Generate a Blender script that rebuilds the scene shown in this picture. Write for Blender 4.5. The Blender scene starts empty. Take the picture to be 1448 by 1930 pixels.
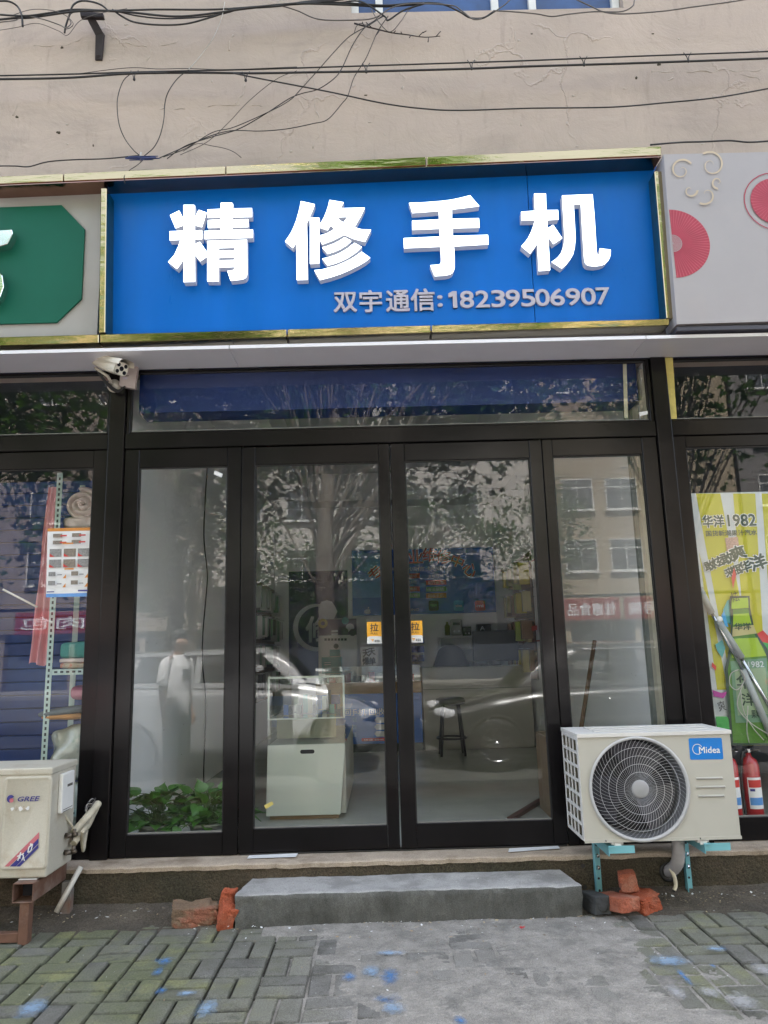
import bpy, bmesh, math, random
from math import sin, cos, pi, radians, sqrt, atan2
from mathutils import Vector, Matrix, noise, Euler
from mathutils.geometry import tessellate_polygon

S = bpy.context.scene
COL = S.collection

# ------------------------------------------------------------------ camera
CAM = Vector((0.0, -4.3, 1.28))
RT = Vector((0.99966031, -0.00258966, -0.02593362))
UP = Vector((0.02499487, -0.18663501, 0.98211131))
FW = Vector((0.00738345, 0.98242591, 0.18650689))
FPX = 1400.0                       # focal length in photo pixels (1448 x 1930)
cam_d = bpy.data.cameras.new('camera')
cam_d.sensor_fit = 'VERTICAL'
cam_d.sensor_height = 36.0
cam_d.lens = FPX / 1930.0 * 36.0
cam_d.clip_start = 0.05
cam_d.clip_end = 500.0
cam = bpy.data.objects.new('camera', cam_d)
COL.objects.link(cam)
M3 = Matrix((RT, UP, -FW)).transposed()
cam.matrix_world = Matrix.Translation(CAM) @ M3.to_4x4()
S.camera = cam

# ------------------------------------------------------------------ light
SUN_EL, SUN_AZ = 59.0, 8.0        # a hazy sun high behind the shop: the front is in shade, the road and its far side are lit
w = bpy.data.worlds.new("World"); S.world = w; w.use_nodes = True
nt = w.node_tree
sky = nt.nodes.new('ShaderNodeTexSky'); sky.sky_type = 'NISHITA'; sky.sun_disc = False
sky.sun_elevation = radians(SUN_EL); sky.sun_rotation = radians(SUN_AZ)
sky.air_density = 1.0; sky.dust_density = 4.0; sky.ozone_density = 1.0
bg = nt.nodes['Background']; bg.inputs['Strength'].default_value = 0.09
hs = nt.nodes.new('ShaderNodeHueSaturation'); hs.inputs['Saturation'].default_value = 0.55        # thin overcast: a pale, nearly grey sky
nt.links.new(sky.outputs[0], hs.inputs['Color']); nt.links.new(hs.outputs[0], bg.inputs[0])
sun_d = bpy.data.lights.new('sun', 'SUN'); sun_d.energy = 5.0; sun_d.angle = radians(1)
sun_d.color = (1.0, 0.965, 0.92)
sun = bpy.data.objects.new('sun', sun_d); COL.objects.link(sun)
_sd = Vector((sin(radians(SUN_AZ)) * cos(radians(SUN_EL)), cos(radians(SUN_AZ)) * cos(radians(SUN_EL)), sin(radians(SUN_EL))))
sun.rotation_euler = _sd.to_track_quat('Z', 'Y').to_euler()
sun.location = (0, 0, 30)
S.view_settings.view_transform = 'Standard'; S.view_settings.look = 'None'
S.view_settings.gamma = 1.0; S.view_settings.exposure = 3.42
S.view_settings.use_curve_mapping = False
S.render.engine = 'CYCLES'
cy = S.cycles
cy.max_bounces = 12; cy.transparent_max_bounces = 20; cy.diffuse_bounces = 8; cy.glossy_bounces = 4
cy.use_denoising = True; cy.sample_clamp_indirect = 8.0
cy.caustics_reflective = False; cy.caustics_refractive = False

# ------------------------------------------------------------------ helpers
def P(px, py, Y):
    """world point where the photo's pixel lies on the plane y = Y"""
    d = FW + RT * ((px - 724) / FPX) - UP * ((py - 965) / FPX)
    return CAM + d * ((Y - CAM.y) / d.y)
def G(px, py, z=0.0):
    d = FW + RT * ((px - 724) / FPX) - UP * ((py - 965) / FPX)
    return CAM + d * ((z - CAM.z) / d.z)
def PX(px, py, X):
    d = FW + RT * ((px - 724) / FPX) - UP * ((py - 965) / FPX)
    return CAM + d * ((X - CAM.x) / d.x)

MATS = {}
def _n(nt, typ, **kw):
    n = nt.nodes.new(typ)
    for k, v in kw.items(): setattr(n, k, v)
    return n
def pm(name, base, rough=0.5, metal=0.0, var=0.12, vscale=6.0, bump=0.0, bscale=60.0, dirt=None, dscale=4.0, dlo=0.5, dhi=0.7,
       damt=0.8, spec=0.5, coat=0.0, rvar=0.0, stretch=None, rand=0.0, bdist=0.004, trans=0.0, grit=0.0, gscale=220.0):
    """principled material: base colour with soft noise variation, a dirt colour in patches, fine bump"""
    if name in MATS: return MATS[name]
    m = bpy.data.materials.new(name); m.use_nodes = True
    t = m.node_tree; b = t.nodes['Principled BSDF']; L = t.links.new
    b.inputs['Roughness'].default_value = rough; b.inputs['Metallic'].default_value = metal
    b.inputs['Specular IOR Level'].default_value = spec
    if coat: b.inputs['Coat Weight'].default_value = coat; b.inputs['Coat Roughness'].default_value = 0.08
    tc = _n(t, 'ShaderNodeTexCoord'); vec = tc.outputs['Object']
    if stretch:
        mp = _n(t, 'ShaderNodeMapping'); mp.inputs['Scale'].default_value = stretch; L(vec, mp.inputs[0]); vec = mp.outputs[0]
    n1 = _n(t, 'ShaderNodeTexNoise'); n1.inputs['Scale'].default_value = vscale; n1.inputs['Detail'].default_value = 5; n1.inputs['Roughness'].default_value = 0.6
    L(vec, n1.inputs['Vector'])
    mr = _n(t, 'ShaderNodeMapRange'); mr.inputs['From Min'].default_value = 0.25; mr.inputs['From Max'].default_value = 0.75
    mr.inputs['To Min'].default_value = 1 - var; mr.inputs['To Max'].default_value = 1 + var
    L(n1.outputs['Fac'], mr.inputs['Value'])
    vm = _n(t, 'ShaderNodeVectorMath', operation='SCALE'); vm.inputs[0].default_value = base[:3]; L(mr.outputs[0], vm.inputs['Scale'])
    out = vm.outputs[0]
    if rand:
        oi = _n(t, 'ShaderNodeObjectInfo'); m2 = _n(t, 'ShaderNodeMapRange')
        m2.inputs['To Min'].default_value = 1 - rand; m2.inputs['To Max'].default_value = 1 + rand; L(oi.outputs['Random'], m2.inputs['Value'])
        v2 = _n(t, 'ShaderNodeVectorMath', operation='SCALE'); L(out, v2.inputs[0]); L(m2.outputs[0], v2.inputs['Scale']); out = v2.outputs[0]
    if dirt:
        n2 = _n(t, 'ShaderNodeTexNoise'); n2.inputs['Scale'].default_value = dscale; n2.inputs['Detail'].default_value = 8; n2.inputs['Roughness'].default_value = 0.65
        L(vec, n2.inputs['Vector'])
        m3 = _n(t, 'ShaderNodeMapRange'); m3.inputs['From Min'].default_value = dlo; m3.inputs['From Max'].default_value = dhi
        m3.inputs['To Max'].default_value = damt; L(n2.outputs['Fac'], m3.inputs['Value'])
        mx = _n(t, 'ShaderNodeMix', data_type='RGBA'); L(m3.outputs[0], mx.inputs['Factor']); L(out, mx.inputs['A']); mx.inputs['B'].default_value = (*dirt[:3], 1)
        out = mx.outputs['Result']
    if grit:
        n6 = _n(t, 'ShaderNodeTexNoise'); n6.inputs['Scale'].default_value = gscale; n6.inputs['Detail'].default_value = 3; n6.inputs['Roughness'].default_value = 0.7; L(tc.outputs['Object'], n6.inputs['Vector'])
        m7 = _n(t, 'ShaderNodeMapRange'); m7.inputs['From Min'].default_value = 0.3; m7.inputs['From Max'].default_value = 0.7; m7.inputs['To Min'].default_value = 1 - grit; m7.inputs['To Max'].default_value = 1 + grit; L(n6.outputs['Fac'], m7.inputs['Value'])
        v7 = _n(t, 'ShaderNodeVectorMath', operation='SCALE'); L(out, v7.inputs[0]); L(m7.outputs[0], v7.inputs['Scale']); out = v7.outputs[0]
    L(out, b.inputs['Base Color'])
    if rvar:
        m4 = _n(t, 'ShaderNodeMapRange'); m4.inputs['From Min'].default_value = 0.3; m4.inputs['From Max'].default_value = 0.7
        m4.inputs['To Min'].default_value = max(0.02, rough - rvar); m4.inputs['To Max'].default_value = min(1, rough + rvar)
        L(n1.outputs['Fac'], m4.inputs['Value']); L(m4.outputs[0], b.inputs['Roughness'])
    if bump:
        n3 = _n(t, 'ShaderNodeTexNoise'); n3.inputs['Scale'].default_value = bscale; n3.inputs['Detail'].default_value = 6; L(vec, n3.inputs['Vector'])
        bp = _n(t, 'ShaderNodeBump'); bp.inputs['Strength'].default_value = bump; bp.inputs['Distance'].default_value = bdist
        L(n3.outputs['Fac'], bp.inputs['Height']); L(bp.outputs[0], b.inputs['Normal'])
    if trans:
        b.inputs['Transmission Weight'].default_value = trans
    MATS[name] = m
    return m
def emat(name, col, strength):
    if name in MATS: return MATS[name]
    m = bpy.data.materials.new(name); m.use_nodes = True
    b = m.node_tree.nodes['Principled BSDF']
    b.inputs['Base Color'].default_value = (0.5, 0.5, 0.5, 1); b.inputs['Emission Color'].default_value = (*col, 1); b.inputs['Emission Strength'].default_value = strength
    MATS[name] = m; return m
def gmat(name, tint=(0.86, 0.9, 0.88), base=0.05, gain=1.6, dust=0.05, wob=0.0, dcol=(0.35, 0.37, 0.35)):
    """window glass: what lies behind shows through, the street is mirrored by Fresnel, a thin dusty film"""
    if name in MATS: return MATS[name]
    m = bpy.data.materials.new(name); m.use_nodes = True
    t = m.node_tree; L = t.links.new
    t.nodes.remove(t.nodes['Principled BSDF']); out = t.nodes['Material Output']
    tr = _n(t, 'ShaderNodeBsdfTransparent'); tr.inputs[0].default_value = (*tint, 1)
    gl = _n(t, 'ShaderNodeBsdfGlossy'); gl.inputs['Roughness'].default_value = 0.0; gl.inputs['Color'].default_value = (1, 1, 1, 1)
    ge = _n(t, 'ShaderNodeNewGeometry'); dp = _n(t, 'ShaderNodeVectorMath', operation='DOT_PRODUCT'); L(ge.outputs['Incoming'], dp.inputs[0]); L(ge.outputs['Normal'], dp.inputs[1])
    ab = _n(t, 'ShaderNodeMath', operation='ABSOLUTE'); L(dp.outputs['Value'], ab.inputs[0])
    om = _n(t, 'ShaderNodeMath', operation='SUBTRACT'); om.inputs[0].default_value = 1.0; L(ab.outputs[0], om.inputs[1]); om.use_clamp = True
    pw = _n(t, 'ShaderNodeMath', operation='POWER'); L(om.outputs[0], pw.inputs[0]); pw.inputs[1].default_value = 5.0
    ma = _n(t, 'ShaderNodeMath', operation='MULTIPLY_ADD'); L(pw.outputs[0], ma.inputs[0]); ma.inputs[1].default_value = 0.8; ma.inputs[2].default_value = base + 0.04 * gain     # Schlick, both faces of the pane
    ma.use_clamp = True
    tc = _n(t, 'ShaderNodeTexCoord')
    if wob:
        nz = _n(t, 'ShaderNodeTexNoise'); nz.inputs['Scale'].default_value = 1.6; nz.inputs['Detail'].default_value = 1; L(tc.outputs['Object'], nz.inputs['Vector'])
        bp = _n(t, 'ShaderNodeBump'); bp.inputs['Strength'].default_value = 1.0; bp.inputs['Distance'].default_value = wob
        L(nz.outputs['Fac'], bp.inputs['Height']); L(bp.outputs[0], gl.inputs['Normal'])
    m1 = _n(t, 'ShaderNodeMixShader'); L(ma.outputs[0], m1.inputs[0]); L(tr.outputs[0], m1.inputs[1]); L(gl.outputs[0], m1.inputs[2])
    df = _n(t, 'ShaderNodeBsdfDiffuse'); df.inputs['Color'].default_value = (*dcol, 1)
    n2 = _n(t, 'ShaderNodeTexNoise'); n2.inputs['Scale'].default_value = 5; n2.inputs['Detail'].default_value = 10; n2.inputs['Roughness'].default_value = 0.75; L(tc.outputs['Object'], n2.inputs['Vector'])
    mr = _n(t, 'ShaderNodeMapRange'); mr.inputs['From Min'].default_value = 0.3; mr.inputs['From Max'].default_value = 0.8; mr.inputs['To Min'].default_value = dust * 0.4; mr.inputs['To Max'].default_value = dust * 1.8
    L(n2.outputs['Fac'], mr.inputs['Value'])
    # dried specks
    vo = _n(t, 'ShaderNodeTexVoronoi'); vo.inputs['Scale'].default_value = 26; L(tc.outputs['Object'], vo.inputs['Vector'])
    lt = _n(t, 'ShaderNodeMath', operation='LESS_THAN'); L(vo.outputs['Distance'], lt.inputs[0]); lt.inputs[1].default_value = 0.045
    n5 = _n(t, 'ShaderNodeTexNoise'); n5.inputs['Scale'].default_value = 3.1; L(tc.outputs['Object'], n5.inputs['Vector'])
    g5 = _n(t, 'ShaderNodeMath', operation='GREATER_THAN'); L(n5.outputs['Fac'], g5.inputs[0]); g5.inputs[1].default_value = 0.56
    m5 = _n(t, 'ShaderNodeMath', operation='MULTIPLY'); L(lt.outputs[0], m5.inputs[0]); L(g5.outputs[0], m5.inputs[1])
    m6 = _n(t, 'ShaderNodeMath', operation='MULTIPLY_ADD'); L(m5.outputs[0], m6.inputs[0]); m6.inputs[1].default_value = 0.5 if dust else 0.0; L(mr.outputs[0], m6.inputs[2])
    m2 = _n(t, 'ShaderNodeMixShader'); L(m6.outputs[0], m2.inputs[0]); L(m1.outputs[0], m2.inputs[1]); L(df.outputs[0], m2.inputs[2])
    L(m2.outputs[0], out.inputs[0])
    MATS[name] = m; return m

class MB:
    """collects shapes into one mesh"""
    def __init__(s): s.v = []; s.f = []; s.m = []; s.s = []; s.mats = []
    def mi(s, m):
        if m not in s.mats: s.mats.append(m)
        return s.mats.index(m)
    def add(s, vs, fs, m, smooth=False):
        o = len(s.v); k = s.mi(m)
        s.v += [tuple(v) for v in vs]
        for f in fs: s.f.append([i + o for i in f]); s.m.append(k); s.s.append(smooth)
        return s
    def box(s, x0, x1, y0, y1, z0, z1, m, M=None):
        vs = [Vector((x, y, z)) for x in (x0, x1) for y in (y0, y1) for z in (z0, z1)]
        if M: vs = [M @ v for v in vs]
        return s.add(vs, [(0, 1, 3, 2), (4, 6, 7, 5), (0, 4, 5, 1), (2, 3, 7, 6), (0, 2, 6, 4), (1, 5, 7, 3)], m)
    def hexa(s, front, back, m):
        """front: 4 points (tl, tr, br, bl) seen from the street, back the same"""
        return s.add(list(front) + list(back), [(0, 3, 2, 1), (4, 5, 6, 7), (0, 1, 5, 4), (1, 2, 6, 5), (2, 3, 7, 6), (3, 0, 4, 7)], m)
    def quad(s, a, b, c, d, m): return s.add([a, b, c, d], [(0, 1, 2, 3)], m)
    def tube(s, pts, r, m, n=6, cap=True, smooth=True):
        pts = [Vector(p) for p in pts]; N = len(pts)
        rs = r if isinstance(r, (list, tuple)) else [r] * N
        vs = []; fs = []
        t0 = (pts[1] - pts[0]).normalized(); u = t0.orthogonal().normalized()
        for i, p in enumerate(pts):
            t = (pts[min(i + 1, N - 1)] - pts[max(i - 1, 0)])
            t = t.normalized() if t.length > 1e-9 else t0
            u = (u - t * u.dot(t)); u = u.normalized() if u.length > 1e-6 else t.orthogonal().normalized()
            w_ = t.cross(u)
            for k in range(n):
                a = 2 * pi * k / n; vs.append(p + (u * cos(a) + w_ * sin(a)) * rs[i])
        for i in range(N - 1):
            for k in range(n):
                k2 = (k + 1) % n; fs.append((i * n + k, i * n + k2, (i + 1) * n + k2, (i + 1) * n + k))
        s.add(vs, fs, m, smooth)
        if cap:
            s.add([], [], m); o = len(s.v) - len(vs); kk = s.mi(m)
            s.f.append([o + k for k in range(n)][::-1]); s.m.append(kk); s.s.append(False)
            s.f.append([o + (N - 1) * n + k for k in range(n)]); s.m.append(kk); s.s.append(False)
        return s
    def lathe(s, prof, m, n=24, M=None, smooth=True, a0=0.0, a1=2 * pi):
        """prof: (radius, height) pairs about the z axis"""
        full = abs(a1 - a0 - 2 * pi) < 1e-6; K = n if full else n + 1
        vs = []; fs = []
        for r, z in prof:
            for k in range(K):
                a = a0 + (a1 - a0) * k / n; v = Vector((r * cos(a), r * sin(a), z)); vs.append(M @ v if M else v)
        for i in range(len(prof) - 1):
            for k in range(n):
                k2 = (k + 1) % K; fs.append((i * K + k, i * K + k2, (i + 1) * K + k2, (i + 1) * K + k))
        return s.add(vs, fs, m, smooth)
    def disc(s, c, r, m, nrm=(0, -1, 0), n=24):
        c = Vector(c); nrm = Vector(nrm).normalized(); u = nrm.orthogonal().normalized(); w_ = nrm.cross(u)
        return s.add([c + (u * cos(2 * pi * k / n) + w_ * sin(2 * pi * k / n)) * r for k in range(n)], [list(range(n))], m)
    def grid(s, fn, nu, nv, m, smooth=True, closeu=False):
        vs = [fn(i / nu, j / nv) for j in range(nv + 1) for i in range(nu if closeu else nu + 1)]
        K = nu if closeu else nu + 1; fs = []
        for j in range(nv):
            for i in range(nu):
                i2 = (i + 1) % K; fs.append((j * K + i, j * K + i2, (j + 1) * K + i2, (j + 1) * K + i))
        return s.add(vs, fs, m, smooth)
    def ellipsoid(s, c, r, m, nu=16, nv=10, M=None, e=1.0, disp=0.0, dsc=5.0, seed=0):
        c = Vector(c)
        def sg(x, p): return math.copysign(abs(x) ** p, x)
        def fn(u, v):
            a = 2 * pi * u; b = -pi / 2 + pi * v
            p = Vector((r[0] * sg(cos(a), e) * sg(cos(b), e), r[1] * sg(sin(a), e) * sg(cos(b), e), r[2] * sg(sin(b), e)))
            if disp: p *= 1 + disp * noise.noise(p * dsc + Vector((seed, seed * 2, 0)))
            if M: p = M @ p
            return c + p
        return s.grid(fn, nu, nv, m, True, True)
    def build(s, name, parent=None, bevel=0.0, seg=1, M=None, fixn=True):
        me = bpy.data.meshes.new(name)
        me.from_pydata(s.v, [], s.f)
        for m in s.mats: me.materials.append(m)
        me.polygons.foreach_set('material_index', s.m); me.polygons.foreach_set('use_smooth', s.s); me.update()
        if bevel or fixn:
            b = bmesh.new(); b.from_mesh(me)
            if fixn: bmesh.ops.recalc_face_normals(b, faces=b.faces)
            if bevel:
                es = [e for e in b.edges if len(e.link_faces) == 2 and e.calc_face_angle(0) > 0.5 and not (e.link_faces[0].smooth and e.link_faces[1].smooth)]
                if es: bmesh.ops.bevel(b, geom=es, offset=bevel, segments=seg, affect='EDGES', profile=0.6, clamp_overlap=True)
            b.to_mesh(me); b.free()
        return link(name, me, parent, M)
def link(name, me, parent=None, M=None):
    o = bpy.data.objects.new(name, me); COL.objects.link(o)
    if parent is not None:
        o.parent = parent
        if parent.get('_off'): o.matrix_parent_inverse = Matrix.Translation(-Vector(parent['_off']))
    if M is not None: o.matrix_basis = M
    return o
def tag(o, label=None, cat=None, group=None, kind=None):
    if label: o['label'] = label
    if cat: o['category'] = cat
    if group: o['group'] = group
    if kind: o['kind'] = kind
    return o
def thing(name, label, cat, loc=(0, 0, 0), group=None):
    """an Empty at the base of the thing; its parts are given in world coordinates"""
    o = bpy.data.objects.new(name, None); COL.objects.link(o); o.location = loc; o.empty_display_size = 0.1
    if Vector(loc).length > 0: o['_off'] = list(loc)
    return tag(o, label, cat, group)

def poly_mesh(outlines, half=0.0, offset=0.0):
    """filled 2D outlines (holes by even-odd), optionally extruded: vertices, faces"""
    c = bpy.data.curves.new('poly', 'CURVE'); c.dimensions = '2D'; c.fill_mode = 'BOTH'; c.extrude = half; c.offset = offset
    for ol in outlines:
        sp = c.splines.new('POLY'); sp.points.add(len(ol) - 1); sp.use_cyclic_u = True
        for i, p in enumerate(ol): sp.points[i].co = (p[0], p[1], 0, 1)
    o = bpy.data.objects.new('poly', c); COL.objects.link(o)
    me = bpy.data.meshes.new_from_object(o.evaluated_get(bpy.context.evaluated_depsgraph_get()))
    vs = [v.co.copy() for v in me.vertices]; fs = [list(p.vertices) for p in me.polygons]; ns = [p.normal.copy() for p in me.polygons]
    bpy.data.objects.remove(o); bpy.data.curves.remove(c); bpy.data.meshes.remove(me)
    return vs, fs, ns
def solid(outline, holes, half):
    """2D outline with holes as a solid of thickness 2*half: vertices, front faces, the other faces"""
    loops = [outline] + holes; flat = [p for l in loops for p in l]; n = len(flat)
    tri = [list(t) for t in tessellate_polygon([[Vector((p[0], p[1], 0)) for p in l] for l in loops])]
    fr = []
    for t in tri:
        a, b, c = (flat[i] for i in t)
        if (b[0] - a[0]) * (c[1] - a[1]) - (b[1] - a[1]) * (c[0] - a[0]) < 0: t = t[::-1]
        fr.append(t)
    rest = [[i + n for i in t[::-1]] for t in fr]; o = 0
    for l in loops:
        k = len(l); rest += [[o + i, o + (i + 1) % k, o + (i + 1) % k + n, o + i + n] for i in range(k)]; o += k
    return [Vector((p[0], p[1], half)) for p in flat] + [Vector((p[0], p[1], -half)) for p in flat], fr, rest
_tc = {}
def text_mesh(t, bold=0.0, half=0.0, res=3, shear=0.0):
    k = (t, bold, half, res, shear)
    if k in _tc: return _tc[k]
    c = bpy.data.curves.new('txt', 'FONT'); c.body = t; c.size = 1.0; c.offset = bold; c.extrude = half; c.resolution_u = res; c.shear = shear
    o = bpy.data.objects.new('txt', c); COL.objects.link(o)
    me = bpy.data.meshes.new_from_object(o.evaluated_get(bpy.context.evaluated_depsgraph_get()))
    vs = [v.co.copy() for v in me.vertices]; fs = [list(p.vertices) for p in me.polygons]; ns = [p.normal.copy() for p in me.polygons]
    bpy.data.objects.remove(o); bpy.data.curves.remove(c); bpy.data.meshes.remove(me)
    _tc[k] = (vs, fs, ns); return _tc[k]
class Sheet:
    """flat print on a plane: origin at bottom-left, u right, v up (metres); each layer sits 0.5 mm proud of the last"""
    def __init__(s, org, u, v, lift=0.0006):
        s.o = Vector(org); s.u = Vector(u).normalized(); s.v = Vector(v).normalized(); s.n = s.u.cross(s.v).normalized(); s.k = 1; s.lift = lift; s.mb = MB()
    def at(s, x, y, k=0.0): return s.o + s.u * x + s.v * y + s.n * (k * s.lift)
    def rect(s, x, y, w_, h, m, k=None):
        k = s._k(k); s.mb.quad(s.at(x, y, k), s.at(x + w_, y, k), s.at(x + w_, y + h, k), s.at(x, y + h, k), m); return s
    def _k(s, k):
        if k is None: k = s.k; s.k += 1
        return k
    def poly(s, pts, m, k=None):
        k = s._k(k); s.mb.add([s.at(x, y, k) for x, y in pts], [list(range(len(pts)))], m); return s
    def disc(s, x, y, r, m, k=None, n=24, ry=None):
        return s.poly([(x + r * cos(2 * pi * i / n), y + (ry or r) * sin(2 * pi * i / n)) for i in range(n)], m, k)
    def ring(s, x, y, r0, r1, m, k=None, n=28, a0=0.0, a1=2 * pi):
        k = s._k(k); vs = []; fs = []
        for i in range(n + 1):
            a = a0 + (a1 - a0) * i / n
            vs += [s.at(x + r0 * cos(a), y + r0 * sin(a), k), s.at(x + r1 * cos(a), y + r1 * sin(a), k)]
        for i in range(n): fs.append((2 * i, 2 * i + 1, 2 * i + 3, 2 * i + 2))
        s.mb.add(vs, fs, m); return s
    def text(s, t, x, y, w_, h, m, bold=0.02, rot=0.0, k=None, shear=0.0):
        """text stretched into the box x, y, w_, h"""
        k = s._k(k); vs, fs, _ = text_mesh(t, 0, 0, 2, shear)
        if not vs: return s
        x0 = min(v.x for v in vs); x1 = max(v.x for v in vs); y0 = min(v.y for v in vs); y1 = max(v.y for v in vs)
        if w_ is None: w_ = h * (x1 - x0) / (y1 - y0)
        q = []
        for v in vs:
            a = (v.x - x0) / (x1 - x0) * w_; b = (v.y - y0) / (y1 - y0) * h
            if rot:
                a -= w_ / 2; b -= h / 2; a, b = a * cos(rot) - b * sin(rot) + w_ / 2, a * sin(rot) + b * cos(rot) + h / 2
            q.append((x + a, y + b))
        d = bold * h * .55                       # bold: shifted copies, each a hair above the last
        for i, (dx, dy) in enumerate(((0, 0), (d, d), (-d, d), (d, -d), (-d, -d)) if bold > .012 else ((0, 0),)):
            s.mb.add([s.at(a + dx, b + dy, k + i * .12) for a, b in q], fs, m)
        return s
    def build(s, name, parent=None): return s.mb.build(name, parent, fixn=False)
def catmull(pts, per=8):
    pts = [Vector(p) for p in pts]; out = []
    q = [pts[0] * 2 - pts[1]] + pts + [pts[-1] * 2 - pts[-2]]
    for i in range(1, len(q) - 2):
        for k in range(per):
            t = k / per; a, b, c, d = q[i - 1], q[i], q[i + 1], q[i + 2]
            out.append(0.5 * ((2 * b) + (c - a) * t + (2 * a - 5 * b + 4 * c - d) * t * t + (3 * b - a - 3 * c + d) * t ** 3))
    out.append(pts[-1]); return out
def R(x): return radians(x)
# ================================================================== materials
BLACK = pm('dark_aluminium', (0.009, 0.008, 0.0085), rough=0.15, var=0.2, vscale=2.5, rvar=0.05, bump=0.05, bscale=4, bdist=0.012, spec=0.17)
BLACK2 = pm('black_rubber', (0.012, 0.012, 0.013), rough=0.6)
def plaster_mat():
    m = bpy.data.materials.new('plaster'); m.use_nodes = True; t = m.node_tree; L = t.links.new; b = t.nodes['Principled BSDF']
    b.inputs['Roughness'].default_value = 0.85; b.inputs['Specular IOR Level'].default_value = 0.25
    tc = _n(t, 'ShaderNodeTexCoord'); v = tc.outputs['Object']
    def nz(sc, det=6, ro=0.6, dist=0.0, st=None):
        n = _n(t, 'ShaderNodeTexNoise'); n.inputs['Scale'].default_value = sc; n.inputs['Detail'].default_value = det; n.inputs['Roughness'].default_value = ro; n.inputs['Distortion'].default_value = dist
        if st:
            mp = _n(t, 'ShaderNodeMapping'); mp.inputs['Scale'].default_value = st; L(v, mp.inputs[0]); L(mp.outputs[0], n.inputs['Vector'])
        else: L(v, n.inputs['Vector'])
        return n.outputs['Fac']
    def rng(x, a, b_, c, d):
        r = _n(t, 'ShaderNodeMapRange'); r.inputs['From Min'].default_value = a; r.inputs['From Max'].default_value = b_; r.inputs['To Min'].default_value = c; r.inputs['To Max'].default_value = d; L(x, r.inputs['Value']); return r.outputs[0]
    def mix(f, a, bcol):
        x = _n(t, 'ShaderNodeMix', data_type='RGBA'); L(f, x.inputs['Factor'])
        if isinstance(a, tuple): x.inputs['A'].default_value = (*a, 1)
        else: L(a, x.inputs['A'])
        if isinstance(bcol, tuple): x.inputs['B'].default_value = (*bcol, 1)
        else: L(bcol, x.inputs['B'])
        return x.outputs['Result']
    c = mix(rng(nz(0.7, 4, 0.55, 0.5), 0.35, 0.68, 0, 1), (0.395, 0.328, 0.282), (0.485, 0.398, 0.336))
    c = mix(rng(nz(1.4, 7, 0.65, 0.4, (0.5, 1, 1.8)), 0.52, 0.75, 0, 0.6), c, (0.28, 0.24, 0.21))
    c = mix(rng(nz(2.6, 8, 0.7, 1.2), 0.63, 0.70, 0, 0.5), c, (0.43, 0.37, 0.32))
    c = mix(rng(nz(9, 6, 0.7, 0.3, (1.0, 1, 0.25)), 0.56, 0.78, 0, 0.45), c, (0.20, 0.165, 0.135))
    c = mix(rng(nz(0.9, 9, 0.75, 0.8, (0.6, 1, 1.5)), 0.55, 0.72, 0, 0.55), c, (0.265, 0.23, 0.205))
    c = mix(rng(nz(60, 6, 0.8), 0.64, 0.72, 0, 0.35), c, (0.24, 0.205, 0.175))
    L(c, b.inputs['Base Color'])
    # hairline cracks in the plaster and blistered paint
    vo = _n(t, 'ShaderNodeTexVoronoi'); vo.feature = 'DISTANCE_TO_EDGE'; vo.inputs['Scale'].default_value = 1.1
    nv = _n(t, 'ShaderNodeTexNoise'); nv.inputs['Scale'].default_value = 3.5; nv.inputs['Detail'].default_value = 6; L(v, nv.inputs['Vector'])
    ad = _n(t, 'ShaderNodeVectorMath', operation='SCALE'); ad.inputs['Scale'].default_value = 0.45; L(nv.outputs['Color'], ad.inputs[0])
    a2 = _n(t, 'ShaderNodeVectorMath', operation='ADD'); L(v, a2.inputs[0]); L(ad.outputs[0], a2.inputs[1]); L(a2.outputs[0], vo.inputs['Vector'])
    ridge = rng(vo.outputs['Distance'], 0.0, 0.012, 1.0, 0.0)
    mk = rng(nz(1.1, 3), 0.50, 0.60, 0.0, 1.0)
    mu = _n(t, 'ShaderNodeMath', operation='MULTIPLY'); L(ridge, mu.inputs[0]); L(mk, mu.inputs[1])
    h1 = _n(t, 'ShaderNodeMath', operation='MULTIPLY_ADD'); L(mu.outputs[0], h1.inputs[0]); h1.inputs[1].default_value = 0.5
    L(nz(2.2, 9, 0.62, 0.7), h1.inputs[2])
    h2 = _n(t, 'ShaderNodeMath', operation='MULTIPLY_ADD'); L(nz(45, 5, 0.7), h2.inputs[0]); h2.inputs[1].default_value = 0.10; L(h1.outputs[0], h2.inputs[2])
    bp = _n(t, 'ShaderNodeBump'); bp.inputs['Strength'].default_value = 0.55; bp.inputs['Distance'].default_value = 0.03; L(h2.outputs[0], bp.inputs['Height']); L(bp.outputs[0], b.inputs['Normal'])
    return m
PLASTER = plaster_mat()
RIDGE = pm('raised_plaster', (0.42, 0.36, 0.31), rough=0.9, var=0.15, vscale=20, bump=0.5, bscale=90, bdist=0.006)
PLINTH = pm('rough_cement', (0.085, 0.068, 0.048), rough=0.95, var=0.3, vscale=5, bump=1.0, bscale=70, bdist=0.012, dirt=(0.045, 0.043, 0.030), dscale=2.2, dlo=0.42, dhi=0.62, damt=0.85, spec=0.2, grit=.55, gscale=130)
LEDGE = pm('ledge_mortar', (0.40, 0.33, 0.26), rough=0.9, var=0.18, vscale=9, bump=0.5, bscale=50, dirt=(0.15, 0.11, 0.07), dscale=5, dlo=0.5, dhi=0.7, damt=0.7, grit=.35)
SOFFIT = pm('soffit_panel', (0.82, 0.82, 0.88), rough=0.35, var=0.05, vscale=2)
INWALL = pm('interior_white_wall', (0.87, 0.88, 0.89), rough=0.8, var=0.04, vscale=1.5)
INCEIL = pm('interior_ceiling', (0.75, 0.77, 0.80), rough=0.85, var=0.05, vscale=2)
INFLOOR = pm('interior_floor_tile', (0.45, 0.455, 0.42), rough=0.25, var=0.1, vscale=3)
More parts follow.
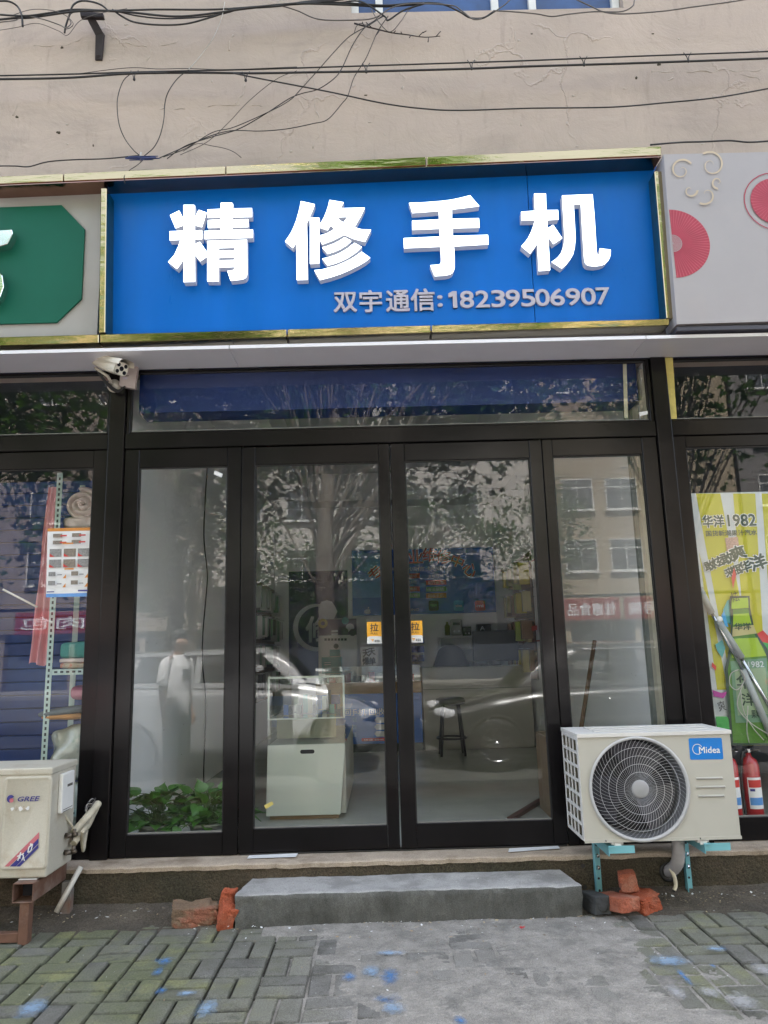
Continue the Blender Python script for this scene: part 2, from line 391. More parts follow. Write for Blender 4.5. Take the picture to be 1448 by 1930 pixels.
GLASS = gmat('shop_glass', tint=(0.975, 0.985, 0.98), base=0.0, gain=0.78, dust=0.006)
GLASSD = gmat('dark_tinted_glass', tint=(0.50, 0.55, 0.58), base=0.05, gain=1.6, dust=0.02)
GLASSN = gmat('thin_display_glass', tint=(0.80, 0.88, 0.84), base=0.03, gain=1.3, dust=0.03)
GLASSF = gmat('far_window_glass', tint=(0.2, 0.22, 0.24), base=0.12, gain=1.6, dust=0.06)
WHITE = pm('white_plastic', (0.74, 0.74, 0.72), rough=0.4, var=0.05)
PAPER = pm('white_paper', (0.72, 0.73, 0.74), rough=0.7, var=0.03)
NAVY = pm('navy_print', (0.006, 0.012, 0.10), rough=0.4, var=0.1)
GOLD = pm('gold_mirror_steel', (0.43, 0.35, 0.20), rough=0.03, metal=1.0, var=0.05, vscale=9, bump=0.35, bscale=4.5, bdist=0.02, stretch=(.5, 1, 2.2))

# ================================================================== ground, road, far pavement
ASPHALT = pm('asphalt', (0.065, 0.064, 0.061), rough=0.9, var=0.25, vscale=3, bump=0.5, bscale=120)
REDLANE = pm('red_paving', (0.13, 0.042, 0.036), rough=0.85, var=0.25, vscale=5, bump=0.4, bscale=80)
KERB = pm('kerb_stone', (0.20, 0.20, 0.19), rough=0.9, var=0.2, vscale=4, bump=0.4, bscale=60)
DUST = pm('ground_bed', (0.028, 0.025, 0.02), rough=1.0, var=0.3, vscale=8, bump=0.8, bscale=90, bdist=0.01)
ROADWHITE = pm('road_paint', (0.22, 0.21, 0.20), rough=0.8, var=0.2, vscale=14)
FARPAVE = pm('far_pavement_tiles', (0.20, 0.195, 0.185), rough=0.9, var=0.15, vscale=2)
mb = MB(); mb.box(-60, 60, -60, 12, -0.60, -0.135, DUST); tag(mb.build('ground'), kind='structure')
mb = MB(); mb.quad((-60, -60, -0.130), (60, -60, -0.130), (60, -4.06, -0.130), (-60, -4.06, -0.130), ASPHALT); tag(mb.build('road'), kind='structure')
mb = MB(); mb.quad((-60, -4.06, -0.126), (60, -4.06, -0.126), (60, -2.66, -0.126), (-60, -2.66, -0.126), REDLANE); tag(mb.build('bicycle_lane'), kind='structure')
mb = MB(); mb.quad((-60, -4.12, -0.122), (60, -4.12, -0.122), (60, -4.02, -0.122), (-60, -4.02, -0.122), ROADWHITE); tag(mb.build('road_marking'), kind='structure')
mb = MB()
for i in range(-30, 30): mb.box(i * 0.99, i * 0.99 + 0.98, -2.66, -2.53, -0.134, -0.004, KERB)
tag(mb.build('kerb', bevel=0.012), kind='structure')
mb = MB(); mb.box(-60, 60, -30.6, -24.5, -0.128, 0.0, FARPAVE); tag(mb.build('far_pavement'), kind='structure')

def brick_mat(edges=True):
    m = bpy.data.materials.new('paving_brick'); m.use_nodes = True; t = m.node_tree; L = t.links.new; b = t.nodes['Principled BSDF']
    b.inputs['Roughness'].default_value = 0.92; b.inputs['Specular IOR Level'].default_value = 0.3
    g = _n(t, 'ShaderNodeNewGeometry'); v = g.outputs['Position']; oi = _n(t, 'ShaderNodeObjectInfo')
    def nz(sc, det=6, ro=0.62):
        n = _n(t, 'ShaderNodeTexNoise'); n.inputs['Scale'].default_value = sc; n.inputs['Detail'].default_value = det; n.inputs['Roughness'].default_value = ro; L(v, n.inputs['Vector']); return n.outputs['Fac']
    def rng(x, a, b_, c, d):
        r = _n(t, 'ShaderNodeMapRange'); r.inputs['From Min'].default_value = a; r.inputs['From Max'].default_value = b_; r.inputs['To Min'].default_value = c; r.inputs['To Max'].default_value = d; L(x, r.inputs['Value']); return r.outputs[0]
    def mix(f, a, bc):
        x = _n(t, 'ShaderNodeMix', data_type='RGBA'); L(f, x.inputs['Factor'])
        for s_, k in ((a, 'A'), (bc, 'B')):
            if isinstance(s_, tuple): x.inputs[k].default_value = (*s_, 1)
            else: L(s_, x.inputs[k])
        return x.outputs['Result']
    def mth(op, a, b_):
        x = _n(t, 'ShaderNodeMath', operation=op)
        for i, s_ in enumerate((a, b_)):
            if isinstance(s_, (int, float)): x.inputs[i].default_value = s_
            else: L(s_, x.inputs[i])
        return x.outputs[0]
    c = mix(oi.outputs['Random'], (0.105, 0.102, 0.094), (0.255, 0.243, 0.225))
    c = mix(rng(nz(9), 0.35, 0.7, 0, 0.7), c, (0.27, 0.265, 0.255))
    sx = _n(t, 'ShaderNodeSeparateXYZ'); L(v, sx.inputs[0])
    # moss grows to the left, towards the wall and in a damp patch on the right
    left = rng(sx.outputs['X'], -0.15, -0.95, 0, 1); right = rng(sx.outputs['X'], 0.75, 1.15, 0, 0.55)
    am = mth('MAXIMUM', left, right)
    ms = mth('MULTIPLY', rng(mth('ADD', nz(2.6, 5), mth('MULTIPLY', oi.outputs['Random'], 0.34)), 0.46, 0.80, 0, 1), am)
    c = mix(mth('MULTIPLY', am, 0.42), c, (0.118, 0.122, 0.104))
    c = mix(mth('MULTIPLY', ms, 0.66), c, (0.115, 0.135, 0.055))
    c = mix(mth('MULTIPLY', rng(nz(6.3, 5), 0.52, 0.66, 0, 0.8), ms), c, (0.24, 0.245, 0.115))
    c = mix(rng(nz(34, 9, 0.85), 0.60, 0.70, 0, 0.75), c, (0.31, 0.30, 0.29))
    c = mix(rng(nz(48, 9, 0.85), 0.36, 0.27, 0, 0.8), c, (0.045, 0.045, 0.04))
    c = mix(rng(nz(5, 8, 0.75), 0.44, 0.34, 0, 0.55), c, (0.07, 0.07, 0.062))
    # grit, and dirt packed along the arrises of every brick
    gv = _n(t, 'ShaderNodeVectorMath', operation='SCALE'); L(c, gv.inputs[0]); L(rng(nz(230, 3, 0.75), 0.3, 0.7, 0.55, 1.45), gv.inputs['Scale'])
    tc = _n(t, 'ShaderNodeTexCoord'); so = _n(t, 'ShaderNodeSeparateXYZ'); L(tc.outputs['Object'], so.inputs[0])
    ed = mth('MINIMUM', mth('SUBTRACT', 0.049, mth('ABSOLUTE', so.outputs['X'], 0)), mth('SUBTRACT', 0.098, mth('ABSOLUTE', so.outputs['Y'], 0)))
    c = mix(rng(mth('ADD', ed, mth('MULTIPLY', mth('SUBTRACT', nz(26, 5), 0.5), 0.018)), 0.003, 0.012, 0.58 if edges else 0.0, 0.0), gv.outputs[0], (0.03, 0.031, 0.025))
    L(c, b.inputs['Base Color'])
    bp = _n(t, 'ShaderNodeBump'); bp.inputs['Strength'].default_value = 1.0; bp.inputs['Distance'].default_value = 0.008
    L(mth('ADD', nz(130, 6, 0.7), mth('MULTIPLY', nz(22, 4), 0.8)), bp.inputs['Height']); L(bp.outputs[0], b.inputs['Normal'])
    return m
BRICKP = brick_mat(); BRICKFAR = brick_mat(False)
PAVE = MB(); PAVE.box(-60, 60, -2.53, 0.0, -0.134, -0.016, DUST)
pavement = tag(PAVE.build('pavement'), kind='structure')
def paver_mesh(w_, l, seed):
    rnd = random.Random(seed); mb = MB(); b = 0.007
    x, y = w_ / 2 - 0.0040, l / 2 - 0.0040
    def j(a): return a + rnd.uniform(-0.0022, 0.0022)
    bot = [(-x, -y, -0.05), (x, -y, -0.05), (x, y, -0.05), (-x, y, -0.05)]
    lo = [(j(px), j(py), -b + rnd.uniform(-0.002, 0.001)) for px, py, _ in bot]
    hi = [(j(px * (1 - b / x)), j(py * (1 - b / y)), rnd.uniform(-0.0015, 0.0015)) for px, py, _ in bot]
    mb.add(bot + lo + hi, [(0, 1, 5, 4), (1, 2, 6, 5), (2, 3, 7, 6), (3, 0, 4, 7), (4, 5, 9, 8), (5, 6, 10, 9), (6, 7, 11, 10), (7, 4, 8, 11), (8, 9, 10, 11)], BRICKP)
    me = bpy.data.meshes.new('brick'); me.from_pydata(mb.v, [], mb.f); me.materials.append(BRICKP); return me
PM = [paver_mesh(0.098, 0.196, i) for i in range(6)]
rnd = random.Random(5); rest = MB(); Q = 0.196; nb = 0
for i in range(-16, 17):
    for k in range(-13, 2):
        x0 = -0.326 + i * Q; y0 = -0.577 + k * Q            # one square of two bricks
        if y0 + Q > -0.16 or y0 < -2.53: continue
        horiz = (i + k) % 2 == 0
        for s_ in (0.25, 0.75):
            c = Vector((x0 + Q / 2, y0 + Q * s_, 0)) if horiz else Vector((x0 + Q * s_, y0 + Q / 2, 0))
            hump = 0.010 * noise.noise(Vector((c.x * 1.3, c.y * 1.3, 3)))
            Mt = Matrix.Translation((c.x, c.y, rnd.uniform(-0.003, 0.002) + hump - 0.002)) @ Euler((rnd.uniform(-.012, .012), rnd.uniform(-.014, .014), (pi / 2 if horiz else 0) + rnd.uniform(-.012, .012))).to_matrix().to_4x4()
            me = PM[rnd.randrange(6)]
            lim = 0.52 * (c.y + 4.3) + 0.10
            if c.y > -1.50 and -lim < c.x < lim:
                o = link('brick', me, pavement, Mt); nb += 1
            else:
                rest.add([Mt @ v.co for v in me.vertices], [list(p.vertices) for p in me.polygons], BRICKFAR)
tag(rest.build('brick_paving', pavement, fixn=False), kind='stuff')
CEMENT = pm('cement_smear', (0.25, 0.236, 0.217), rough=0.95, var=0.30, vscale=11, bump=1.0, bscale=60, bdist=0.01, dirt=(0.125, 0.122, 0.115), dscale=7, dlo=0.50, dhi=0.66, damt=0.75, grit=.38)
def smear(u, v):
    x = -0.60 + 2.05 * u; y = -1.75 + 1.36 * v
    e = min((x + 0.16) * 0.035 - 0.004 * (y + 0.4), (1.02 - x - 0.25 * (y + 0.42)) * 0.035, 0.008)
    e += 0.006 * noise.noise(Vector((x * 2.2, y * 2.2, 9))) + 0.004 * noise.noise(Vector((x * 7, y * 7, 2)))
    if v > 0.90: e = max(e, min((v - 0.90) * 0.08 - 0.001, (1.15 - abs(x)) * 0.05))
    q = 0.0035 * noise.noise(Vector((x * 3, y * 4, 0))) + 0.0032 * noise.noise(Vector((x * 11, y * 11, 4))) + 0.0018 * noise.noise(Vector((x * 40, y * 40, 1))) + .0012 * noise.noise(Vector((x * 90, y * 90, 1)))
    gx, gy = (x + 0.326) / 0.196, (y + 0.577) / 0.196; i, k = math.floor(gx), math.floor(gy); fx, fy = gx - i, gy - k
    d = min(fx, 1 - fx, fy, 1 - fy, abs(fy - .5) if (i + k) % 2 == 0 else abs(fx - .5)) * .196        # the joints below show through as faint grooves
    q -= .0034 * max(0, 1 - d / .007) * (.5 + .8 * noise.noise(Vector((x * 5, y * 5, 11))))
    return Vector((x, y, min(e - 0.0035, 0.0056) + q))
mb = MB(); mb.grid(smear, 430, 290, CEMENT); tag(mb.build('cement_film', pavement), kind='stuff')
# earth packed along the foot of the wall
EARTH = pm('packed_earth', (0.10, 0.085, 0.066), rough=1.0, var=0.35, vscale=9, bump=1.0, bscale=70, bdist=0.012, dirt=(0.055, 0.047, 0.038), dscale=3, dlo=0.42, dhi=0.6, damt=0.8, grit=.6, gscale=150)
def earth(u, v):
    x = -2.9 + 5.8 * u; y = -0.50 + 0.38 * v
    wd = 0.012 * noise.noise(Vector((x * 2.2, y * 3, 7))) + 0.006 * noise.noise(Vector((x * 15, y * 15, 2))) + 0.003 * noise.noise(Vector((x * 50, y * 50, 2)))
    push = 0.10 if x > 1.15 else (0.03 if x < -1.0 else 0.0)
    return Vector((x, y, -0.022 + 0.075 * (v + push) ** 1.3 + wd))
mb = MB(); mb.grid(earth, 260, 26, EARTH); tag(mb.build('earth_strip', pavement), kind='stuff')
# blue and white paint dropped on the paving
def paint_mat(name, col):
    m = bpy.data.materials.new(name); m.use_nodes = True; t = m.node_tree; L = t.links.new; b = t.nodes['Principled BSDF']
    b.inputs['Base Color'].default_value = (*col, 1); b.inputs['Roughness'].default_value = 0.8
    g = _n(t, 'ShaderNodeNewGeometry'); n = _n(t, 'ShaderNodeTexNoise'); n.inputs['Scale'].default_value = 40; n.inputs['Detail'].default_value = 10; n.inputs['Roughness'].default_value = 0.8; L(g.outputs['Position'], n.inputs['Vector'])
    uv = _n(t, 'ShaderNodeTexCoord'); ln = _n(t, 'ShaderNodeVectorMath', operation='LENGTH'); L(uv.outputs['Object'], ln.inputs[0])
    a = _n(t, 'ShaderNodeMath', operation='MULTIPLY_ADD'); L(ln.outputs[1], a.inputs[0]); a.inputs[1].default_value = -0.46; L(n.outputs['Fac'], a.inputs[2])
    r = _n(t, 'ShaderNodeMapRange'); r.inputs['From Min'].default_value = 0.10; r.inputs['From Max'].default_value = 0.45; r.inputs['To Max'].default_value = 0.62; L(a.outputs[0], r.inputs['Value']); L(r.outputs[0], b.inputs['Alpha'])
    return m
PB = paint_mat('blue_paint_stain', (0.05, 0.18, 0.42)); PW = paint_mat('white_paint_stain', (0.38, 0.385, 0.40)); PLB = paint_mat('pale_blue_paint_stain', (0.25, 0.38, 0.55))
for px, py, a, b_, m in ((310, 1815, .05, .03, PB), (298, 1835, .03, .03, PB), (305, 1872, .028, .02, PB), (735, 1845, .05, .05, PB), (738, 1885, .055, .028, PW), (728, 1888, .06, .02, PB), (658, 1845, .035, .03, PB),
                         (350, 1877, .05, .016, PLB), (60, 1905, .07, .05, PLB), (390, 1905, .05, .05, PLB), (1262, 1815, .11, .035, PLB), (1290, 1845, .018, .05, PB), (1345, 1825, .015, .012, PB), (1400, 1893, .075, .05, PW), (1340, 1875, .05, .03, PW), (1275, 1875, .04, .04, PW),
                         (1440, 1832, .05, .05, PW), (735, 1800, .09, .018, PLB), (1350, 1792, .06, .02, PLB), (868, 1929, .03, .02, PB), (742, 1905, .06, .03, PLB), (700, 1835, .05, .04, PLB)):
    q = G(px, py); mb = MB(); mb.add([(cos(2 * pi * k / 16), sin(2 * pi * k / 16), 0) for k in range(16)], [list(range(16))], m)
    mb.build('paint_stain', pavement, M=Matrix.Translation((q.x, q.y, 0.0095)) @ Matrix.Diagonal((a, b_ * 2.0, 1, 1)), fixn=False)

# ================================================================== the shop building
ZL = 0.222                       # top of the ledge the shopfront stands on
bld = thing('shop_building', 'plastered beige building with black framed glass shopfront and blue lit sign', 'building')
ZW = P(850, 21, 0).z
wx = [(-5.2, -3.4), (P(662, 20, 0).x, P(1175, 10, 0).x), (4.6, 6.4)]
mb = MB()
def wall_rows(mb, m):
    ys = (0.0, 0.25); z = 3.05
    for r_ in range(1):
        zs = ZW + r_ * 3.0; mb.box(-13, 13, *ys, z, zs, m)
        xs = -13
        for a, b_ in wx: mb.box(xs, a, *ys, zs, zs + 1.5, m); xs = b_
        mb.box(xs, 13, *ys, zs, zs + 1.5, m); z = zs + 1.5
    mb.box(-13, 13, *ys, z, 6.6, m)
wall_rows(mb, PLASTER); mb.build('upper_wall', bld)
mb = MB(); mb.box(-13, 13, 0.251, 9.0, 6.3, 6.5, PLINTH); mb.box(-13, -12.8, 0.251, 9, 3.4, 6.29, PLASTER); mb.box(12.8, 13, 0.251, 9, 3.4, 6.29, PLASTER); mb.box(-12.8, 12.8, 8.8, 9, -.1, 6.29, PLASTER); mb.box(-12.8, 12.8, 0.251, 8.8, 3.86, 4.0, INCEIL); mb.build('roof', bld)
BLUEW = pm('blue_window_frame', (0.03, 0.10, 0.26), rough=0.4, var=0.2)
CREAMF = pm('white_window_frame', (0.62, 0.62, 0.6), rough=0.5, var=0.1)
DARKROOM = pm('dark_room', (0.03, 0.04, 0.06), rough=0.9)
for r_ in range(1):
    for (a, b_) in wx:
        zs = ZW + r_ * 3.0; mb = MB()
        mb.box(a, b_, 0.06, 0.12, zs, zs + 0.05, BLUEW); mb.box(a, b_, 0.06, 0.12, zs + 1.44, zs + 1.498, BLUEW)
        for f in (0.0, 0.09, 0.52, 0.66, 0.97): x = a + (b_ - a) * f; mb.box(x + .001, x + 0.05, 0.055, 0.115, zs + 0.051, zs + 1.439, CREAMF)
        wi = mb.build('window', bld); mb = MB(); mb.quad((a, 0.09, zs + .051), (b_, 0.09, zs + .051), (b_, 0.09, zs + 1.439), (a, 0.09, zs + 1.439), pm('blue_film_glass', (0.012, 0.055, 0.17), rough=.35, var=.35, vscale=5)); mb.build('pane', wi, fixn=False)
        mb = MB(); mb.box(a, b_, 0.6, 0.65, zs, zs + 1.5, pm('blue_curtain', (0.03, 0.11, 0.30), rough=0.7)); mb.build('window_backing', wi)
# sun-worn plaster ridges where the paint has lifted
for pl in ([(212, 72), (235, 80), (250, 86), (275, 88), (290, 92), (310, 86), (330, 80), (345, 72)], [(283, 92), (281, 105), (276, 112)], [(290, 206), (320, 204), (350, 205)], [(392, 202), (440, 198), (495, 200)], [(445, 196), (455, 180), (462, 160)], [(447, 235), (450, 215)],
           [(516, 95), (514, 82), (521, 68)], [(563, 36), (600, 39), (650, 37), (690, 36)], [(440, 68), (430, 95)], [(590, 115), (592, 150), (594, 200), (601, 240), (590, 280)], [(65, 85), (100, 88), (140, 80), (155, 72)],
           [(1228, 137), (1270, 135), (1330, 133), (1390, 134), (1448, 130)], [(1255, 152), (1268, 145)], [(1385, 140), (1420, 145), (1448, 163)], [(27, 192), (30, 205), (26, 218)], [(972, 50), (973, 95)]):
    mb = MB(); pts = catmull([P(x, y, 0.001) for x, y in pl], 9); pts = [p + Vector((.018 * noise.noise(p * 14), 0, .022 * noise.noise(p * 17 + Vector((5, 5, 5))))) for p in pts]
    mb.tube(pts, [0.001 + 0.006 * max(0, noise.noise(p * 22) + .25) for p in pts], RIDGE, 6); mb.build('plaster_ridge', bld)
rr = random.Random(77)
for k in range(34):
    q = P(rr.uniform(0, 1448), rr.uniform(40, 290), 0.0); mb = MB(); mb.ellipsoid((0, 0, 0), (rr.uniform(.004, .016), 0.003, rr.uniform(.004, .012)), RIDGE if rr.random() < .6 else PLINTH, 8, 6, disp=.6, dsc=90, seed=k)
    mb.build('plaster_blister', bld, M=Matrix.Translation(q))
# low wall under the shopfront, mortar ledge on top
def rough_front(x0, x1, z0, z1, y, m, amp, nx, nz, mb):
    def fn(u, v):
        x = x0 + (x1 - x0) * u; z = z0 + (z1 - z0) * v
        return Vector((x, y - amp * noise.noise(Vector((x * 6, z * 6, 1))) - amp * .5 * noise.noise(Vector((x * 25, z * 25, 1))), z))
    mb.grid(fn, nx, nz, m)
mb = MB(); rough_front(-13, 13, -0.13, ZL - 0.022, -0.155, PLINTH, 0.006, 700, 14, mb); mb.build('plinth', bld)
def ledge(u, v):
    x = -5 + 10 * u; t = v
    y, z = ((-0.163, ZL - 0.026), (-0.166, ZL - 0.006), (-0.150, ZL), (0.10, ZL + 0.001))[int(round(t * 3))]
    k = 0.004 * noise.noise(Vector((x * 7, y * 5, 2))) + 0.003 * noise.noise(Vector((x * 30, y * 5, 2)))
    return Vector((x, y + k * 1.6, z + k * (0 if y > 0 else 1)))
mb = MB(); mb.grid(ledge, 500, 3, LEDGE, smooth=False); mb.build('sill_ledge', bld)
# side walls beyond the three shops
for a, b_ in ((-13, -4.6), (4.6, 13)): mb = MB(); mb.box(a, b_, -0.02, 0.2, -0.1, 3.04, PLASTER); mb.build('lower_wall', bld)
# soffit below the signs: three panels with dark joints
ZS = P(700, 640, -0.3).z - 0.028
for a, b_ in ((-4.6, P(441, 666, -.15).x - .002), (P(441, 666, -.15).x + .002, P(1202, 642, -.15).x - .002), (P(1202, 642, -.15).x + .002, 4.6)):
    mb = MB(); mb.box(a, b_, -0.285, 0.02, ZS, ZS + 0.02, SOFFIT); mb.build('soffit_panel', bld)
# header beam
ZT1 = 3.035; ZT0 = 2.612; ZD1 = 2.515; ZD0 = 0.236
HEAD = pm('glare_blue_header_beam', (0.020, 0.024, 0.055), rough=0.32, var=0.2, rvar=0.1)  # blue glare from the sign is put into the beam's colour
mb = MB(); mb.box(-4.6, 4.6, -0.004, 0.06, ZT1 - 0.02, ZS - 0.002, HEAD); mb.box(-4.6, 4.6, -0.012, -0.0045, ZT1 + 0.02, ZT1 + 0.035, HEAD); mb.build('header_beam', bld, bevel=0.002)
XL0, XL1, XR0, XR1 = -1.605, -1.508, 1.682, 1.775
for a, b_ in ((XL0, XL1), (XR0, XR1)):
    mb = MB(); mb.box(a, b_, -0.022, 0.09, ZL + 0.002, ZT1 - 0.021, BLACK); mb.build('mullion', bld, bevel=0.006, seg=2)
for a, b_ in ((-4.6, XL0 - .001), (XL1 + .001, XR0 - .001), (XR1 + .001, 4.6)):
    mb = MB(); mb.box(a, b_, -0.012, 0.07, ZD1 + 0.002, ZT0, BLACK); mb.build('transom_bar', bld, bevel=0.004)
def framed(name, x0, x1, z0, z1, sl, sr, st, sb, y0, y1, parent, glass, m=BLACK, lab=None):
    """stiles, rails, rubber gasket; glass as its own pane"""
    mb = MB()
    mb.box(x0, x0 + sl, y0, y1, z0, z1, m); mb.box(x1 - sr, x1, y0, y1, z0, z1, m)
    mb.box(x0 + sl + .0008, x1 - sr - .0008, y0 + .003, y1, z1 - st, z1, m); mb.box(x0 + sl + .0008, x1 - sr - .0008, y0 + .003, y1, z0, z0 + sb, m)
    o = mb.build(name, parent, bevel=0.0025)
    gx0, gx1, gz0, gz1 = x0 + sl, x1 - sr, z0 + sb, z1 - st; yg = (y0 + y1) / 2
    mb = MB()
    for a in ((gx0, gx0 + .007, gz0, gz1), (gx1 - .007, gx1, gz0, gz1)): mb.box(a[0], a[1], yg - .012, yg - .002, a[2], a[3], BLACK2)
    for a in ((gz0, gz0 + .007, KERB), (gz1 - .007, gz1, BLACK2)): mb.box(gx0 + .0075, gx1 - .0075, yg - .012, yg - .002, a[0], a[1], a[2])
    mb.build('gasket', o)
    mb = MB(); mb.quad((gx0, yg, gz0), (gx1, yg, gz0), (gx1, yg, gz1), (gx0, yg, gz1), glass); g = mb.build('glass', o, fixn=False)
    return o, (gx0, gx1, gz0, gz1, yg)
# transom lights
framed('transom_window', XL1 + .002, XR0 - .002, ZT0 + .001, ZT1 - .021, 0.022, 0.022, 0.012, 0.012, 0.0, 0.05, bld, GLASS)
framed('transom_window', -3.4, XL0 - .002, ZT0 + .001, ZT1 - .021, 0.02, 0.012, 0.012, 0.012, 0.0, 0.05, bld, GLASS)
framed('transom_window', XR1 + .002, 3.4, ZT0 + .001, ZT1 - .021, 0.012, 0.02, 0.012, 0.012, 0.0, 0.05, bld, GLASS)
# our front: fixed light, two door leaves, fixed light
ZG1 = 2.402 
framed('side_window', XL1 + .003, -0.811, ZL + .004, ZD1, 0.086, 0.082, ZD1 - 2.402, 0.118, 0.0, 0.05, bld, GLASS)
dl, gl_ = framed('door', -0.807, 0.072, ZD0, ZD1 - .004, 0.080, 0.064, ZD1 - 2.406, 0.122, -0.004, 0.046, bld, GLASS)
dr, gr_ = framed('door', 0.080, 0.985, ZD0, ZD1 - .004, 0.083, 0.073, ZD1 - 2.408, 0.126, -0.004, 0.046, bld, GLASS)
framed('side_window', 0.990, XR0 - .003, ZL + .004, ZD1, 0.060, 0.088, ZD1 - 2.412, 0.12, 0.0, 0.05, bld, GLASS)
for d_, xs in ((dl, (0.022, 0.046)), (dr, (0.106, 0.13))):      # ribs on the meeting stiles
    mb = MB()
    for x in xs: mb.box(x - .003, x + .003, -0.0085, -0.0045, ZD0 + .01, ZD1 - .015, BLACK)
    mb.build('door_rib', d_)
mb = MB(); mb.box(-0.80, 0.98, 0.0, 0.05, ZL + .003, ZD0 - .004, BLACK2); mb.build('threshold', bld)
# neighbours' fronts
framed('side_window', -3.4, XL0 - .003, ZL + .004, ZD1, 0.08, 0.082, ZD1 - P(90, 885, .02).z, 0.12, -0.002, 0.048, bld, GLASS)
framed('side_window', XR1 + .003, 3.5, ZL + .004, ZD1, 0.075, 0.08, ZD1 - P(1400, 842, .02).z, 0.12, -0.002, 0.048, bld, GLASS)
for a, b_ in ((-4.6, -3.405), (3.505, 4.6)): mb = MB(); mb.box(a, b_, 0, .06, ZL, ZD1, BLACK); mb.build('blank_panel', bld)
# yellow masking tape left on the right transom frame
mb = MB(); TAPE = pm('yellow_tape', (0.50, 0.42, 0.12), rough=0.7, var=0.2, vscale=20)
a, b_, c, d_ = P(1253, 673, -.002), P(1268, 673, -.002), P(1276, 789, -.002), P(1262, 790, -.002)
mb.add([a, b_, c, d_], [(0, 1, 2, 3)], TAPE); mb.build('masking_tape', bld)
a, b_, c, d_ = P(1174, 680, .06), P(1181, 680, .06), P(1184, 788, .06), P(1177, 788, .06)
mb = MB(); mb.add([a, b_, c, d_], [(0, 1, 2, 3)], pm('pale_tape', (0.45, 0.43, 0.33), rough=0.8)); mb.build('masking_tape', bld)
# small white paper scraps under the doors
for q in (((470, 1612), (562, 1608), (558, 1615), (466, 1618)), ((960, 1599), (1052, 1594), (1056, 1599), (958, 1606))):
    mb = MB(); mb.add([G(x, y, ZL + .006) for x, y in q], [(0, 1, 2, 3)], PAPER); o = mb.build('paper_strip')
    tag(o, 'white paper strip under the %s door leaf' % ('left' if q[0][0] < 700 else 'right'), 'paper strip')
# tape scraps on the panes
for q, lb, m in ((((405, 887), (420, 893), (418, 900), (403, 894)), 'small white tape scrap at the top of the left side window', PAPER), (((1205, 777), (1221, 774), (1221, 781), (1206, 784)), 'white tape scrap in the right lower corner of the transom', PAPER),
                 (((498, 1518), (513, 1510), (516, 1516), (501, 1525)), 'yellow tape scrap at the foot of the left door pane', TAPE)):
    mb = MB(); mb.add([P(x, y, 0.018) for x, y in q], [(0, 1, 2, 3)], m); tag(mb.build('tape_scrap'), lb, 'tape')
mb = MB(); mb.box(-1.49, 1.66, 0.17, 0.36, P(700, 768, .17).z, 3.30, pm('flare_blue_box', (0.004, 0.028, 0.155), rough=0.5, var=0.1, vscale=3)); mb.build('transom_box', bld)  # added box: the blue flare of the lit sign is put into its colour
# PULL stickers on the two doors
ORANGE = pm('orange_sticker', (0.75, 0.36, 0.015), rough=0.4, var=0.02); INK = pm('black_ink', (0.012, 0.012, 0.012), rough=0.5)
for d_, g, x in ((dl, gl_, P(693, 1240, .02).x), (dr, gr_, P(771, 1240, .02).x)):
    z0 = P(706, 1213, .02).z; z1 = P(706, 1172, .02).z; ww = 0.083; hh = z1 - z0
    s = Sheet((x, g[4] - .001, z0), (1, 0, 0), (0, 0, 1)); s.rect(0, 0, ww, hh, PAPER); s.rect(0, hh * .30, ww, hh * .70, ORANGE); s.disc(ww / 2, hh * .305, ww * .5, PAPER, ry=hh * .035)
    s.text('拉', ww * .23, hh * .56, ww * .56, hh * .36, INK, .03); s.text('PULL', ww * .26, hh * .42, ww * .5, hh * .085, INK, .03)
    [s.rect(ww * (.52 + .12 * i), hh * (.13 - .06 * r_), ww * .09, hh * .035, INK, 9) for i in range(3) for r_ in range(2)]; s.k = 10; s.poly([(ww * .2, hh * .2), (ww * .48, hh * .2), (ww * .4, hh * .12), (ww * .33, hh * .07), (ww * .36, hh * .14)], ORANGE)
    tag(s.build('pull_sticker', d_), None)
# ================================================================== the lit shop sign
sign = thing('shop_sign', 'blue sign with four white lit characters in a gold mirror frame', 'shop sign')
FACE = pm('blue_sign_face', (0.0, 0.132, 0.53), rough=0.34, var=0.10, vscale=2.2, spec=0.22, rvar=.1, dirt=(0.01, 0.16, 0.46), dscale=5, dlo=.5, dhi=.75, damt=.2, stretch=(1.6, 1, .35))
YF, YO = -0.17, -0.30
xs = P(982, 340, YF).x + .05
tl, tr, br, bl_ = P(213, 352, YF), P(1230, 322, YF), P(1252, 600, YF), P(208, 629, YF)
def lerp(a, b, t): return a + (b - a) * t
for t0, t1 in ((-0.01, 0.7655), (0.7668, 1.01)):
    f = [lerp(tl, tr, t0) + Vector((0, 0, .03)), lerp(tl, tr, t1) + Vector((0, 0, .03)), lerp(bl_, br, t1) - Vector((0, 0, .03)), lerp(bl_, br, t0) - Vector((0, 0, .03))]
    mb = MB(); mb.hexa(f, [p + Vector((0, .02, 0)) for p in f], FACE); mb.build('face_panel', sign)
def bar(name, f, depth, m, parent, bev=0.004):
    mb = MB(); mb.hexa(f, [p + Vector((0, depth, 0)) for p in f], m); return mb.build(name, parent, bevel=bev)
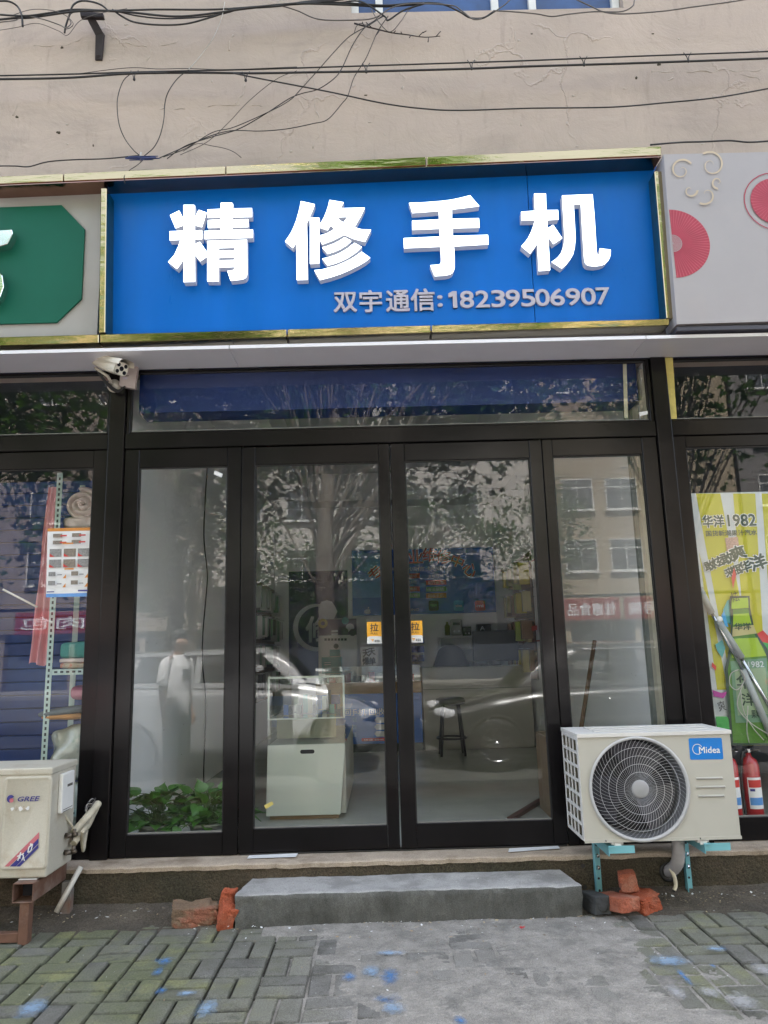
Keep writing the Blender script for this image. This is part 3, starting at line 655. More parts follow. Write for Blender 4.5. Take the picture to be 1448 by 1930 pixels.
# the gold strips run on over the green sign; a visible joint here and there
for x0, x1 in ((-30, 118), (120, 424), (426, 803), (805, 1247)):
    def ye(x, a, b_): return a + (b_ - a) * x / 1240
    bar('gold_frame', [P(x0, ye(x0, 332, 275), YO), P(x1, ye(x1, 332, 275), YO), P(x1, ye(x1, 347, 293), YO), P(x0, ye(x0, 347, 293), YO)], .29, GOLD, sign)
mb = MB(); a, b_ = P(-30, 349, YO), P(1247, 293.5, YO)
mb.hexa([Vector((a.x, YO + .004, a.z - .001)), Vector((b_.x, YO + .004, b_.z - .001)), Vector((b_.x, YO + .004, b_.z - .006)), Vector((a.x, YO + .004, a.z - .006))], [Vector((a.x, YF - .001, a.z - .001)), Vector((b_.x, YF - .001, b_.z - .001)), Vector((b_.x, YF - .001, b_.z - .006)), Vector((a.x, YF - .001, a.z - .006))], pm('brown_mirror_steel', (0.30, 0.18, 0.14), rough=0.10, metal=1.0, bump=.4, bscale=5, bdist=.02)); mb.build('frame_reveal', sign)
for x0, x1 in ((-30, 186), (188, 540), (542, 812), (814, 1262)):
    def ye(x, a, b_): return a + (b_ - a) * x / 1275
    bar('gold_frame', [P(x0, ye(x0, 635, 600), YO), P(x1, ye(x1, 635, 600), YO), P(x1, ye(x1, 652, 613), YO), P(x0, ye(x0, 652, 613), YO)], .10, GOLD, sign)
bar('gold_frame', [P(190, 354, YO), P(201, 354, YO), P(198, 627, YO), P(186, 628, YO)], .129, GOLD, sign)
bar('gold_frame', [P(1234, 322, YO + .02), P(1248, 322, YO + .02), P(1272, 600, YO + .02), P(1257, 600, YO + .02)], .109, GOLD, sign)
LIT = emat('lit_white_acrylic', (0.88, 0.96, 1.0), 0.40)
RETURN = emat('letter_side', (0.66, 0.74, 1.0), 0.017)          # the acrylic sides let some of the lamp light out
CH = {
 '精': ((310, 370), [[(290,130),(450,130),(465,145),(462,330),(520,205),(640,245),(570,468),(462,440),(462,520),(572,515),(572,650),(462,655),(462,722),(540,690),(640,835),(640,920),(545,985),(462,885),(465,1295),(290,1300),(290,950),(245,1030),(190,1100),(55,995),(150,890),(210,760),(245,660),(80,668),(80,530),(290,522),(290,440),(170,485),(85,285),(225,215),(288,340)],
   [(855,97),(1025,97),(1042,120),(1040,185),(1328,178),(1328,312),(1035,318),(1035,352),(1272,348),(1272,465),(1035,468),(1035,510),(1343,505),(1340,628),(605,648),(605,525),(855,518),(855,472),(660,480),(660,362),(855,352),(855,320),(655,326),(655,200),(855,190)],
   [(652,678),(1252,660),(1255,1180),(1248,1215),(1225,1243),(1190,1258),(1150,1266),(1005,1280),(955,1130),(1040,1120),(1060,1105),(1065,1070),(825,1080),(825,1288),(650,1288)], [(825,785),(1065,778),(1065,820),(825,828)], [(825,932),(1065,925),(1065,965),(825,972)]]),
 '修': ((530, 365), [[(300,112),(512,160),(475,265),(430,360),(390,450),(395,700),(405,1305),(238,1310),(230,745),(180,825),(60,725),(105,660),(150,590),(195,495),(232,400),(262,290),(285,200)], [(438,362),(572,362),(584,375),(578,1060),(438,1065)],
   [(735,95),(950,130),(900,220),(1270,212),(1205,350),(1110,510),(1220,540),(1365,545),(1270,730),(1110,690),(955,625),(800,705),(625,770),(592,705),(592,632),(700,600),(810,535),(755,480),(705,555),(594,518),(594,455),(650,360),(690,260),(715,180)], [(850,357),(1010,352),(945,438),(895,405)],
   [(966,660),(1066,718),(992,786),(895,843),(802,884),(707,914),(622,815),(712,790),(802,754),(890,710)], [(1110,745),(1226,808),(1160,874),(1075,934),(985,992),(895,1032),(798,1066),(706,1090),(624,984),(714,964),(806,936),(906,892),(1016,824)],
   [(1222,880),(1352,972),(1280,1030),(1180,1090),(1040,1160),(900,1220),(740,1272),(590,1310),(504,1160),(612,1150),(704,1127),(834,1092),(954,1042),(1056,992),(1136,942)]]),
 '手': ((750, 355), [[(170,220),(360,215),(540,200),(690,188),(820,170),(960,140),(1095,105),(1238,270),(1000,300),(820,320),(822,462),(1230,452),(1238,595),(832,605),(835,720),(1368,705),(1376,850),(850,880),(860,1000),(862,1200),(850,1245),(830,1282),(790,1305),(720,1322),(560,1332),(492,1165),(615,1157),(640,1148),(655,1125),(658,1080),(648,885),(95,908),(90,755),(640,730),(635,612),(220,630),(217,490),(628,470),(622,345),(220,375),(200,300)]]),
 '机': ((975, 350), [[(258,118),(435,118),(442,370),(620,368),(628,512),(458,522),(462,645),(545,592),(683,795),(550,885),(470,775),(500,1280),(328,1295),(305,875),(255,950),(195,1030),(62,920),(110,865),(160,800),(205,715),(240,625),(270,525),(65,530),(60,395),(272,378)],
   [(680,148),(1142,130),(1160,320),(1175,500),(1190,750),(1205,1000),(1215,1048),(1228,1052),(1243,1035),(1252,950),(1418,970),(1415,1050),(1400,1100),(1370,1148),(1330,1185),(1280,1208),(1180,1224),(1090,1215),(1055,1200),(1030,1170),(1015,1100),(990,700),(965,280),(857,285),(875,600),(885,800),(870,950),(845,1045),(800,1120),(740,1195),(675,1255),(520,1155),(575,1120),(620,1080),(660,1030),(690,960),(712,870),(718,760),(700,450)]])}
for c, ((ox, oy), outs) in CH.items():
    pol = []
    for ol in outs:
        pts = [P(ox + x / 8.0444, oy + y / 8.0444, YF - .052) for x, y in ol]; pol.append([(p.x, p.z) for p in pts])
    def inside(p, q):
        c_ = False
        for i in range(len(q)):
            (x0_, y0_), (x1_, y1_) = q[i - 1], q[i]
            if (y0_ > p[1]) != (y1_ > p[1]) and p[0] < (x1_ - x0_) * (p[1] - y0_) / (y1_ - y0_) + x0_: c_ = not c_
        return c_
    own = [[q for q in pol if q is not o and inside(q[0], o)] for o in pol]; holes = [id(q) for h_ in own for q in h_]
    mb = MB()
    for o, h_ in zip(pol, own):
        if id(o) in holes: continue
        vs, ff, fo = solid(o, h_, .025)
        W_ = [Vector((v.x, YF - .027 - v.z, v.y)) for v in vs]; mb.add(W_, ff, LIT); mb.add(W_, fo, RETURN)
    mb.build('lit_character', sign, fixn=False)
GREYL = pm('grey_acrylic_letter', (0.46, 0.43, 0.50), rough=0.5, var=0.05)
def letter(t, x0, y0, x1, y1, bold):
    """one raised letter fitted to its box in the photo (left, top, right, bottom)"""
    vs, fs, ns = text_mesh(t, 0, .02, 4) if t != '1' else poly_mesh([[(0, .87), (.5, 1), (.96, 1), (.96, 0), (.5, 0), (.5, .70), (.02, .64)]], .02)
    a0 = min(v.x for v in vs); a1 = max(v.x for v in vs); b0 = min(v.y for v in vs); b1 = max(v.y for v in vs)
    A, B = P(x0, y1, YF - .012), P(x1, y0, YF - .012); sl = -0.026
    q = []
    for v in vs:
        u = (v.x - a0) / (a1 - a0); k = (v.y - b0) / (b1 - b0)
        q.append(Vector((A.x + (B.x - A.x) * u, YF - .0065 - v.z * .3, A.z + (B.z - A.z) * k)))
    mb = MB(); d = bold * (B.z - A.z) * .62
    for i, (dx, dz) in enumerate(((0, 0), (d, d), (-d, d), (d, -d), (-d, -d), (d, 0), (-d, 0), (0, d), (0, -d))): mb.add([p + Vector((dx, -.0002 * i, dz)) for p in q], fs, GREYL)
    mb.build('small_letter', sign, fixn=False)
zz = 280 / 1448.0
for t, a in (('双', (630, 551, 672, 588)), ('宇', (679, 547, 719, 588)), ('通', (729, 547, 771, 587)), ('信', (776, 544, 818, 586))): letter(t, *a, .030)
letter(':', 826, 557, 833.5, 577.5, .045)
for t, x in zip('18239506907', (846.5, 868.5, 898, 927.5, 955, 984, 1011, 1039, 1068.5, 1097.5, 1125.5)):
    wd = {'1': 14, '7': 22}.get(t, 23.5); cy_ = 566 - (x - 868) * 0.0245 - 1.5
    letter(t, x, cy_ - 16, x + wd, cy_ + 15.5, .033 if t != '1' else .012)

# ------------------------------------------------------------------ neighbours' signs
gs = thing('green_shop_sign', 'white sign board with a green eight-sided field at the left edge', 'shop sign')
CREAM = pm('cream_board', (0.36, 0.345, 0.325), rough=0.5, var=0.06, vscale=2, dirt=(0.32, 0.30, 0.265), dscale=2.5, dlo=.5, dhi=.75, damt=.6)
GREEN = pm('green_board', (0.004, 0.105, 0.065), rough=0.55, var=0.08, vscale=3, spec=.25)
f = [P(-60, 375, YF - .005), P(189, 360, YF - .005), P(187, 627, YF - .005), P(-60, 645, YF - .005)]
a, b_ = P(-60, 360, YF - .005).z, P(-60, 645, YF - .005).z
mb = MB(); mb.box(-4.4, P(190, 500, YF).x, YF - .005, YF + .02, b_ - .02, a + .06, CREAM); mb.build('board', gs)
oc = [(-200, 398), (116, 386), (160, 432), (154, 563), (107, 608), (-200, 616)]
w_ = [P(x, y, YF - .018) for x, y in oc]
mb = MB(); mb.add(w_ + [p + Vector((0, .012, 0)) for p in w_], [tuple(range(6))[::-1], tuple(range(6, 12))] + [(i, (i + 1) % 6, (i + 1) % 6 + 6, i + 6) for i in range(6)], GREEN); mb.build('green_field', gs, bevel=.002)
CHROME = pm('chrome_letter', (0.75, 0.76, 0.78), rough=0.12, metal=1.0)
for pl in ([(-70, 436), (10, 433), (22, 432), (24, 440), (14, 460), (-6, 466), (-70, 470)], [(-60, 510), (-6, 507), (4, 518), (7, 540), (0, 560), (-10, 568), (-60, 572)]):
    w_ = [P(x, y, YF - .075) for x, y in pl]; n_ = len(w_)
    mb = MB(); mb.add(w_ + [p + Vector((0, .055, 0)) for p in w_], [tuple(range(n_))[::-1]] + [(i, (i + 1) % n_, (i + 1) % n_ + n_, i + n_) for i in range(n_)], CHROME); mb.build('chrome_letter', gs, bevel=.003)
fs_ = thing('fan_shop_sign', 'white sign board printed with red paper fans and gold swirls at the right edge', 'shop sign')
YR = -0.33
GREYW = pm('pale_board', (0.36, 0.34, 0.35), rough=0.55, var=0.05, vscale=2, bump=.1, bscale=30, dirt=(0.40, 0.35, 0.335), dscale=3, dlo=.55, dhi=.8, damt=.5)
q = [P(1251, 291, YR), P(2000, 274, YR), P(2020, 589, YR), P(1276, 611, YR)]
mb = MB(); mb.hexa(q, [p + Vector((0, .16, 0)) for p in q], GREYW); mb.build('board', fs_)
mb = MB(); q = [P(1277, 613, YR + .02), P(1640, 601, YR + .02), P(1642, 640, YR + .30), P(1278, 640, YR + .30)]
mb.box(P(1277, 613, YR).x, 4.4, YR + .01, -.03, P(1277, 611, YR).z - .035, P(1277, 611, YR).z - .012, pm('dark_sign_underside', (0.05, 0.05, 0.07), rough=.5)); mb.build('underside', fs_)
s = Sheet((0, YR - .001, 0), (1, 0, 0), (0, 0, 1))
FANR = pm('fan_red', (0.36, 0.028, 0.06), rough=.5, var=.12, vscale=12); FANL = pm('fan_light_red', (0.46, 0.08, 0.11), rough=.5); SWIRL = pm('gold_swirl', (0.52, 0.42, 0.30), rough=.5)
c1 = P(1268, 459, YR); r1 = (P(1338, 459, YR) - c1).x
x_edge = P(1264, 459, YR).x
def half_disc(s, c, r, m, rr=(-pi / 2, pi / 2), k=None): s.poly([(c.x, c.z)] + [(c.x + r * cos(rr[0] + (rr[1] - rr[0]) * i / 40), c.z + r * sin(rr[0] + (rr[1] - rr[0]) * i / 40)) for i in range(41)], m, k)
half_disc(s, c1, r1, FANR)
kk = s._k(None)
for i in range(36):
    a = -pi / 2 + .04 + (pi - .08) * i / 35
    for rr0 in (0.32,): s.poly([(c1.x + r1 * rr0 * cos(a), c1.z + r1 * rr0 * sin(a)), (c1.x + r1 * cos(a - .012), c1.z + r1 * sin(a - .012)), (c1.x + r1 * cos(a + .012), c1.z + r1 * sin(a + .012))], FANL, kk)
half_disc(s, c1, r1 * .25, GREYW)
for i in range(9): s.ring(c1.x, c1.z, r1 * (.03 + .024 * i), r1 * (.04 + .024 * i), FANR, a0=-pi / 2, a1=pi / 2, k=s.k if i == 0 else s.k)
s.k += 1
c2 = P(1462, 380, YR); r2 = (P(1462, 380, YR) - P(1414, 380, YR)).x
s.ring(c2.x, c2.z, r2 * 1.22, r2 * 1.26, FANR); s.disc(c2.x, c2.z, r2, FANR); 
kk = s._k(None)
for i in range(44):
    a = 2 * pi * i / 44; s.poly([(c2.x + r2 * .3 * cos(a), c2.z + r2 * .3 * sin(a)), (c2.x + r2 * cos(a - .012), c2.z + r2 * sin(a - .012)), (c2.x + r2 * cos(a + .012), c2.z + r2 * sin(a + .012))], FANL, kk)
def swirl(s, cx_, cy_, r, turns, a0, dirn):
    k = s._k(None); pts = []
    for i in range(60):
        t = i / 59; a = a0 + dirn * t * turns * 2 * pi; rr = r * (1 - t * .85)
        p = P(cx_ + rr * cos(a), cy_ + rr * sin(a), YR); wv = .006 * (1.15 - t); d = Vector((cos(a), -sin(a)))
        pts.append(((p.x - d.x * wv, p.z - d.y * wv), (p.x + d.x * wv, p.z + d.y * wv)))
    for i in range(59): s.mb.quad(s.at(*pts[i][0], k), s.at(*pts[i][1], k), s.at(*pts[i + 1][1], k), s.at(*pts[i + 1][0], k), SWIRL)
for a in ((1340, 312, 26, 1.3, -2.2, 1), (1284, 322, 22, 1.25, -.6, -1), (1352, 345, 12, 1.0, 1.5, 1), (1300, 360, 14, .9, 0, 1), (1330, 368, 20, .8, 2.2, -1)): swirl(s, *a)
s.build('print', fs_)

# ================================================================== cables
CABLE = pm('black_cable', (0.018, 0.017, 0.018), rough=0.6, var=0.2)
GREYC = pm('grey_cable', (0.10, 0.09, 0.085), rough=0.6); PALEC = pm('pale_cable', (0.42, 0.40, 0.37), rough=0.6); BLUEC = pm('blue_cable', (0.02, 0.035, 0.13), rough=0.5)
def cable(lab, pts, r, m=CABLE, Y=-0.14, n=6, name='cable', grp='cables strung across the plaster wall', twist=0.0):
    random.seed(len(pts) * 7 + int(pts[0][0]))
    q = [P(x, y, Y(i) if callable(Y) else Y + random.uniform(-.02, .02)) for i, (x, y) in enumerate(pts)]
    mb = MB(); mb.tube(catmull(q, 8), r, m, n); return tag(mb.build(name), lab, 'cable', grp)
cable('upper of the two long black service cables across the wall', [(-60, 144), (120, 140), (250, 136), (380, 133), (500, 130), (724, 123), (880, 118), (1000, 114), (1200, 106), (1448, 97), (1540, 92)], .0052)
cable('lower thicker one of the two long black service cables', [(-60, 150), (120, 147), (240, 139), (360, 137), (480, 138), (600, 136), (724, 134), (900, 129), (1000, 125), (1200, 119), (1448, 110), (1540, 106)], .0075)
cable('single black cable sagging low to the right below the pair', [(440, 138), (500, 150), (620, 173), (724, 195), (800, 205), (870, 208), (1000, 204), (1150, 202), (1250, 194), (1350, 184), (1448, 167), (1540, 150)], .0048)
cable('black cable along the very top left, dipping to the roof window', [(-40, 24), (40, 30), (90, 25), (140, 18), (210, 20), (290, 18), (400, 18), (480, 13), (560, 6), (620, 2), (700, -8)], .0065)
cable('black cable hugging the wall top, passing under the iron bracket arm', [(-40, 41), (30, 34), (60, 33), (150, 21), (230, 22), (330, 31), (410, 24), (470, 15), (560, 7), (650, 9), (720, 12), (790, 8)], .0075)
cable('black cable with a deep sag right of the iron bracket', [(212, 18), (232, 32), (255, 42), (300, 47), (350, 45), (400, 32), (440, 20), (520, 11), (600, 5)], .0060)
cable('second shallower sag right of the iron bracket', [(215, 20), (260, 30), (310, 35), (370, 33), (420, 26), (460, 16), (540, 9)], .0050)
cable('black cable loop hanging at the left of the iron bracket', [(122, 62), (124, 50), (132, 26), (138, 10), (152, 2), (172, 3), (192, 10), (206, 22)], .0060)
cable('short black cable end hooked over at the top left corner', [(-20, 6), (0, 2), (18, 3), (33, 12), (41, 28), (43, 50)], .0068)
cable('grey cable twisting by the bracket loop', [(0, 42), (30, 38), (45, 30), (80, 36), (110, 46), (124, 52), (134, 44), (130, 30), (150, 20), (200, 20)], .0035, GREYC)
cable('thin brown wire drooping left of the bracket', [(20, 30), (60, 18), (100, 20), (125, 30), (138, 44), (133, 52), (124, 55)], .0025, GREYC)
cable('pale cable running over the blue window', [(520, 8), (560, 20), (600, 36), (660, 38), (705, 34), (740, 14), (780, 7), (850, 10), (870, 20), (890, 35), (905, 36), (920, 30), (950, 10), (965, -4)], .0042, GREYC)
cable('dark cable bundle strand crossing below the blue window', [(430, 18), (480, 14), (560, 8), (640, 5), (724, 10), (780, 6), (830, 7), (866, 22), (885, 33), (910, 34), (930, 22)], .0060)
cable('grey cable along the wall under the blue window', [(930, 20), (965, 22), (1010, 26), (1040, 31), (1070, 27), (1120, 22), (1170, 22), (1192, 12), (1196, 0)], .0045, GREYC)
cable('dark cable rising to the right above the plaster', [(1080, -4), (1110, 10), (1140, 23), (1180, 26), (1250, 21), (1300, 14), (1330, 10), (1400, 0), (1448, -10)], .0045, GREYC)
cable('black cable dipping at the left end of the blue window', [(560, 8), (600, 3), (640, 5), (680, 3), (724, 30), (732, 38), (760, 20), (800, 6)], .0055)
cable('black strand along the very top edge', [(440, 16), (520, 12), (580, 3), (650, -2), (740, -6)], .0070)
cable('white thin wire hanging from the top bundle', [(424, 4), (419, 30), (412, 50), (400, 75), (382, 100), (364, 122), (355, 131)], .0022, PALEC)
cable('wire loop hanging left, ending in the blue coil', [(245, 140), (233, 152), (224, 175), (221, 200), (225, 235), (236, 262), (252, 283), (265, 294)], .0030)
cable('wire loop hanging right, ending in the blue coil', [(356, 131), (335, 148), (318, 172), (311, 195), (309, 225), (302, 255), (290, 278), (272, 294)], .0030)
cable('outermost of three wires drawn down to the coil', [(722, 29), (700, 45), (660, 68), (630, 98), (600, 132), (570, 165), (545, 190), (500, 214), (440, 240), (400, 250), (350, 280), (308, 296)], .0026)
cable('middle wire of three drawn down to the coil', [(724, 30), (690, 50), (665, 85), (645, 128), (630, 148), (600, 168), (570, 176), (545, 186), (500, 215), (450, 243), (400, 258), (350, 275), (315, 299)], .0030)
cable('inner wire of three, bent at the knot right of centre', [(732, 30), (712, 60), (690, 110), (668, 145), (656, 180), (645, 195), (618, 225), (590, 233), (540, 243), (490, 247), (440, 246), (400, 255), (360, 272), (300, 298)], .0028)
cable('short wire curling on the wall above the sign', [(345, 285), (372, 271), (400, 275), (425, 280), (442, 287), (455, 297)], .0020)
cable('black cable lying along the sign top at the left', [(-30, 317), (0, 313), (30, 313), (55, 314), (90, 305), (140, 301), (200, 299), (262, 293)], .0040, Y=-.2)
cable('black cable lying along the sign top at the right', [(1226, 273), (1260, 270), (1290, 268), (1330, 267), (1375, 265), (1410, 268), (1448, 266), (1500, 262)], .0055, Y=-.2)
cable('thin wire dropping from the coil across the gold frame', [(272, 300), (258, 312), (243, 322), (234, 334), (236, 346)], .0022, Y=-.302)
cable('thin wire wandering from the top bundle to the left wall edge', [(-20, 60), (30, 52), (70, 44), (110, 58), (128, 66), (150, 40), (185, 26), (240, 16)], .0022, GREYC)
cable('thin dark wire drawn from the pair down behind the coil', [(560, 133), (520, 150), (470, 190), (430, 232), (390, 268), (340, 292)], .0019)
cable('slack thin wire between the two long cables at the left', [(140, 140), (240, 128), (300, 130), (352, 129), (430, 131), (560, 126)], .0022)
cable('thin wire hanging off the cable knot toward the twig', [(716, 30), (704, 40), (690, 47), (680, 44), (672, 50), (668, 62)], .0022)
cable('grey strand looping below the blue window edge', [(700, 18), (716, 44), (736, 60), (756, 40), (772, 18), (800, 8)], .0028, GREYC)
# clips on the two service cables
for i, (x, y) in enumerate(((253, 142), (463, 144), (690, 128), (888, 122), (1100, 115), (1296, 108))):
    mb = MB(); c = P(x, y, -.15)
    mb.tube([c + Vector((-.022, 0, .035)), c + Vector((-.006, -.004, .0)), c + Vector((0, -.004, -.03))], .003, CABLE, 5); mb.tube([c + Vector((.026, 0, .035)), c + Vector((.006, -.004, .0)), c + Vector((.004, -.004, -.03))], .003, CABLE, 5)
    mb.ellipsoid(c + Vector((.002, -.002, -.03)), (.009, .008, .012), CABLE, 8, 6)
    tag(mb.build('cable_clip'), 'black wire tie clipping the two long cables together, %s' % ('above the coil', 'left of the sagging branch', 'by the crossing wires', 'over the third sign character', 'over the fourth sign character', 'above the red fan sign')[i], 'cable clip', 'ties on the service cables')
random.seed(3)
mb = MB()
for k in range(7):
    c = P(268 + random.uniform(-3, 5), 298 + random.uniform(-2, 3), -.235); a = random.uniform(.055, .10); b_ = random.uniform(.018, .036); ph = random.uniform(0, 6)
    mb.tube([c + Vector((a * cos(2 * pi * i / 22 + ph), .04 * sin(2 * pi * i / 22 + ph), b_ * sin(2 * pi * i / 22 + ph) + .004 * k - .01)) for i in range(23)], .0026, BLUEC, 5)
c = P(266, 296, -.25); mb.tube([c + Vector((0, 0, .03)), c + Vector((0, -.012, 0)), c + Vector((0, 0, -.03))], .005, PALEC, 5)
tag(mb.build('wire_coil'), 'coil of blue black wire tied up on top of the blue sign', 'wire coil')
# iron bracket
IRON = pm('rusted_black_iron', (0.020, 0.014, 0.016), rough=.7, var=.3, vscale=15, dirt=(0.10, 0.04, 0.025), dscale=9, dlo=.58, dhi=.75, bump=.3, bscale=60)
br_ = thing('wall_bracket', 'dark rusty iron bracket fixed to the wall at the upper left', 'bracket', P(188, 100, 0))
q = [P(150, 20, -.10), P(194, 23, -.10), P(195, 32, -.10), P(152, 31, -.10)]; mb = MB(); mb.hexa(q, [p + Vector((0, .03, 0)) for p in q], IRON); mb.build('arm', br_, bevel=.003)
q = [P(162, 31, -.085), P(178, 31, -.085), P(195, 62, -.045), P(180, 66, -.045)]; mb = MB(); mb.hexa(q, [p + Vector((0, .022, 0)) for p in q], IRON); mb.build('brace', br_, bevel=.003)
q = [P(180, 64, -.045), P(196, 62, -.045), P(192, 112, -.012), P(179, 112, -.012)]; mb = MB(); mb.hexa(q, [p + Vector((0, .02, 0)) for p in q], IRON); mb.tube([P(186, 108, -.016), P(186, 108, .02)], .018, IRON, 14); mb.build('foot', br_, bevel=.002)
# dead twig caught on the wall
mb = MB(); tw = [(668, 44), (690, 50), (715, 56), (740, 62), (765, 65), (800, 70), (830, 68)]
pts = catmull([P(x, y, -.05) for x, y in tw], 5); mb.tube(pts, [.006 - .0035 * i / len(pts) for i in range(len(pts))], IRON, 6)
for a, b_ in (((686, 49), (683, 41)), ((702, 53), (690, 42)), ((716, 57), (708, 68)), ((757, 64), (756, 60)), ((790, 68), (798, 60)), ((797, 62), (804, 58)), ((808, 70), (807, 79)), ((822, 69), (831, 59)), ((775, 66), (772, 71)), ((742, 62), (746, 58))): mb.tube([P(*a, -.05), P(*b_, -.065)], .003, IRON, 5)
tag(mb.build('dead_twig'), 'dry thorny twig stuck to the wall under the blue window', 'twig')

# ================================================================== security camera
CW = pm('aged_white_plastic', (0.60, 0.56, 0.47), rough=.45, var=.1, vscale=9, dirt=(0.42, 0.30, 0.16), dscale=6, dlo=.55, dhi=.8, damt=.5)
DLENS = pm('dark_lens', (0.012, 0.012, 0.016), rough=.08)
cc = thing('security_camera', 'cream bullet security camera under the soffit on the left frame post', 'security camera', P(232, 715, -.02))
A = P(229, 695, -.25); B = P(168, 681, -.05)        # front end, rear end of the housing axis
ax = (A - B).normalized(); sd = ax.cross(Vector((0, 0, 1))).normalized(); u_ = sd.cross(ax).normalized(); Ln = (A - B).length
def hous(u, v):
    t = u; ta = [(0, .024, .016), (.18, .034, .030), (.45, .040, .036), (.8, .044, .040), (1, .044, .040)]
    for i in range(4):
        if ta[i][0] <= t <= ta[i + 1][0]:
            f_ = (t - ta[i][0]) / (ta[i + 1][0] - ta[i][0]); rx = lerp(ta[i][1], ta[i + 1][1], f_); rz = lerp(ta[i][2], ta[i + 1][2], f_)
    a = 2 * pi * v; q = lambda x: math.copysign(abs(x) ** .6, x)
    return B + ax * (Ln * t) + sd * (rx * q(cos(a))) + u_ * (rz * q(sin(a)) + .03 * (1 - t) ** 2)
mb = MB(); mb.grid(hous, 24, 24, CW); mb.build('housing', cc)
mb = MB()
def hood(u, v):
    a = pi * .02 + pi * .96 * v; q = lambda x: math.copysign(abs(x) ** .6, x)
    return B + ax * (Ln * (u * 1.12)) + sd * (.050 * q(cos(a))) + u_ * (.044 * q(sin(a)) + .012)
mb.grid(hood, 10, 16, CW); mb.build('sun_hood', cc)
mb = MB(); F0 = A + ax * .002
mb.add([F0 + sd * (.042 * math.copysign(abs(cos(2 * pi * k / 24)) ** .6, cos(2 * pi * k / 24))) + u_ * (.038 * math.copysign(abs(sin(2 * pi * k / 24)) ** .6, sin(2 * pi * k / 24))) for k in range(24)], [list(range(24))], CW)
mb.build('front_plate', cc)
for dx, dz, r in ((0, 0, .0125), (-.023, .019, .010), (.023, .019, .010), (-.023, -.019, .010), (.023, -.019, .010)):
    mb = MB(); c = F0 + sd * dx + u_ * dz; mb.disc(c + ax * .0008, r + .002, CHROME, ax); mb.disc(c + ax * .0016, r, DLENS, ax); mb.build('lens', cc, fixn=False)
q = [P(228, 689, -.05), P(260, 690, -.05), P(254, 733, -.05), P(224, 727, -.05)]
jb = thing('junction_box', 'pinkish grey plastic junction box beside the security camera', 'junction box', P(240, 730, -.02)); mb = MB(); JB = pm('junction_plastic', (0.44, 0.38, 0.36), rough=.5, var=.05)
mb.hexa(q, [p + Vector((0, .035, 0)) for p in q], JB); mb.build('box', jb, bevel=.005, seg=2)
s = Sheet(P(231, 713, -.0515), (1, 0, 0), (0, 0, 1)); s.rect(0, .012, .038, .005, INK); s.rect(.002, -.006, .028, .012, GREYL); s.build('print', jb)
mb = MB(); c0 = P(216, 728, -.022); mb.disc(c0, .04, CW, n=28); mb.lathe([(.04, 0), (.04, .012), (.02, .03), (.012, .05)], CW, 24, Matrix.Translation(c0) @ Matrix.Rotation(pi / 2, 4, 'X')); mb.build('mount_base', cc)
mb = MB(); mb.tube([c0 + Vector((0, -.04, 0)), c0 + Vector((-.01, -.09, .03)), B + ax * .09 - u_ * .03], .009, CW, 8); mb.build('arm', cc)
mb = MB()
for k in range(3): mb.tube(catmull([B + ax * .08 - u_ * .03, P(204, 722 + 3 * k, -.08), P(222, 735 + 2 * k, -.06), P(236, 728, -.055)], 6), .004, BLACK2, 6)
mb.build('lead', cc)

# ================================================================== air conditioners
ACW = pm('ac_white_steel', (0.45, 0.435, 0.385), rough=.45, var=.04, vscale=3, dirt=(0.36, 0.33, 0.27), dscale=5, dlo=.6, dhi=.85, damt=.4)
ACT = pm('ac_white_top', (0.62, 0.61, 0.59), rough=.45, var=.04, dirt=(0.38, 0.33, 0.27), dscale=8, dlo=.55, dhi=.8, damt=.5)
DARKIN = pm('dark_cavity', (0.010, 0.010, 0.014), rough=.8)
FIN = pm('aluminium_fins', (0.20, 0.17, 0.11), rough=.5, metal=.6, var=.2, vscale=8)
GUARD = pm('white_wire_guard', (0.56, 0.56, 0.58), rough=.35)
HUBG = pm('grey_hub', (0.46, 0.46, 0.47), rough=.5)
ac = thing('air_conditioner', 'cream white air conditioner outdoor unit with round fan guard on blue brackets', 'air conditioner', (1.347, -.285, .33))
x0, x1, y0, y1, z0, z1 = .966, 1.727, -.45, -.12, .352, .838
fcx, fcz = P(1205, 1486, y0).x, P(1205, 1486, y0).z; fr_ = .236
# front panel with a round opening, built as a ring of quads
def panel_with_hole(mb, x0, x1, z0, z1, y, cx, cz, r, m, n=64):
    pr = []; rc = []
    for k in range(n):
        a = 2 * pi * k / n; pr.append((cx + r * cos(a), cz + r * sin(a)))
        dx, dz = cos(a), sin(a); t = min(((x1 - cx) / dx if dx > 1e-6 else (x0 - cx) / dx if dx < -1e-6 else 1e9), ((z1 - cz) / dz if dz > 1e-6 else (z0 - cz) / dz if dz < -1e-6 else 1e9)); rc.append((cx + dx * t, cz + dz * t))
    vs = [(a, y, b) for a, b in pr] + [(a, y, b) for a, b in rc]; fs = [(k, (k + 1) % n, n + (k + 1) % n, n + k) for k in range(n)]
    cs = [(x0, z0), (x1, z0), (x1, z1), (x0, z1)]
    for c in cs:
        a = atan2(c[1] - cz, c[0] - cx) % (2 * pi); k = int(a / (2 * pi) * n) % n; vs.append((c[0], y, c[1])); fs.append((n + k, n + (k + 1) % n, len(vs) - 1))
    mb.add(vs, fs, m)
mb = MB(); panel_with_hole(mb, x0 + .0, x1 - .245, z0, z1, y0, fcx, fcz, fr_, ACW)
mb.quad((x1 - .245, y0, z0), (x1, y0, z0), (x1, y0, z1), (x1 - .245, y0, z1), ACW)
mb.quad((x1, y0, z0), (x1, y1, z0), (x1, y1, z1), (x1, y0, z1), ACW); mb.quad((x0, y0, z0), (x1, y0, z0), (x1, y1, z0), (x0, y1, z0), ACW)
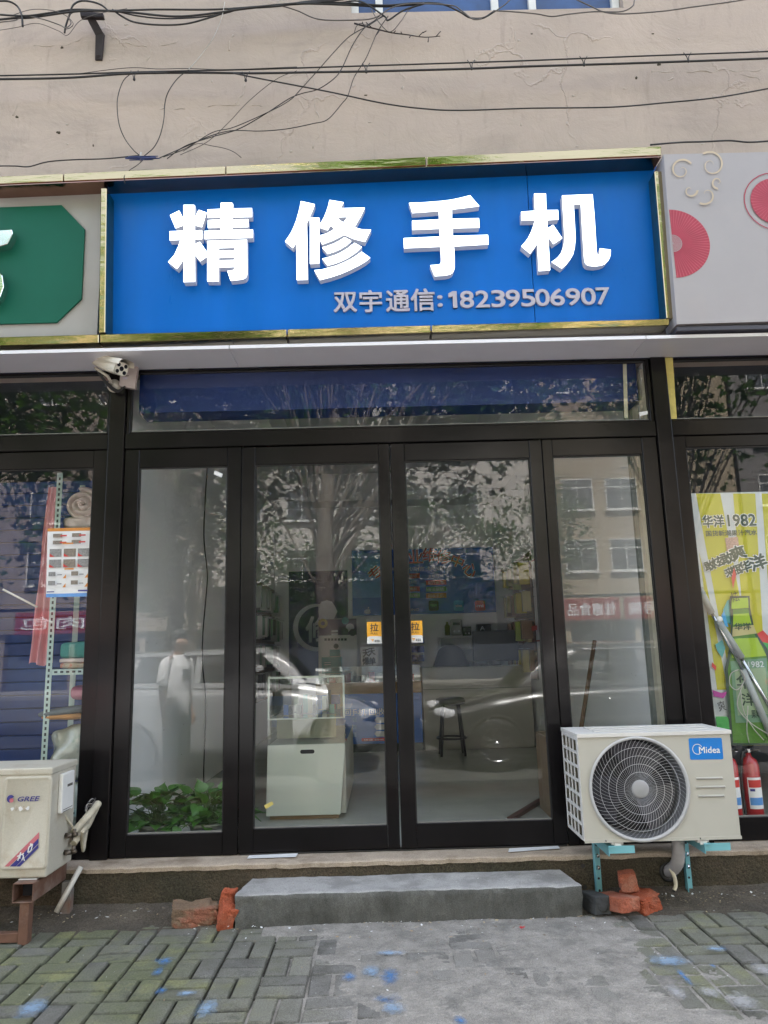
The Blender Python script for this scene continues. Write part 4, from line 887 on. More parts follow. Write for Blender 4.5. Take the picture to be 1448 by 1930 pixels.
mb.lathe([(fr_, 0), (fr_ + .012, .006), (fr_ + .012, .010), (fr_, .012), (fr_ - .004, .0)], HUBG, 64, Matrix.Translation((fcx, y0, fcz)) @ Matrix.Rotation(pi / 2, 4, 'X'))
mb.lathe([(fr_ - .004, .0), (fr_ - .006, -.14)], pm('grey_fan_duct', (0.16, 0.16, 0.17), rough=.5), 64, Matrix.Translation((fcx, y0, fcz)) @ Matrix.Rotation(pi / 2, 4, 'X'))
mb.quad((x0, y1, z0), (x1, y1, z0), (x1, y1, z1), (x0, y1, z1), ACW)
mb.quad((x0 + .001, y0 + .14, z0), (x1, y0 + .14, z0), (x1, y0 + .14, z1), (x0 + .001, y0 + .14, z1), DARKIN)
mb.box(x0 - .002, x1 + .003, y0 - .004, y0 - .0005, z0 - .006, z0 + .008, ACW)
mb.build('casing', ac, fixn=False)
mb = MB(); mb.box(x0 - .006, x1 + .006, y0 - .008, y1 + .004, z1 + .001, z1 + .020, ACT)
for k in range(3): mb.box(x0 + .10, x1 - .06, y0 + .06 + k * .085, y0 + .10 + k * .085, z1 + .0205, z1 + .025, ACT)
mb.build('top_cover', ac, bevel=.006, seg=2)
mb = MB(); G4 = GUARD
for k in range(66):                                             # curved spokes of the guard
    a0 = 2 * pi * k / 66; pts = []
    for i in range(9):
        t = i / 8; r = .044 + (fr_ - .044) * t; a = a0 - 0.55 * t ** 1.3; pts.append((fcx + r * cos(a), y0 - .020 + .016 * t ** 2.5, fcz + r * sin(a)))
    mb.tube(pts, .00062, GUARD, 4, cap=False)
for r in (.080, .118, .156, .196):
    t = (r - .044) / (fr_ - .044); mb.tube([(fcx + r * cos(2 * pi * k / 60), y0 - .0215 + .016 * t ** 2.5, fcz + r * sin(2 * pi * k / 60)) for k in range(61)], .0009, GUARD, 5, cap=False)
mb.build('fan_guard', ac)
mb = MB(); mb.lathe([(0, .026), (.034, .025), (.0425, .021), (.0435, .016), (0, .016)], pm('grey_cap', (0.33, 0.33, 0.335), rough=.6), 32, Matrix.Translation((fcx, y0, fcz)) @ Matrix.Rotation(pi / 2, 4, 'X')); mb.build('hub', ac)
BLADE = pm('dark_blade', (0.025, 0.025, 0.035), rough=.4)
for b_ in range(3):
    mb = MB(); a0 = 2 * pi * b_ / 3 + .5
    mb.grid(lambda u, v: Vector((fcx + (.05 + .165 * u) * cos(a0 + 1.35 * v + .3 * u), y0 + .05 + .06 * v, fcz + (.05 + .165 * u) * sin(a0 + 1.35 * v + .3 * u))), 6, 8, BLADE); mb.build('fan_blade', ac, fixn=False)
mb = MB()                                                      # side grille: lattice over the fins
SG = x0 - .004
mb.box(SG, x0, y0, y0 + .035, z0, z1, ACT); mb.box(SG, x0, y1 - .02, y1, z0, z1, ACT)
for k in range(8):
    z = z0 + (z1 - z0 - .014) * k / 7; mb.box(SG - .002, x0 + .004, y0 + .0355, y1 - .0205, z, z + .014, ACT)
for k in range(1, 4): y = y0 + .035 + (y1 - y0 - .055) * k / 4; mb.box(SG - .001, x0 + .003, y - .004, y + .004, z0 + .0145, z1 - .0145, ACT)
mb.build('side_grille', ac, bevel=.0015)
mb = MB()
mb.box(x0 + .012, x0 + .016, y0 + .03, y1 - .01, z0 + .01, z1 - .01, FIN)
for k in range(40): z = z0 + .012 + (z1 - z0 - .03) * k / 40; mb.box(x0 + .0085, x0 + .0115, y0 + .03, y1 - .01, z, z + .004, FIN)
mb.build('coil', ac)
s = Sheet(P(1301, 1432, y0 - .0006), (1, 0, -.012), (0.02, 0, 1)); AZ = pm('azure_badge', (0.0, 0.17, 0.55), rough=.35)
bw, bh = .166, .103
def rrect(x, y, w_, h, r, n=6): return [(cx_ + r * cos(a0 + pi / 2 * i / n), cy_ + r * sin(a0 + pi / 2 * i / n)) for cx_, cy_, a0 in ((x + w_ - r, y + r, -pi / 2), (x + w_ - r, y + h - r, 0), (x + r, y + h - r, pi / 2), (x + r, y + r, pi)) for i in range(n + 1)]
s.poly(rrect(0, 0, bw, bh, .008), AZ); s.text('Midea', .048, .031, .104, .030, WHITE, .030); s.ring(.040, .050, .0225, .0255, WHITE, a0=.45, a1=5.6)
s.build('badge', ac)
mb = MB()
for (xa, xb), zc in (((1312, 1362), 1466.5), ((1311, 1367), 1483), ((1316, 1365), 1500)):
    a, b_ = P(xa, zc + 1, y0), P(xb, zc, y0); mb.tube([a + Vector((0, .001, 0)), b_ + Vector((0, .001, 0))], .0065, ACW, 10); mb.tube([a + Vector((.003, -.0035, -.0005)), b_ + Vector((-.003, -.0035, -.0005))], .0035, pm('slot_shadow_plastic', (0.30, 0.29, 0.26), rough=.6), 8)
mb.build('vent_rib', ac)
for x in (x0 + .10, x1 - .20):
    mb = MB(); mb.disc((x, y0 - .0045, z0 + .002), .004, CHROME); mb.build('screw', ac)
for xx in (1160, 1320):
    mb = MB(); c = P(xx, 1594, -.40); mb.box(c.x - .03, c.x + .03, -.44, -.37, z0 - .022, z0 - .003, ACT); mb.box(c.x - .018, c.x + .018, -.447, -.4405, z0 - .030, z0 - .010, WHITE); mb.build('foot', ac, bevel=.003)
CYAN = pm('cyan_bracket_steel', (0.17, 0.42, 0.47), rough=.45, var=.08, vscale=8, dirt=(0.30, 0.36, 0.36), dscale=9, dlo=.6, dhi=.8, damt=.5)
for i, (ux, bx) in enumerate(((1122, 1127), (1291, 1296))):
    t_ = P(ux + 1, 1596, -.172); bt = P(bx + 6, 1692, -.172); tb = thing('ac_bracket', 'pale blue steel bracket under the %s of the cream conditioner' % ('left end' if i == 0 else 'middle, by the grey hose'), 'bracket', (bt.x, -.17, bt.z), 'brackets under the air conditioner')
    mb = MB(); mb.box(t_.x - .018, t_.x + .018, -.171, -.167, bt.z, z0 - .002, CYAN); mb.box(t_.x - .018, t_.x - .0145, -.205, -.1715, bt.z, z0 - .002, CYAN)
    mb.build('upright', tb)
    mb = MB(); zt = z0 - .023; mb.box(t_.x - .014, t_.x + .022, -.46, -.2055, zt - .004, zt, CYAN); mb.box(t_.x - .014, t_.x - .0105, -.46, -.2055, zt - .045, zt - .0045, CYAN)
    a = P(ux + 40, 1600, -.4); mb.box(t_.x - .014, t_.x + .115, -.452, -.448, zt - .034, zt + .001, CYAN); mb.build('arm', tb)
    for k, zf in enumerate((.12, .32, .5, .7, .88)):
        mb = MB(); zq = lerp(bt.z, z0 - .05, zf); c = Vector((t_.x + .004, -.1715, zq))
        if k in (2, 3): mb.lathe([(0, .010), (.006, .010), (.0062, .004), (.012, .003), (.012, 0)], CHROME, 8, Matrix.Translation(c) @ Matrix.Rotation(pi / 2, 4, 'X')); mb.build('bolt', tb)
        else: mb.disc(c, .006, INK); mb.build('bolt_hole', tb, fixn=False)
HOSE = pm('grey_insulation_tape', (0.40, 0.39, 0.40), rough=.6, var=.06); CREAMP = pm('cream_drain_pipe', (0.60, 0.55, 0.42), rough=.5)
hp = thing('insulated_pipe', 'grey taped pipe bending from the air conditioner into the wall', 'pipe', P(1268, 1650, -.17))
mb = MB(); pts = catmull([P(1278, 1580, -.30), P(1279, 1605, -.29), P(1277, 1625, -.26), P(1270, 1636, -.21), P(1262, 1641, -.16), P(1258, 1643, -.12)], 8)
mb.tube(pts, [.0315 + .0012 * sin(i * 1.9) for i in range(len(pts))], HOSE, 14); mb.build('taped_sleeve', hp)
mb = MB(); mb.lathe([(.03, 0), (.045, 0.002), (.05, .006), (.043, .010), (.03, .006)], INK, 18, Matrix.Translation(P(1260, 1643, -.158)) @ Matrix.Rotation(pi / 2, 4, 'X')); mb.build('wall_hole', hp)
mb = MB(); mb.tube(catmull([P(1263, 1637, -.225), P(1268, 1645, -.235), P(1272, 1655, -.235), P(1274, 1668, -.23), P(1271, 1678, -.235)], 6), .0095, CREAMP, 10); mb.disc(P(1270, 1678.5, -.237), .008, INK); mb.build('drain_pipe', hp)
for x, y in ((1099, 1632), (1103, 1672)):
    mb = MB(); c = P(x, y, -.166); mb.disc(c, .011, INK, n=14); mb.build('drill_hole', bld, fixn=False)

# ---- old unit at the left on a rusty stand
OLD = pm('aged_cream_steel', (0.46, 0.435, 0.365), rough=.5, var=.06, vscale=4, dirt=(0.30, 0.21, 0.12), dscale=7, dlo=.54, dhi=.78, damt=.7, grit=.08)
g = thing('air_conditioner', 'older cream air conditioner unit with red and blue stripe on a rusty stand', 'air conditioner', (-2.0, -.35, .27))
gx0, gx1, gy0, gy1, gz0, gz1 = -2.42, -1.625, -.50, -.20, .272, .752
mb = MB(); mb.box(gx0, gx1, gy0, gy1, gz0, gz1, OLD); mb.build('casing', g, bevel=.012, seg=3)
mb = MB(); mb.box(gx0 - .006, gx1 + .006, gy0 - .006, gy1 + .004, gz1 - .012, gz1 + .022, OLD); mb.build('top_cover', g, bevel=.01, seg=3)
pa, pb = P(9, 1464, gy0), P(90, 1638, gy0)
mb = MB()
fr = rrect(pa.x, pb.z, pb.x - pa.x, pa.z - pb.z, .022, 6); inn = rrect(pa.x + .014, pb.z + .014, pb.x - pa.x - .028, pa.z - pb.z - .028, .012, 6); n_ = len(fr)
mb.add([(a, gy0 - .0005, b_) for a, b_ in fr] + [(a * .5 + c * .5, gy0 - .010, b_ * .5 + d * .5) for (a, b_), (c, d) in zip(fr, inn)] + [(a, gy0 - .006, b_) for a, b_ in inn], [(k, (k + 1) % n_, n_ + (k + 1) % n_, n_ + k) for k in range(n_)] + [(n_ + k, n_ + (k + 1) % n_, 2 * n_ + (k + 1) % n_, 2 * n_ + k) for k in range(n_)] + [tuple(range(2 * n_, 3 * n_))], OLD, True); mb.build('front_panel', g)
PINK = pm('faded_red_print', (0.48, 0.13, 0.16), rough=.5); BLUP = pm('blue_print', (0.03, 0.03, 0.20), rough=.5)
s = Sheet((0, gy0 - .0075, 0), (1, 0, 0), (0, 0, 1))
def sp(*pts): return [(P(x, y, gy0 - .0075).x, P(x, y, gy0 - .0075).z) for x, y in pts]
s.poly(sp((74, 1568), (74, 1580), (17, 1633), (9, 1633)), PINK); s.poly(sp((73, 1580), (73, 1589), (30, 1633), (19, 1633)), BLUP); s.poly(sp((73, 1591), (73, 1598), (38, 1633), (31, 1633)), BLUP)
for pts, wd in (([(34, 1622), (40, 1606)], 2.2), ([(40, 1606), (38, 1618)], 2), ([(33, 1614), (46, 1608)], 2), ([(44, 1610), (47, 1622)], 2), ([(46, 1612), (42, 1621)], 1.6), ([(58, 1590), (62, 1592)], 3.5), ([(56, 1596), (63, 1590)], 2.4), ([(63, 1590), (60, 1602)], 2), ([(56, 1596), (54, 1606)], 2.2), ([(60, 1602), (55, 1606)], 1.8)):
    (ax_, ay_), (bx_, by_) = pts; dx, dy = bx_ - ax_, by_ - ay_; l_ = sqrt(dx * dx + dy * dy); nx, ny = -dy / l_ * wd / 2, dx / l_ * wd / 2
    s.poly(sp((ax_ + nx, ay_ + ny), (bx_ + nx, by_ + ny), (bx_ - nx, by_ - ny), (ax_ - nx, ay_ - ny)), PAPER)
a = P(35, 1510, gy0 - .0075); b_ = P(77, 1500, gy0 - .0075); s.text('GREE', a.x, a.z, b_.x - a.x, b_.z - a.z, BLUP, .045, shear=.25)
c = P(22, 1505, gy0 - .0075); r_ = .018; s.poly([(c.x + r_ * cos(a_ * pi / 12), c.z + r_ * sin(a_ * pi / 12)) for a_ in range(2, 19)] + [(c.x - r_ * .1, c.z - r_ * .3), (c.x + r_ * .3, c.z + r_ * .1)], BLUP); s.disc(c.x + r_ * .25, c.z - r_ * .4, r_ * .55, PINK)
s.build('print', g)
s = Sheet((0, gy0 - .0072, 0), (1, 0, 0), (0, 0, 1)); GLUE = pm('glue_residue', (0.42, 0.37, 0.30), rough=.8, var=.3, vscale=60); c = P(38, 1524, gy0 - .0072); rr = random.Random(8)
for k in range(5): s.poly([(c.x - .035 + k * .018 + rr.uniform(.004, .016) * cos(2 * pi * i / 9), c.z + rr.uniform(.004, .014) * sin(2 * pi * i / 9)) for i in range(9)], GLUE if k % 2 else PAPER)
s.build('glue_mark', g)
mb = MB(); X = gx1 + .001; q = [PX(115, 1455, X), PX(135, 1455, X)]
mb.box(X, X + .022, -.415, -.275, PX(120, 1528, X).z, PX(120, 1456, X).z, WHITE); mb.build('valve_cover', g, bevel=.006, seg=2)
mb = MB(); mb.box(X + .0225, X + .024, -.36, -.30, .66, .672, GREYC); mb.box(X + .0225, X + .0235, -.40, -.29, .555, .558, GREYC); mb.box(X + .0225, X + .0235, -.40, -.31, .545, .548, GREYC); mb.build('valve_cover_print', g)
BRASS = pm('dull_brass', (0.12, 0.10, 0.08), rough=.5, metal=.7, var=.3, vscale=30)
for k, (z, y) in enumerate(((.415, -.30), (.335, -.30))):
    mb = MB(); mb.tube([(X, y, z), (X + .035, y, z)], .014, BRASS, 6); mb.tube([(X + .035, y, z), (X + .06, y - .002, z + .006)], .010, BRASS, 8); mb.tube([(X + .045, y, z), (X + .045, y, z + .03)], .010, BRASS, 6); mb.tube([(X + .02, y - .03, z), (X + .02, y + .03, z)], .008, BRASS, 6); mb.build('valve', g)
WRAP = pm('dirty_pipe_wrap', (0.50, 0.46, 0.36), rough=.8, var=.2, vscale=14, bump=.6, bscale=40, dirt=(0.30, 0.25, 0.17), dscale=10, dlo=.5, dhi=.7, damt=.6)
for i, pts in enumerate(([(139, 1569), (150, 1556), (163, 1541), (176, 1527), (186, 1514)], [(139, 1590), (150, 1574), (158, 1562), (165, 1556), (175, 1535), (184, 1517)], [(156, 1566), (155, 1585), (157, 1603), (160, 1585), (164, 1560)])):
    mb = MB(); pp = catmull([P(x, y, -.27 + .05 * k) for k, (x, y) in enumerate(pts)], 8); mb.tube(pp, [(.019, .018, .009)[i] * (1 + .12 * noise.noise(p * 60)) for p in pp], WRAP, 10)
    tag(mb.build('wrapped_pipe'), ('upper taped copper pipe running from the old unit into the frame post', 'lower taped copper pipe beside the old unit', 'short loop of pale drain tube hanging off the old pipes')[i], 'pipe')
mb = MB(); mb.tube(catmull([P(118, 1527, -.33), P(122, 1535, -.31), P(131, 1550, -.28), P(140, 1562, -.25)], 6), .006, WRAP, 6); tag(mb.build('cable'), 'dirty lead looping from the old unit valve cover', 'cable')
mb = MB(); rr = random.Random(4)
for k in range(9): mb.tube(catmull([P(160 + rr.uniform(-3, 6), 1535 + rr.uniform(-8, 8), -.10), P(165 + rr.uniform(-5, 6), 1522 + rr.uniform(-8, 8), -.08), P(172 + rr.uniform(-4, 10), 1510 + rr.uniform(-6, 8), -.05), P(180, 1507 + rr.uniform(0, 6), -.02)], 5), .0025, (CABLE, PALEC, GREYC)[k % 3], 5)
tag(mb.build('wire_bundle'), 'frayed wires bunched where the old pipes enter the frame', 'wires')
RUST = pm('rusty_steel', (0.13, 0.065, 0.042), rough=.8, var=.3, vscale=9, bump=.4, bscale=60, dirt=(0.24, 0.19, 0.16), dscale=7, dlo=.5, dhi=.68, damt=.75)
st = thing('ac_stand', 'rusty welded square tube stand under the old air conditioner', 'stand', (-1.8, -.35, 0))
def sqtube(x0, x1, y0, y1, z0, z1, axis, name, w_=.004, m=RUST):
    mb = MB()
    if axis == 'y':
        mb.box(x0, x1, y0, y1, z1 - w_, z1, m); mb.box(x0, x1, y0, y1, z0, z0 + w_, m); mb.box(x0, x0 + w_, y0 + .0005, y1, z0 + w_ + .0002, z1 - w_ - .0002, m); mb.box(x1 - w_, x1, y0 + .0005, y1, z0 + w_ + .0002, z1 - w_ - .0002, m); mb.quad((x0, y0 + .1, z0), (x1, y0 + .1, z0), (x1, y0 + .1, z1), (x0, y0 + .1, z1), DARKIN)
    else: mb.box(x0, x1, y0, y1, z0, z1, m)
    return mb.build(name, st, bevel=.002)
ta = P(24, 1666, -.55); tb_ = P(61, 1702, -.55)
sqtube(ta.x, tb_.x, -.55, -.17, tb_.z, ta.z, 'y', 'rail')
sqtube(ta.x - .55, tb_.x - .55, -.55, -.17, tb_.z, ta.z, 'y', 'rail')
lx0, lx1 = P(36, 1740, -.53).x, P(54, 1740, -.53).x
sqtube(lx0, lx1, -.535, -.487, -.01, tb_.z - .001, 'z', 'leg'); sqtube(lx0 + .07, lx1 + .072, -.235, -.19, -.01, tb_.z - .001, 'z', 'leg', m=pm('grey_rusty_steel', (0.16, 0.15, 0.135), rough=.7, var=.2, vscale=8, dirt=(0.16, 0.07, 0.04), dscale=6, dlo=.5, dhi=.65)); sqtube(lx0 - .55, lx1 - .55, -.535, -.487, -.01, tb_.z - .001, 'z', 'leg')
cz = P(20, 1765, -.5).z; sqtube(lx0 - .55 + .05, lx0 - .001, -.53, -.49, cz - .018, cz + .022, 'x', 'cross_bar')
for x in (ta.x + .04,):
    mb = MB(); mb.box(x - .04, x + .05, -.50, -.44, ta.z + .001, gz0 - .003, ACT); mb.build('bolt_pad', st, bevel=.004)
mb = MB(); a, b_ = P(153, 1633, -.20), P(106, 1720, -.28); mb.tube([a, b_], .0135, pm('pale_pvc_pipe', (0.55, 0.53, 0.48), rough=.5, var=.08, dirt=(.36, .32, .26), dscale=8), 14); tag(mb.build('plastic_pipe'), 'pale straight plastic pipe leaning on the wall behind the rusty stand', 'pipe')

# ================================================================== concrete step, loose bricks
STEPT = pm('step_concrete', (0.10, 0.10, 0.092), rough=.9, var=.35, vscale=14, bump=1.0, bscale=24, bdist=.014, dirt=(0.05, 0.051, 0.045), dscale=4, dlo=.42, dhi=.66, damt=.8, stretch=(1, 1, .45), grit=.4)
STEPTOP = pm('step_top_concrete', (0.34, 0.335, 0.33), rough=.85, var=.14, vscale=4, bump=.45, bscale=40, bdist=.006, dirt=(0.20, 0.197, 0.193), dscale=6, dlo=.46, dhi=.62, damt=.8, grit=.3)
def step_pt(u, v):
    x = -.752 + 1.702 * u; prof = [(-.412, -.02), (-.416, .06), (-.414, .137), (-.406, .143), (-.30, .147), (-.158, .149)]
    t = v * 5; i = min(int(t), 4); f_ = t - i; y = lerp(prof[i][0], prof[i + 1][0], f_); z = lerp(prof[i][1], prof[i + 1][1], f_)
    if y > -.40: x = lerp(x, lerp(-.712, .905, u), (y + .40) / .24)
    nn = .009 * noise.noise(Vector((x * 4, z * 9, y * 6))) + .006 * noise.noise(Vector((x * 17, z * 26, y * 20)))
    e = min(u, 1 - u) * 1.7
    if .10 < z < .145 and y < -.39: nn -= .016 * max(0, noise.noise(Vector((x * 9, 3, 5))) - .15) + .008 * max(0, noise.noise(Vector((x * 31, 3, 5))) - .1)
    if e < .05: x += (.5 - u) * .02 * (1 - e / .05) + .006 * noise.noise(Vector((z * 30, y * 30, u * 9)))
    return Vector((x, y - nn * (1 if z < .13 else .3), z + nn * (.6 if z > .12 else 0)))
mb = MB(); NU = 170
vs = [step_pt(i / NU, j / 20) for j in range(21) for i in range(NU + 1)]
fs = [(j * (NU + 1) + i, j * (NU + 1) + i + 1, (j + 1) * (NU + 1) + i + 1, (j + 1) * (NU + 1) + i) for j in range(20) for i in range(NU)]
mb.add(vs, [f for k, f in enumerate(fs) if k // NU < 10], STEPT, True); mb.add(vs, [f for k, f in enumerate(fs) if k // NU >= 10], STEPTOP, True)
for i in (0, NU): mb.add([vs[j * (NU + 1) + i] for j in range(21)] + [Vector((vs[20 * (NU + 1) + i].x, -.158, -.02))], [list(range(22))], STEPT)
tag(mb.build('concrete_step'), 'grey poured concrete step in front of the shop doors', 'step')
def chunk(name, lab, c, size, rot, m, seed, amp=.12, group=None, cat='brick'):
    b = bmesh.new(); bmesh.ops.create_cube(b, size=1.0); bmesh.ops.bevel(b, geom=b.edges[:], offset=.05, segments=1, affect='EDGES'); bmesh.ops.subdivide_edges(b, edges=b.edges[:], cuts=8, use_grid_fill=True)
    for v in b.verts:
        p = v.co.copy(); q = Vector((p.x * size[0], p.y * size[1], p.z * size[2]))
        n_ = noise.noise(q * 16 + Vector((seed, 0, 0))) * .6 + noise.noise(q * 45 + Vector((0, seed, 0))) * .35 + noise.noise(q * 120 + Vector((0, seed, 2))) * .22
        corner = noise.noise(p * 1.6 + Vector((seed * 3.1, 1, 0))); k = 1 + amp * (n_ + max(0, corner) * -1.2 * (p.length > .6))
        v.co = q * k
    me = bpy.data.meshes.new(name); b.to_mesh(me); b.free(); me.materials.append(m)
    o = link(name, me, None, Matrix.Translation(c) @ Euler([R(a) for a in rot]).to_matrix().to_4x4()); return tag(o, lab, cat, group)
RB = pm('red_brick', (0.30, 0.085, 0.045), rough=.95, var=.25, vscale=14, bump=.9, bscale=70, bdist=.008, dirt=(0.34, 0.24, 0.18), dscale=8, dlo=.5, dhi=.7, damt=.6, grit=.4)
RBO = pm('fresh_orange_brick', (0.33, 0.075, 0.032), rough=.95, var=.25, vscale=16, bump=.9, bscale=70, bdist=.008, dirt=(0.30, 0.15, 0.10), dscale=9, dlo=.5, dhi=.7, damt=.6, grit=.4)
RBM = pm('mossy_brick', (0.17, 0.115, 0.075), rough=.95, var=.35, vscale=9, bump=1, bscale=50, bdist=.01, dirt=(0.26, 0.09, 0.055), dscale=6, dlo=.48, dhi=.6, damt=.8, grit=.5)
DKB = pm('dark_grey_block', (0.045, 0.048, 0.05), rough=.9, var=.25, vscale=10, bump=.7, bscale=60)
c = G(372, 1735, .0); chunk('broken_brick', 'mossy broken brick lying left of the concrete step', (c.x, -.325, .042), (.225, .11, .092), (6, 3, 7), RBM, 1.3, .34)
chunk('broken_brick', 'orange brick fragment leaning against the left end of the step', (P(427, 1715, -.40).x, -.385, .045), (.075, .085, .105), (12, 18, 20), RBO, 4.1, .3)
chunk('broken_brick', 'small orange brick fragment standing behind another at the left end of the step', (P(430, 1688, -.31).x, -.31, .085), (.066, .07, .12), (-4, 6, -12), RBO, 7.7, .24)
chunk('dark_block', 'dark grey block wedged against the right end of the step', (P(1122, 1713, -.34).x, -.335, .042), (.085, .17, .085), (-6, 3, 14), DKB, 2.2, .1, cat='block')
chunk('red_brick', 'long red brick pointing at the viewer right of the dark block', (P(1163, 1712, -.36).x, -.36, .050), (.115, .25, .066), (-9, 2, 15), RB, 3.3, .10)
chunk('red_brick', 'bright red broken brick lying under the small upright piece', (P(1209, 1715, -.31).x, -.31, .042), (.125, .16, .075), (2, -6, 24), RBO, 9.1, .24)
chunk('red_brick', 'small upright red brick piece balanced on top of the pile', (P(1186, 1678, -.30).x, -.295, .126), (.085, .075, .085), (3, -4, -8), RB, 5.9, .2)
# litter: scraps, leaves, crumbs along the wall foot
rr = random.Random(21); LB = [pm('dry_leaf', (0.30, 0.22, 0.13), rough=.8), PAPER, pm('straw', (0.42, 0.34, 0.20), rough=.8), pm('crumb', (0.16, 0.13, 0.10), rough=.9), pm('red_scrap', (0.45, 0.02, 0.03), rough=.6)]
mb = MB()
def scrap(c, s_, m):
    a = rr.uniform(0, 6.28); u = Vector((cos(a), sin(a), rr.uniform(-.25, .25))) * s_; v = Vector((-sin(a), cos(a), rr.uniform(-.25, .25))) * s_ * rr.uniform(.25, .7)
    mb.add([c - u, c - v * .8, c + u * .9, c + v], [(0, 1, 2, 3)], m)
for k in range(240):
    x = rr.uniform(-1.9, 1.9); y = -.22 - abs(rr.gauss(0, .10)) - (.22 if -.78 < x < .98 else 0)
    scrap(Vector((x, y, .018 if y < -.40 else .045)), rr.uniform(.003, .013), LB[rr.choice((0, 1, 1, 2, 3, 3))])
for k in range(150): scrap(Vector((rr.uniform(-1.5, 1.5), rr.uniform(-1.2, -.45), .010)), rr.uniform(.002, .007), LB[rr.choice((0, 1, 1, 3, 3))])
for k in range(90): scrap(Vector((rr.gauss(1.55, .12), rr.gauss(-.33, .05), .040)), rr.uniform(.003, .009), LB[rr.choice((2, 2, 0, 3, 3))])
for k in range(30): scrap(Vector((rr.gauss(-.02, .06), -.435, .014)), rr.uniform(.003, .007), LB[rr.choice((0, 1, 2, 3))])
for k in range(26): scrap(Vector((rr.uniform(-.7, .9), rr.uniform(-.36, -.2), .153)), rr.uniform(.002, .006), LB[rr.choice((0, 1, 3))])
tag(mb.build('ground_litter'), kind='stuff', label='scattered scraps, straw and crumbs on the paving')
mb = MB(); c = G(985, 1750, .012)
for k in range(6): mb.add([c + Vector((rr.uniform(-.016, .016), rr.uniform(-.012, .012), rr.uniform(0, .01))) for _ in range(4)], [(0, 1, 2, 3)], LB[4])
tag(mb.build('red_scrap', fixn=False), 'small crumpled red scrap on the paving before the step', 'litter')
mb = MB(); c = P(1364, 1730, -.40); mb.ellipsoid(c, (.016, .014, .020), BLACK2, 10, 8, disp=.4, dsc=60); tag(mb.build('black_scrap'), 'small black plastic lump on the earth below the red fan sign', 'litter')
# ================================================================== inside the shop
FLZ = 0.215
mb = MB(); mb.box(-4.55, 4.55, 0.05, 6.8, 0.05, FLZ - .001, INFLOOR); tag(mb.build('interior_floor'), kind='structure')
mb = MB(); mb.box(-1.600, -1.565, 0.092, 6.699, FLZ, 3.855, INWALL); tag(mb.build('left_wall'), kind='structure')
mb = MB(); mb.box(1.700, 1.735, 0.092, 6.699, FLZ, 3.855, INWALL); tag(mb.build('right_wall'), kind='structure')
mb = MB(); mb.box(-1.600, 1.735, 6.70, 6.78, FLZ, 3.855, INWALL); tag(mb.build('back_wall'), kind='structure')
mb = MB(); mb.box(-1.564, -1.02, .4, 6.20, 3.47, 3.854, INWALL); mb.box(1.16, 1.699, .4, 6.20, 3.42, 3.854, INWALL); mb.box(-1.564, 1.699, 6.2005, 6.699, 3.45, 3.854, INWALL); tag(mb.build('ceiling_bulkhead'), kind='structure')
mb = MB(); mb.box(-1.564, 1.699, .062, .092, 3.08, 3.854, INWALL); tag(mb.build('front_wall'), kind='structure')
BK = 6.698
s = Sheet((0, BK - .002, 0), (1, 0, 0), (0, 0, 1), lift=.0015)
def bx(x0, y0, x1, y1, Y=BK):      # photo box (left, top, right, bottom) -> x, z, w, h
    a, b_ = P(x0, y1, Y), P(x1, y0, Y); return a.x, a.z, b_.x - a.x, b_.z - a.z
SKY_ = pm('poster_light_blue', (0.10, 0.28, 0.62), rough=.3); PBLUE = pm('poster_blue', (0.015, 0.13, 0.52), rough=.3, var=.15, vscale=2); REDP = pm('print_red', (0.50, 0.03, 0.025), rough=.45)
GRNP = pm('print_green', (0.04, 0.32, 0.06), rough=.45); ORP = pm('print_orange', (0.55, 0.22, 0.04), rough=.45); WHP = pm('print_white', (0.72, 0.74, 0.78), rough=.45); CYP = pm('print_cyan', (0.05, 0.32, 0.62), rough=.45); DKP = pm('print_dark', (0.03, 0.05, 0.04), rough=.45)
x, z, ww, hh = bx(665, 1031, 929, 1161); s.rect(x, z, ww, hh, PBLUE)
s.rect(x, z + hh * .27, ww * .30, hh * .36, SKY_); s.rect(x + ww * .02, z + hh * .68, ww * .24, hh * .27, SKY_)  # light-blue patches: glare on the poster painted into the print
for t, px, py, rot, sz in (('专', 708, 1080, .75, 25), ('业', 783, 1049, .03, 26), ('维', 810, 1046, -.04, 26), ('修', 836, 1050, -.12, 26), ('中', 862, 1058, -.42, 22), ('心', 886, 1074, -.75, 24)):
    q = bx(px - sz / 2, py - sz / 2, px + sz / 2, py + sz / 2); s.text(t, *q, WHP, .075, rot); s.text(t, *q, REDP, .025, rot)
s.text('专业·诚信·快速', *bx(737, 1067, 835, 1078), WHP, .01)
for c_, x0, x1 in ((0, 752, 791), (1, 803, 841)):
    for r_, m in enumerate(((REDP, None, REDP, GRNP), (None, REDP, GRNP, ORP))[c_]):
        y0 = 1081 + r_ * 12.3
        if m: s.rect(*bx(x0, y0, x1, y0 + 10), m)
        s.text((('手机维修', '屏幕快修', '手机换屏', '数据恢复'), ('主板维修', '配件批发', '专业解锁', '回收手机'))[c_][r_], *bx(x0 + 4, y0 + 2, x1 - 5, y0 + 8.5), WHP, .005)
q = P(693, 1153, BK); s.disc(q.x - .012, q.z, .034, WHP); s.disc(q.x + .014, q.z, .034, WHP); s.disc(q.x + .056, q.z + .008, .018, PBLUE); s.poly([(q.x, q.z + .04), (q.x + .02, q.z + .07), (q.x + .024, q.z + .05)], WHP)
s.text('SAMSUNG', *bx(750, 1147, 789, 1153), WHP, .015)
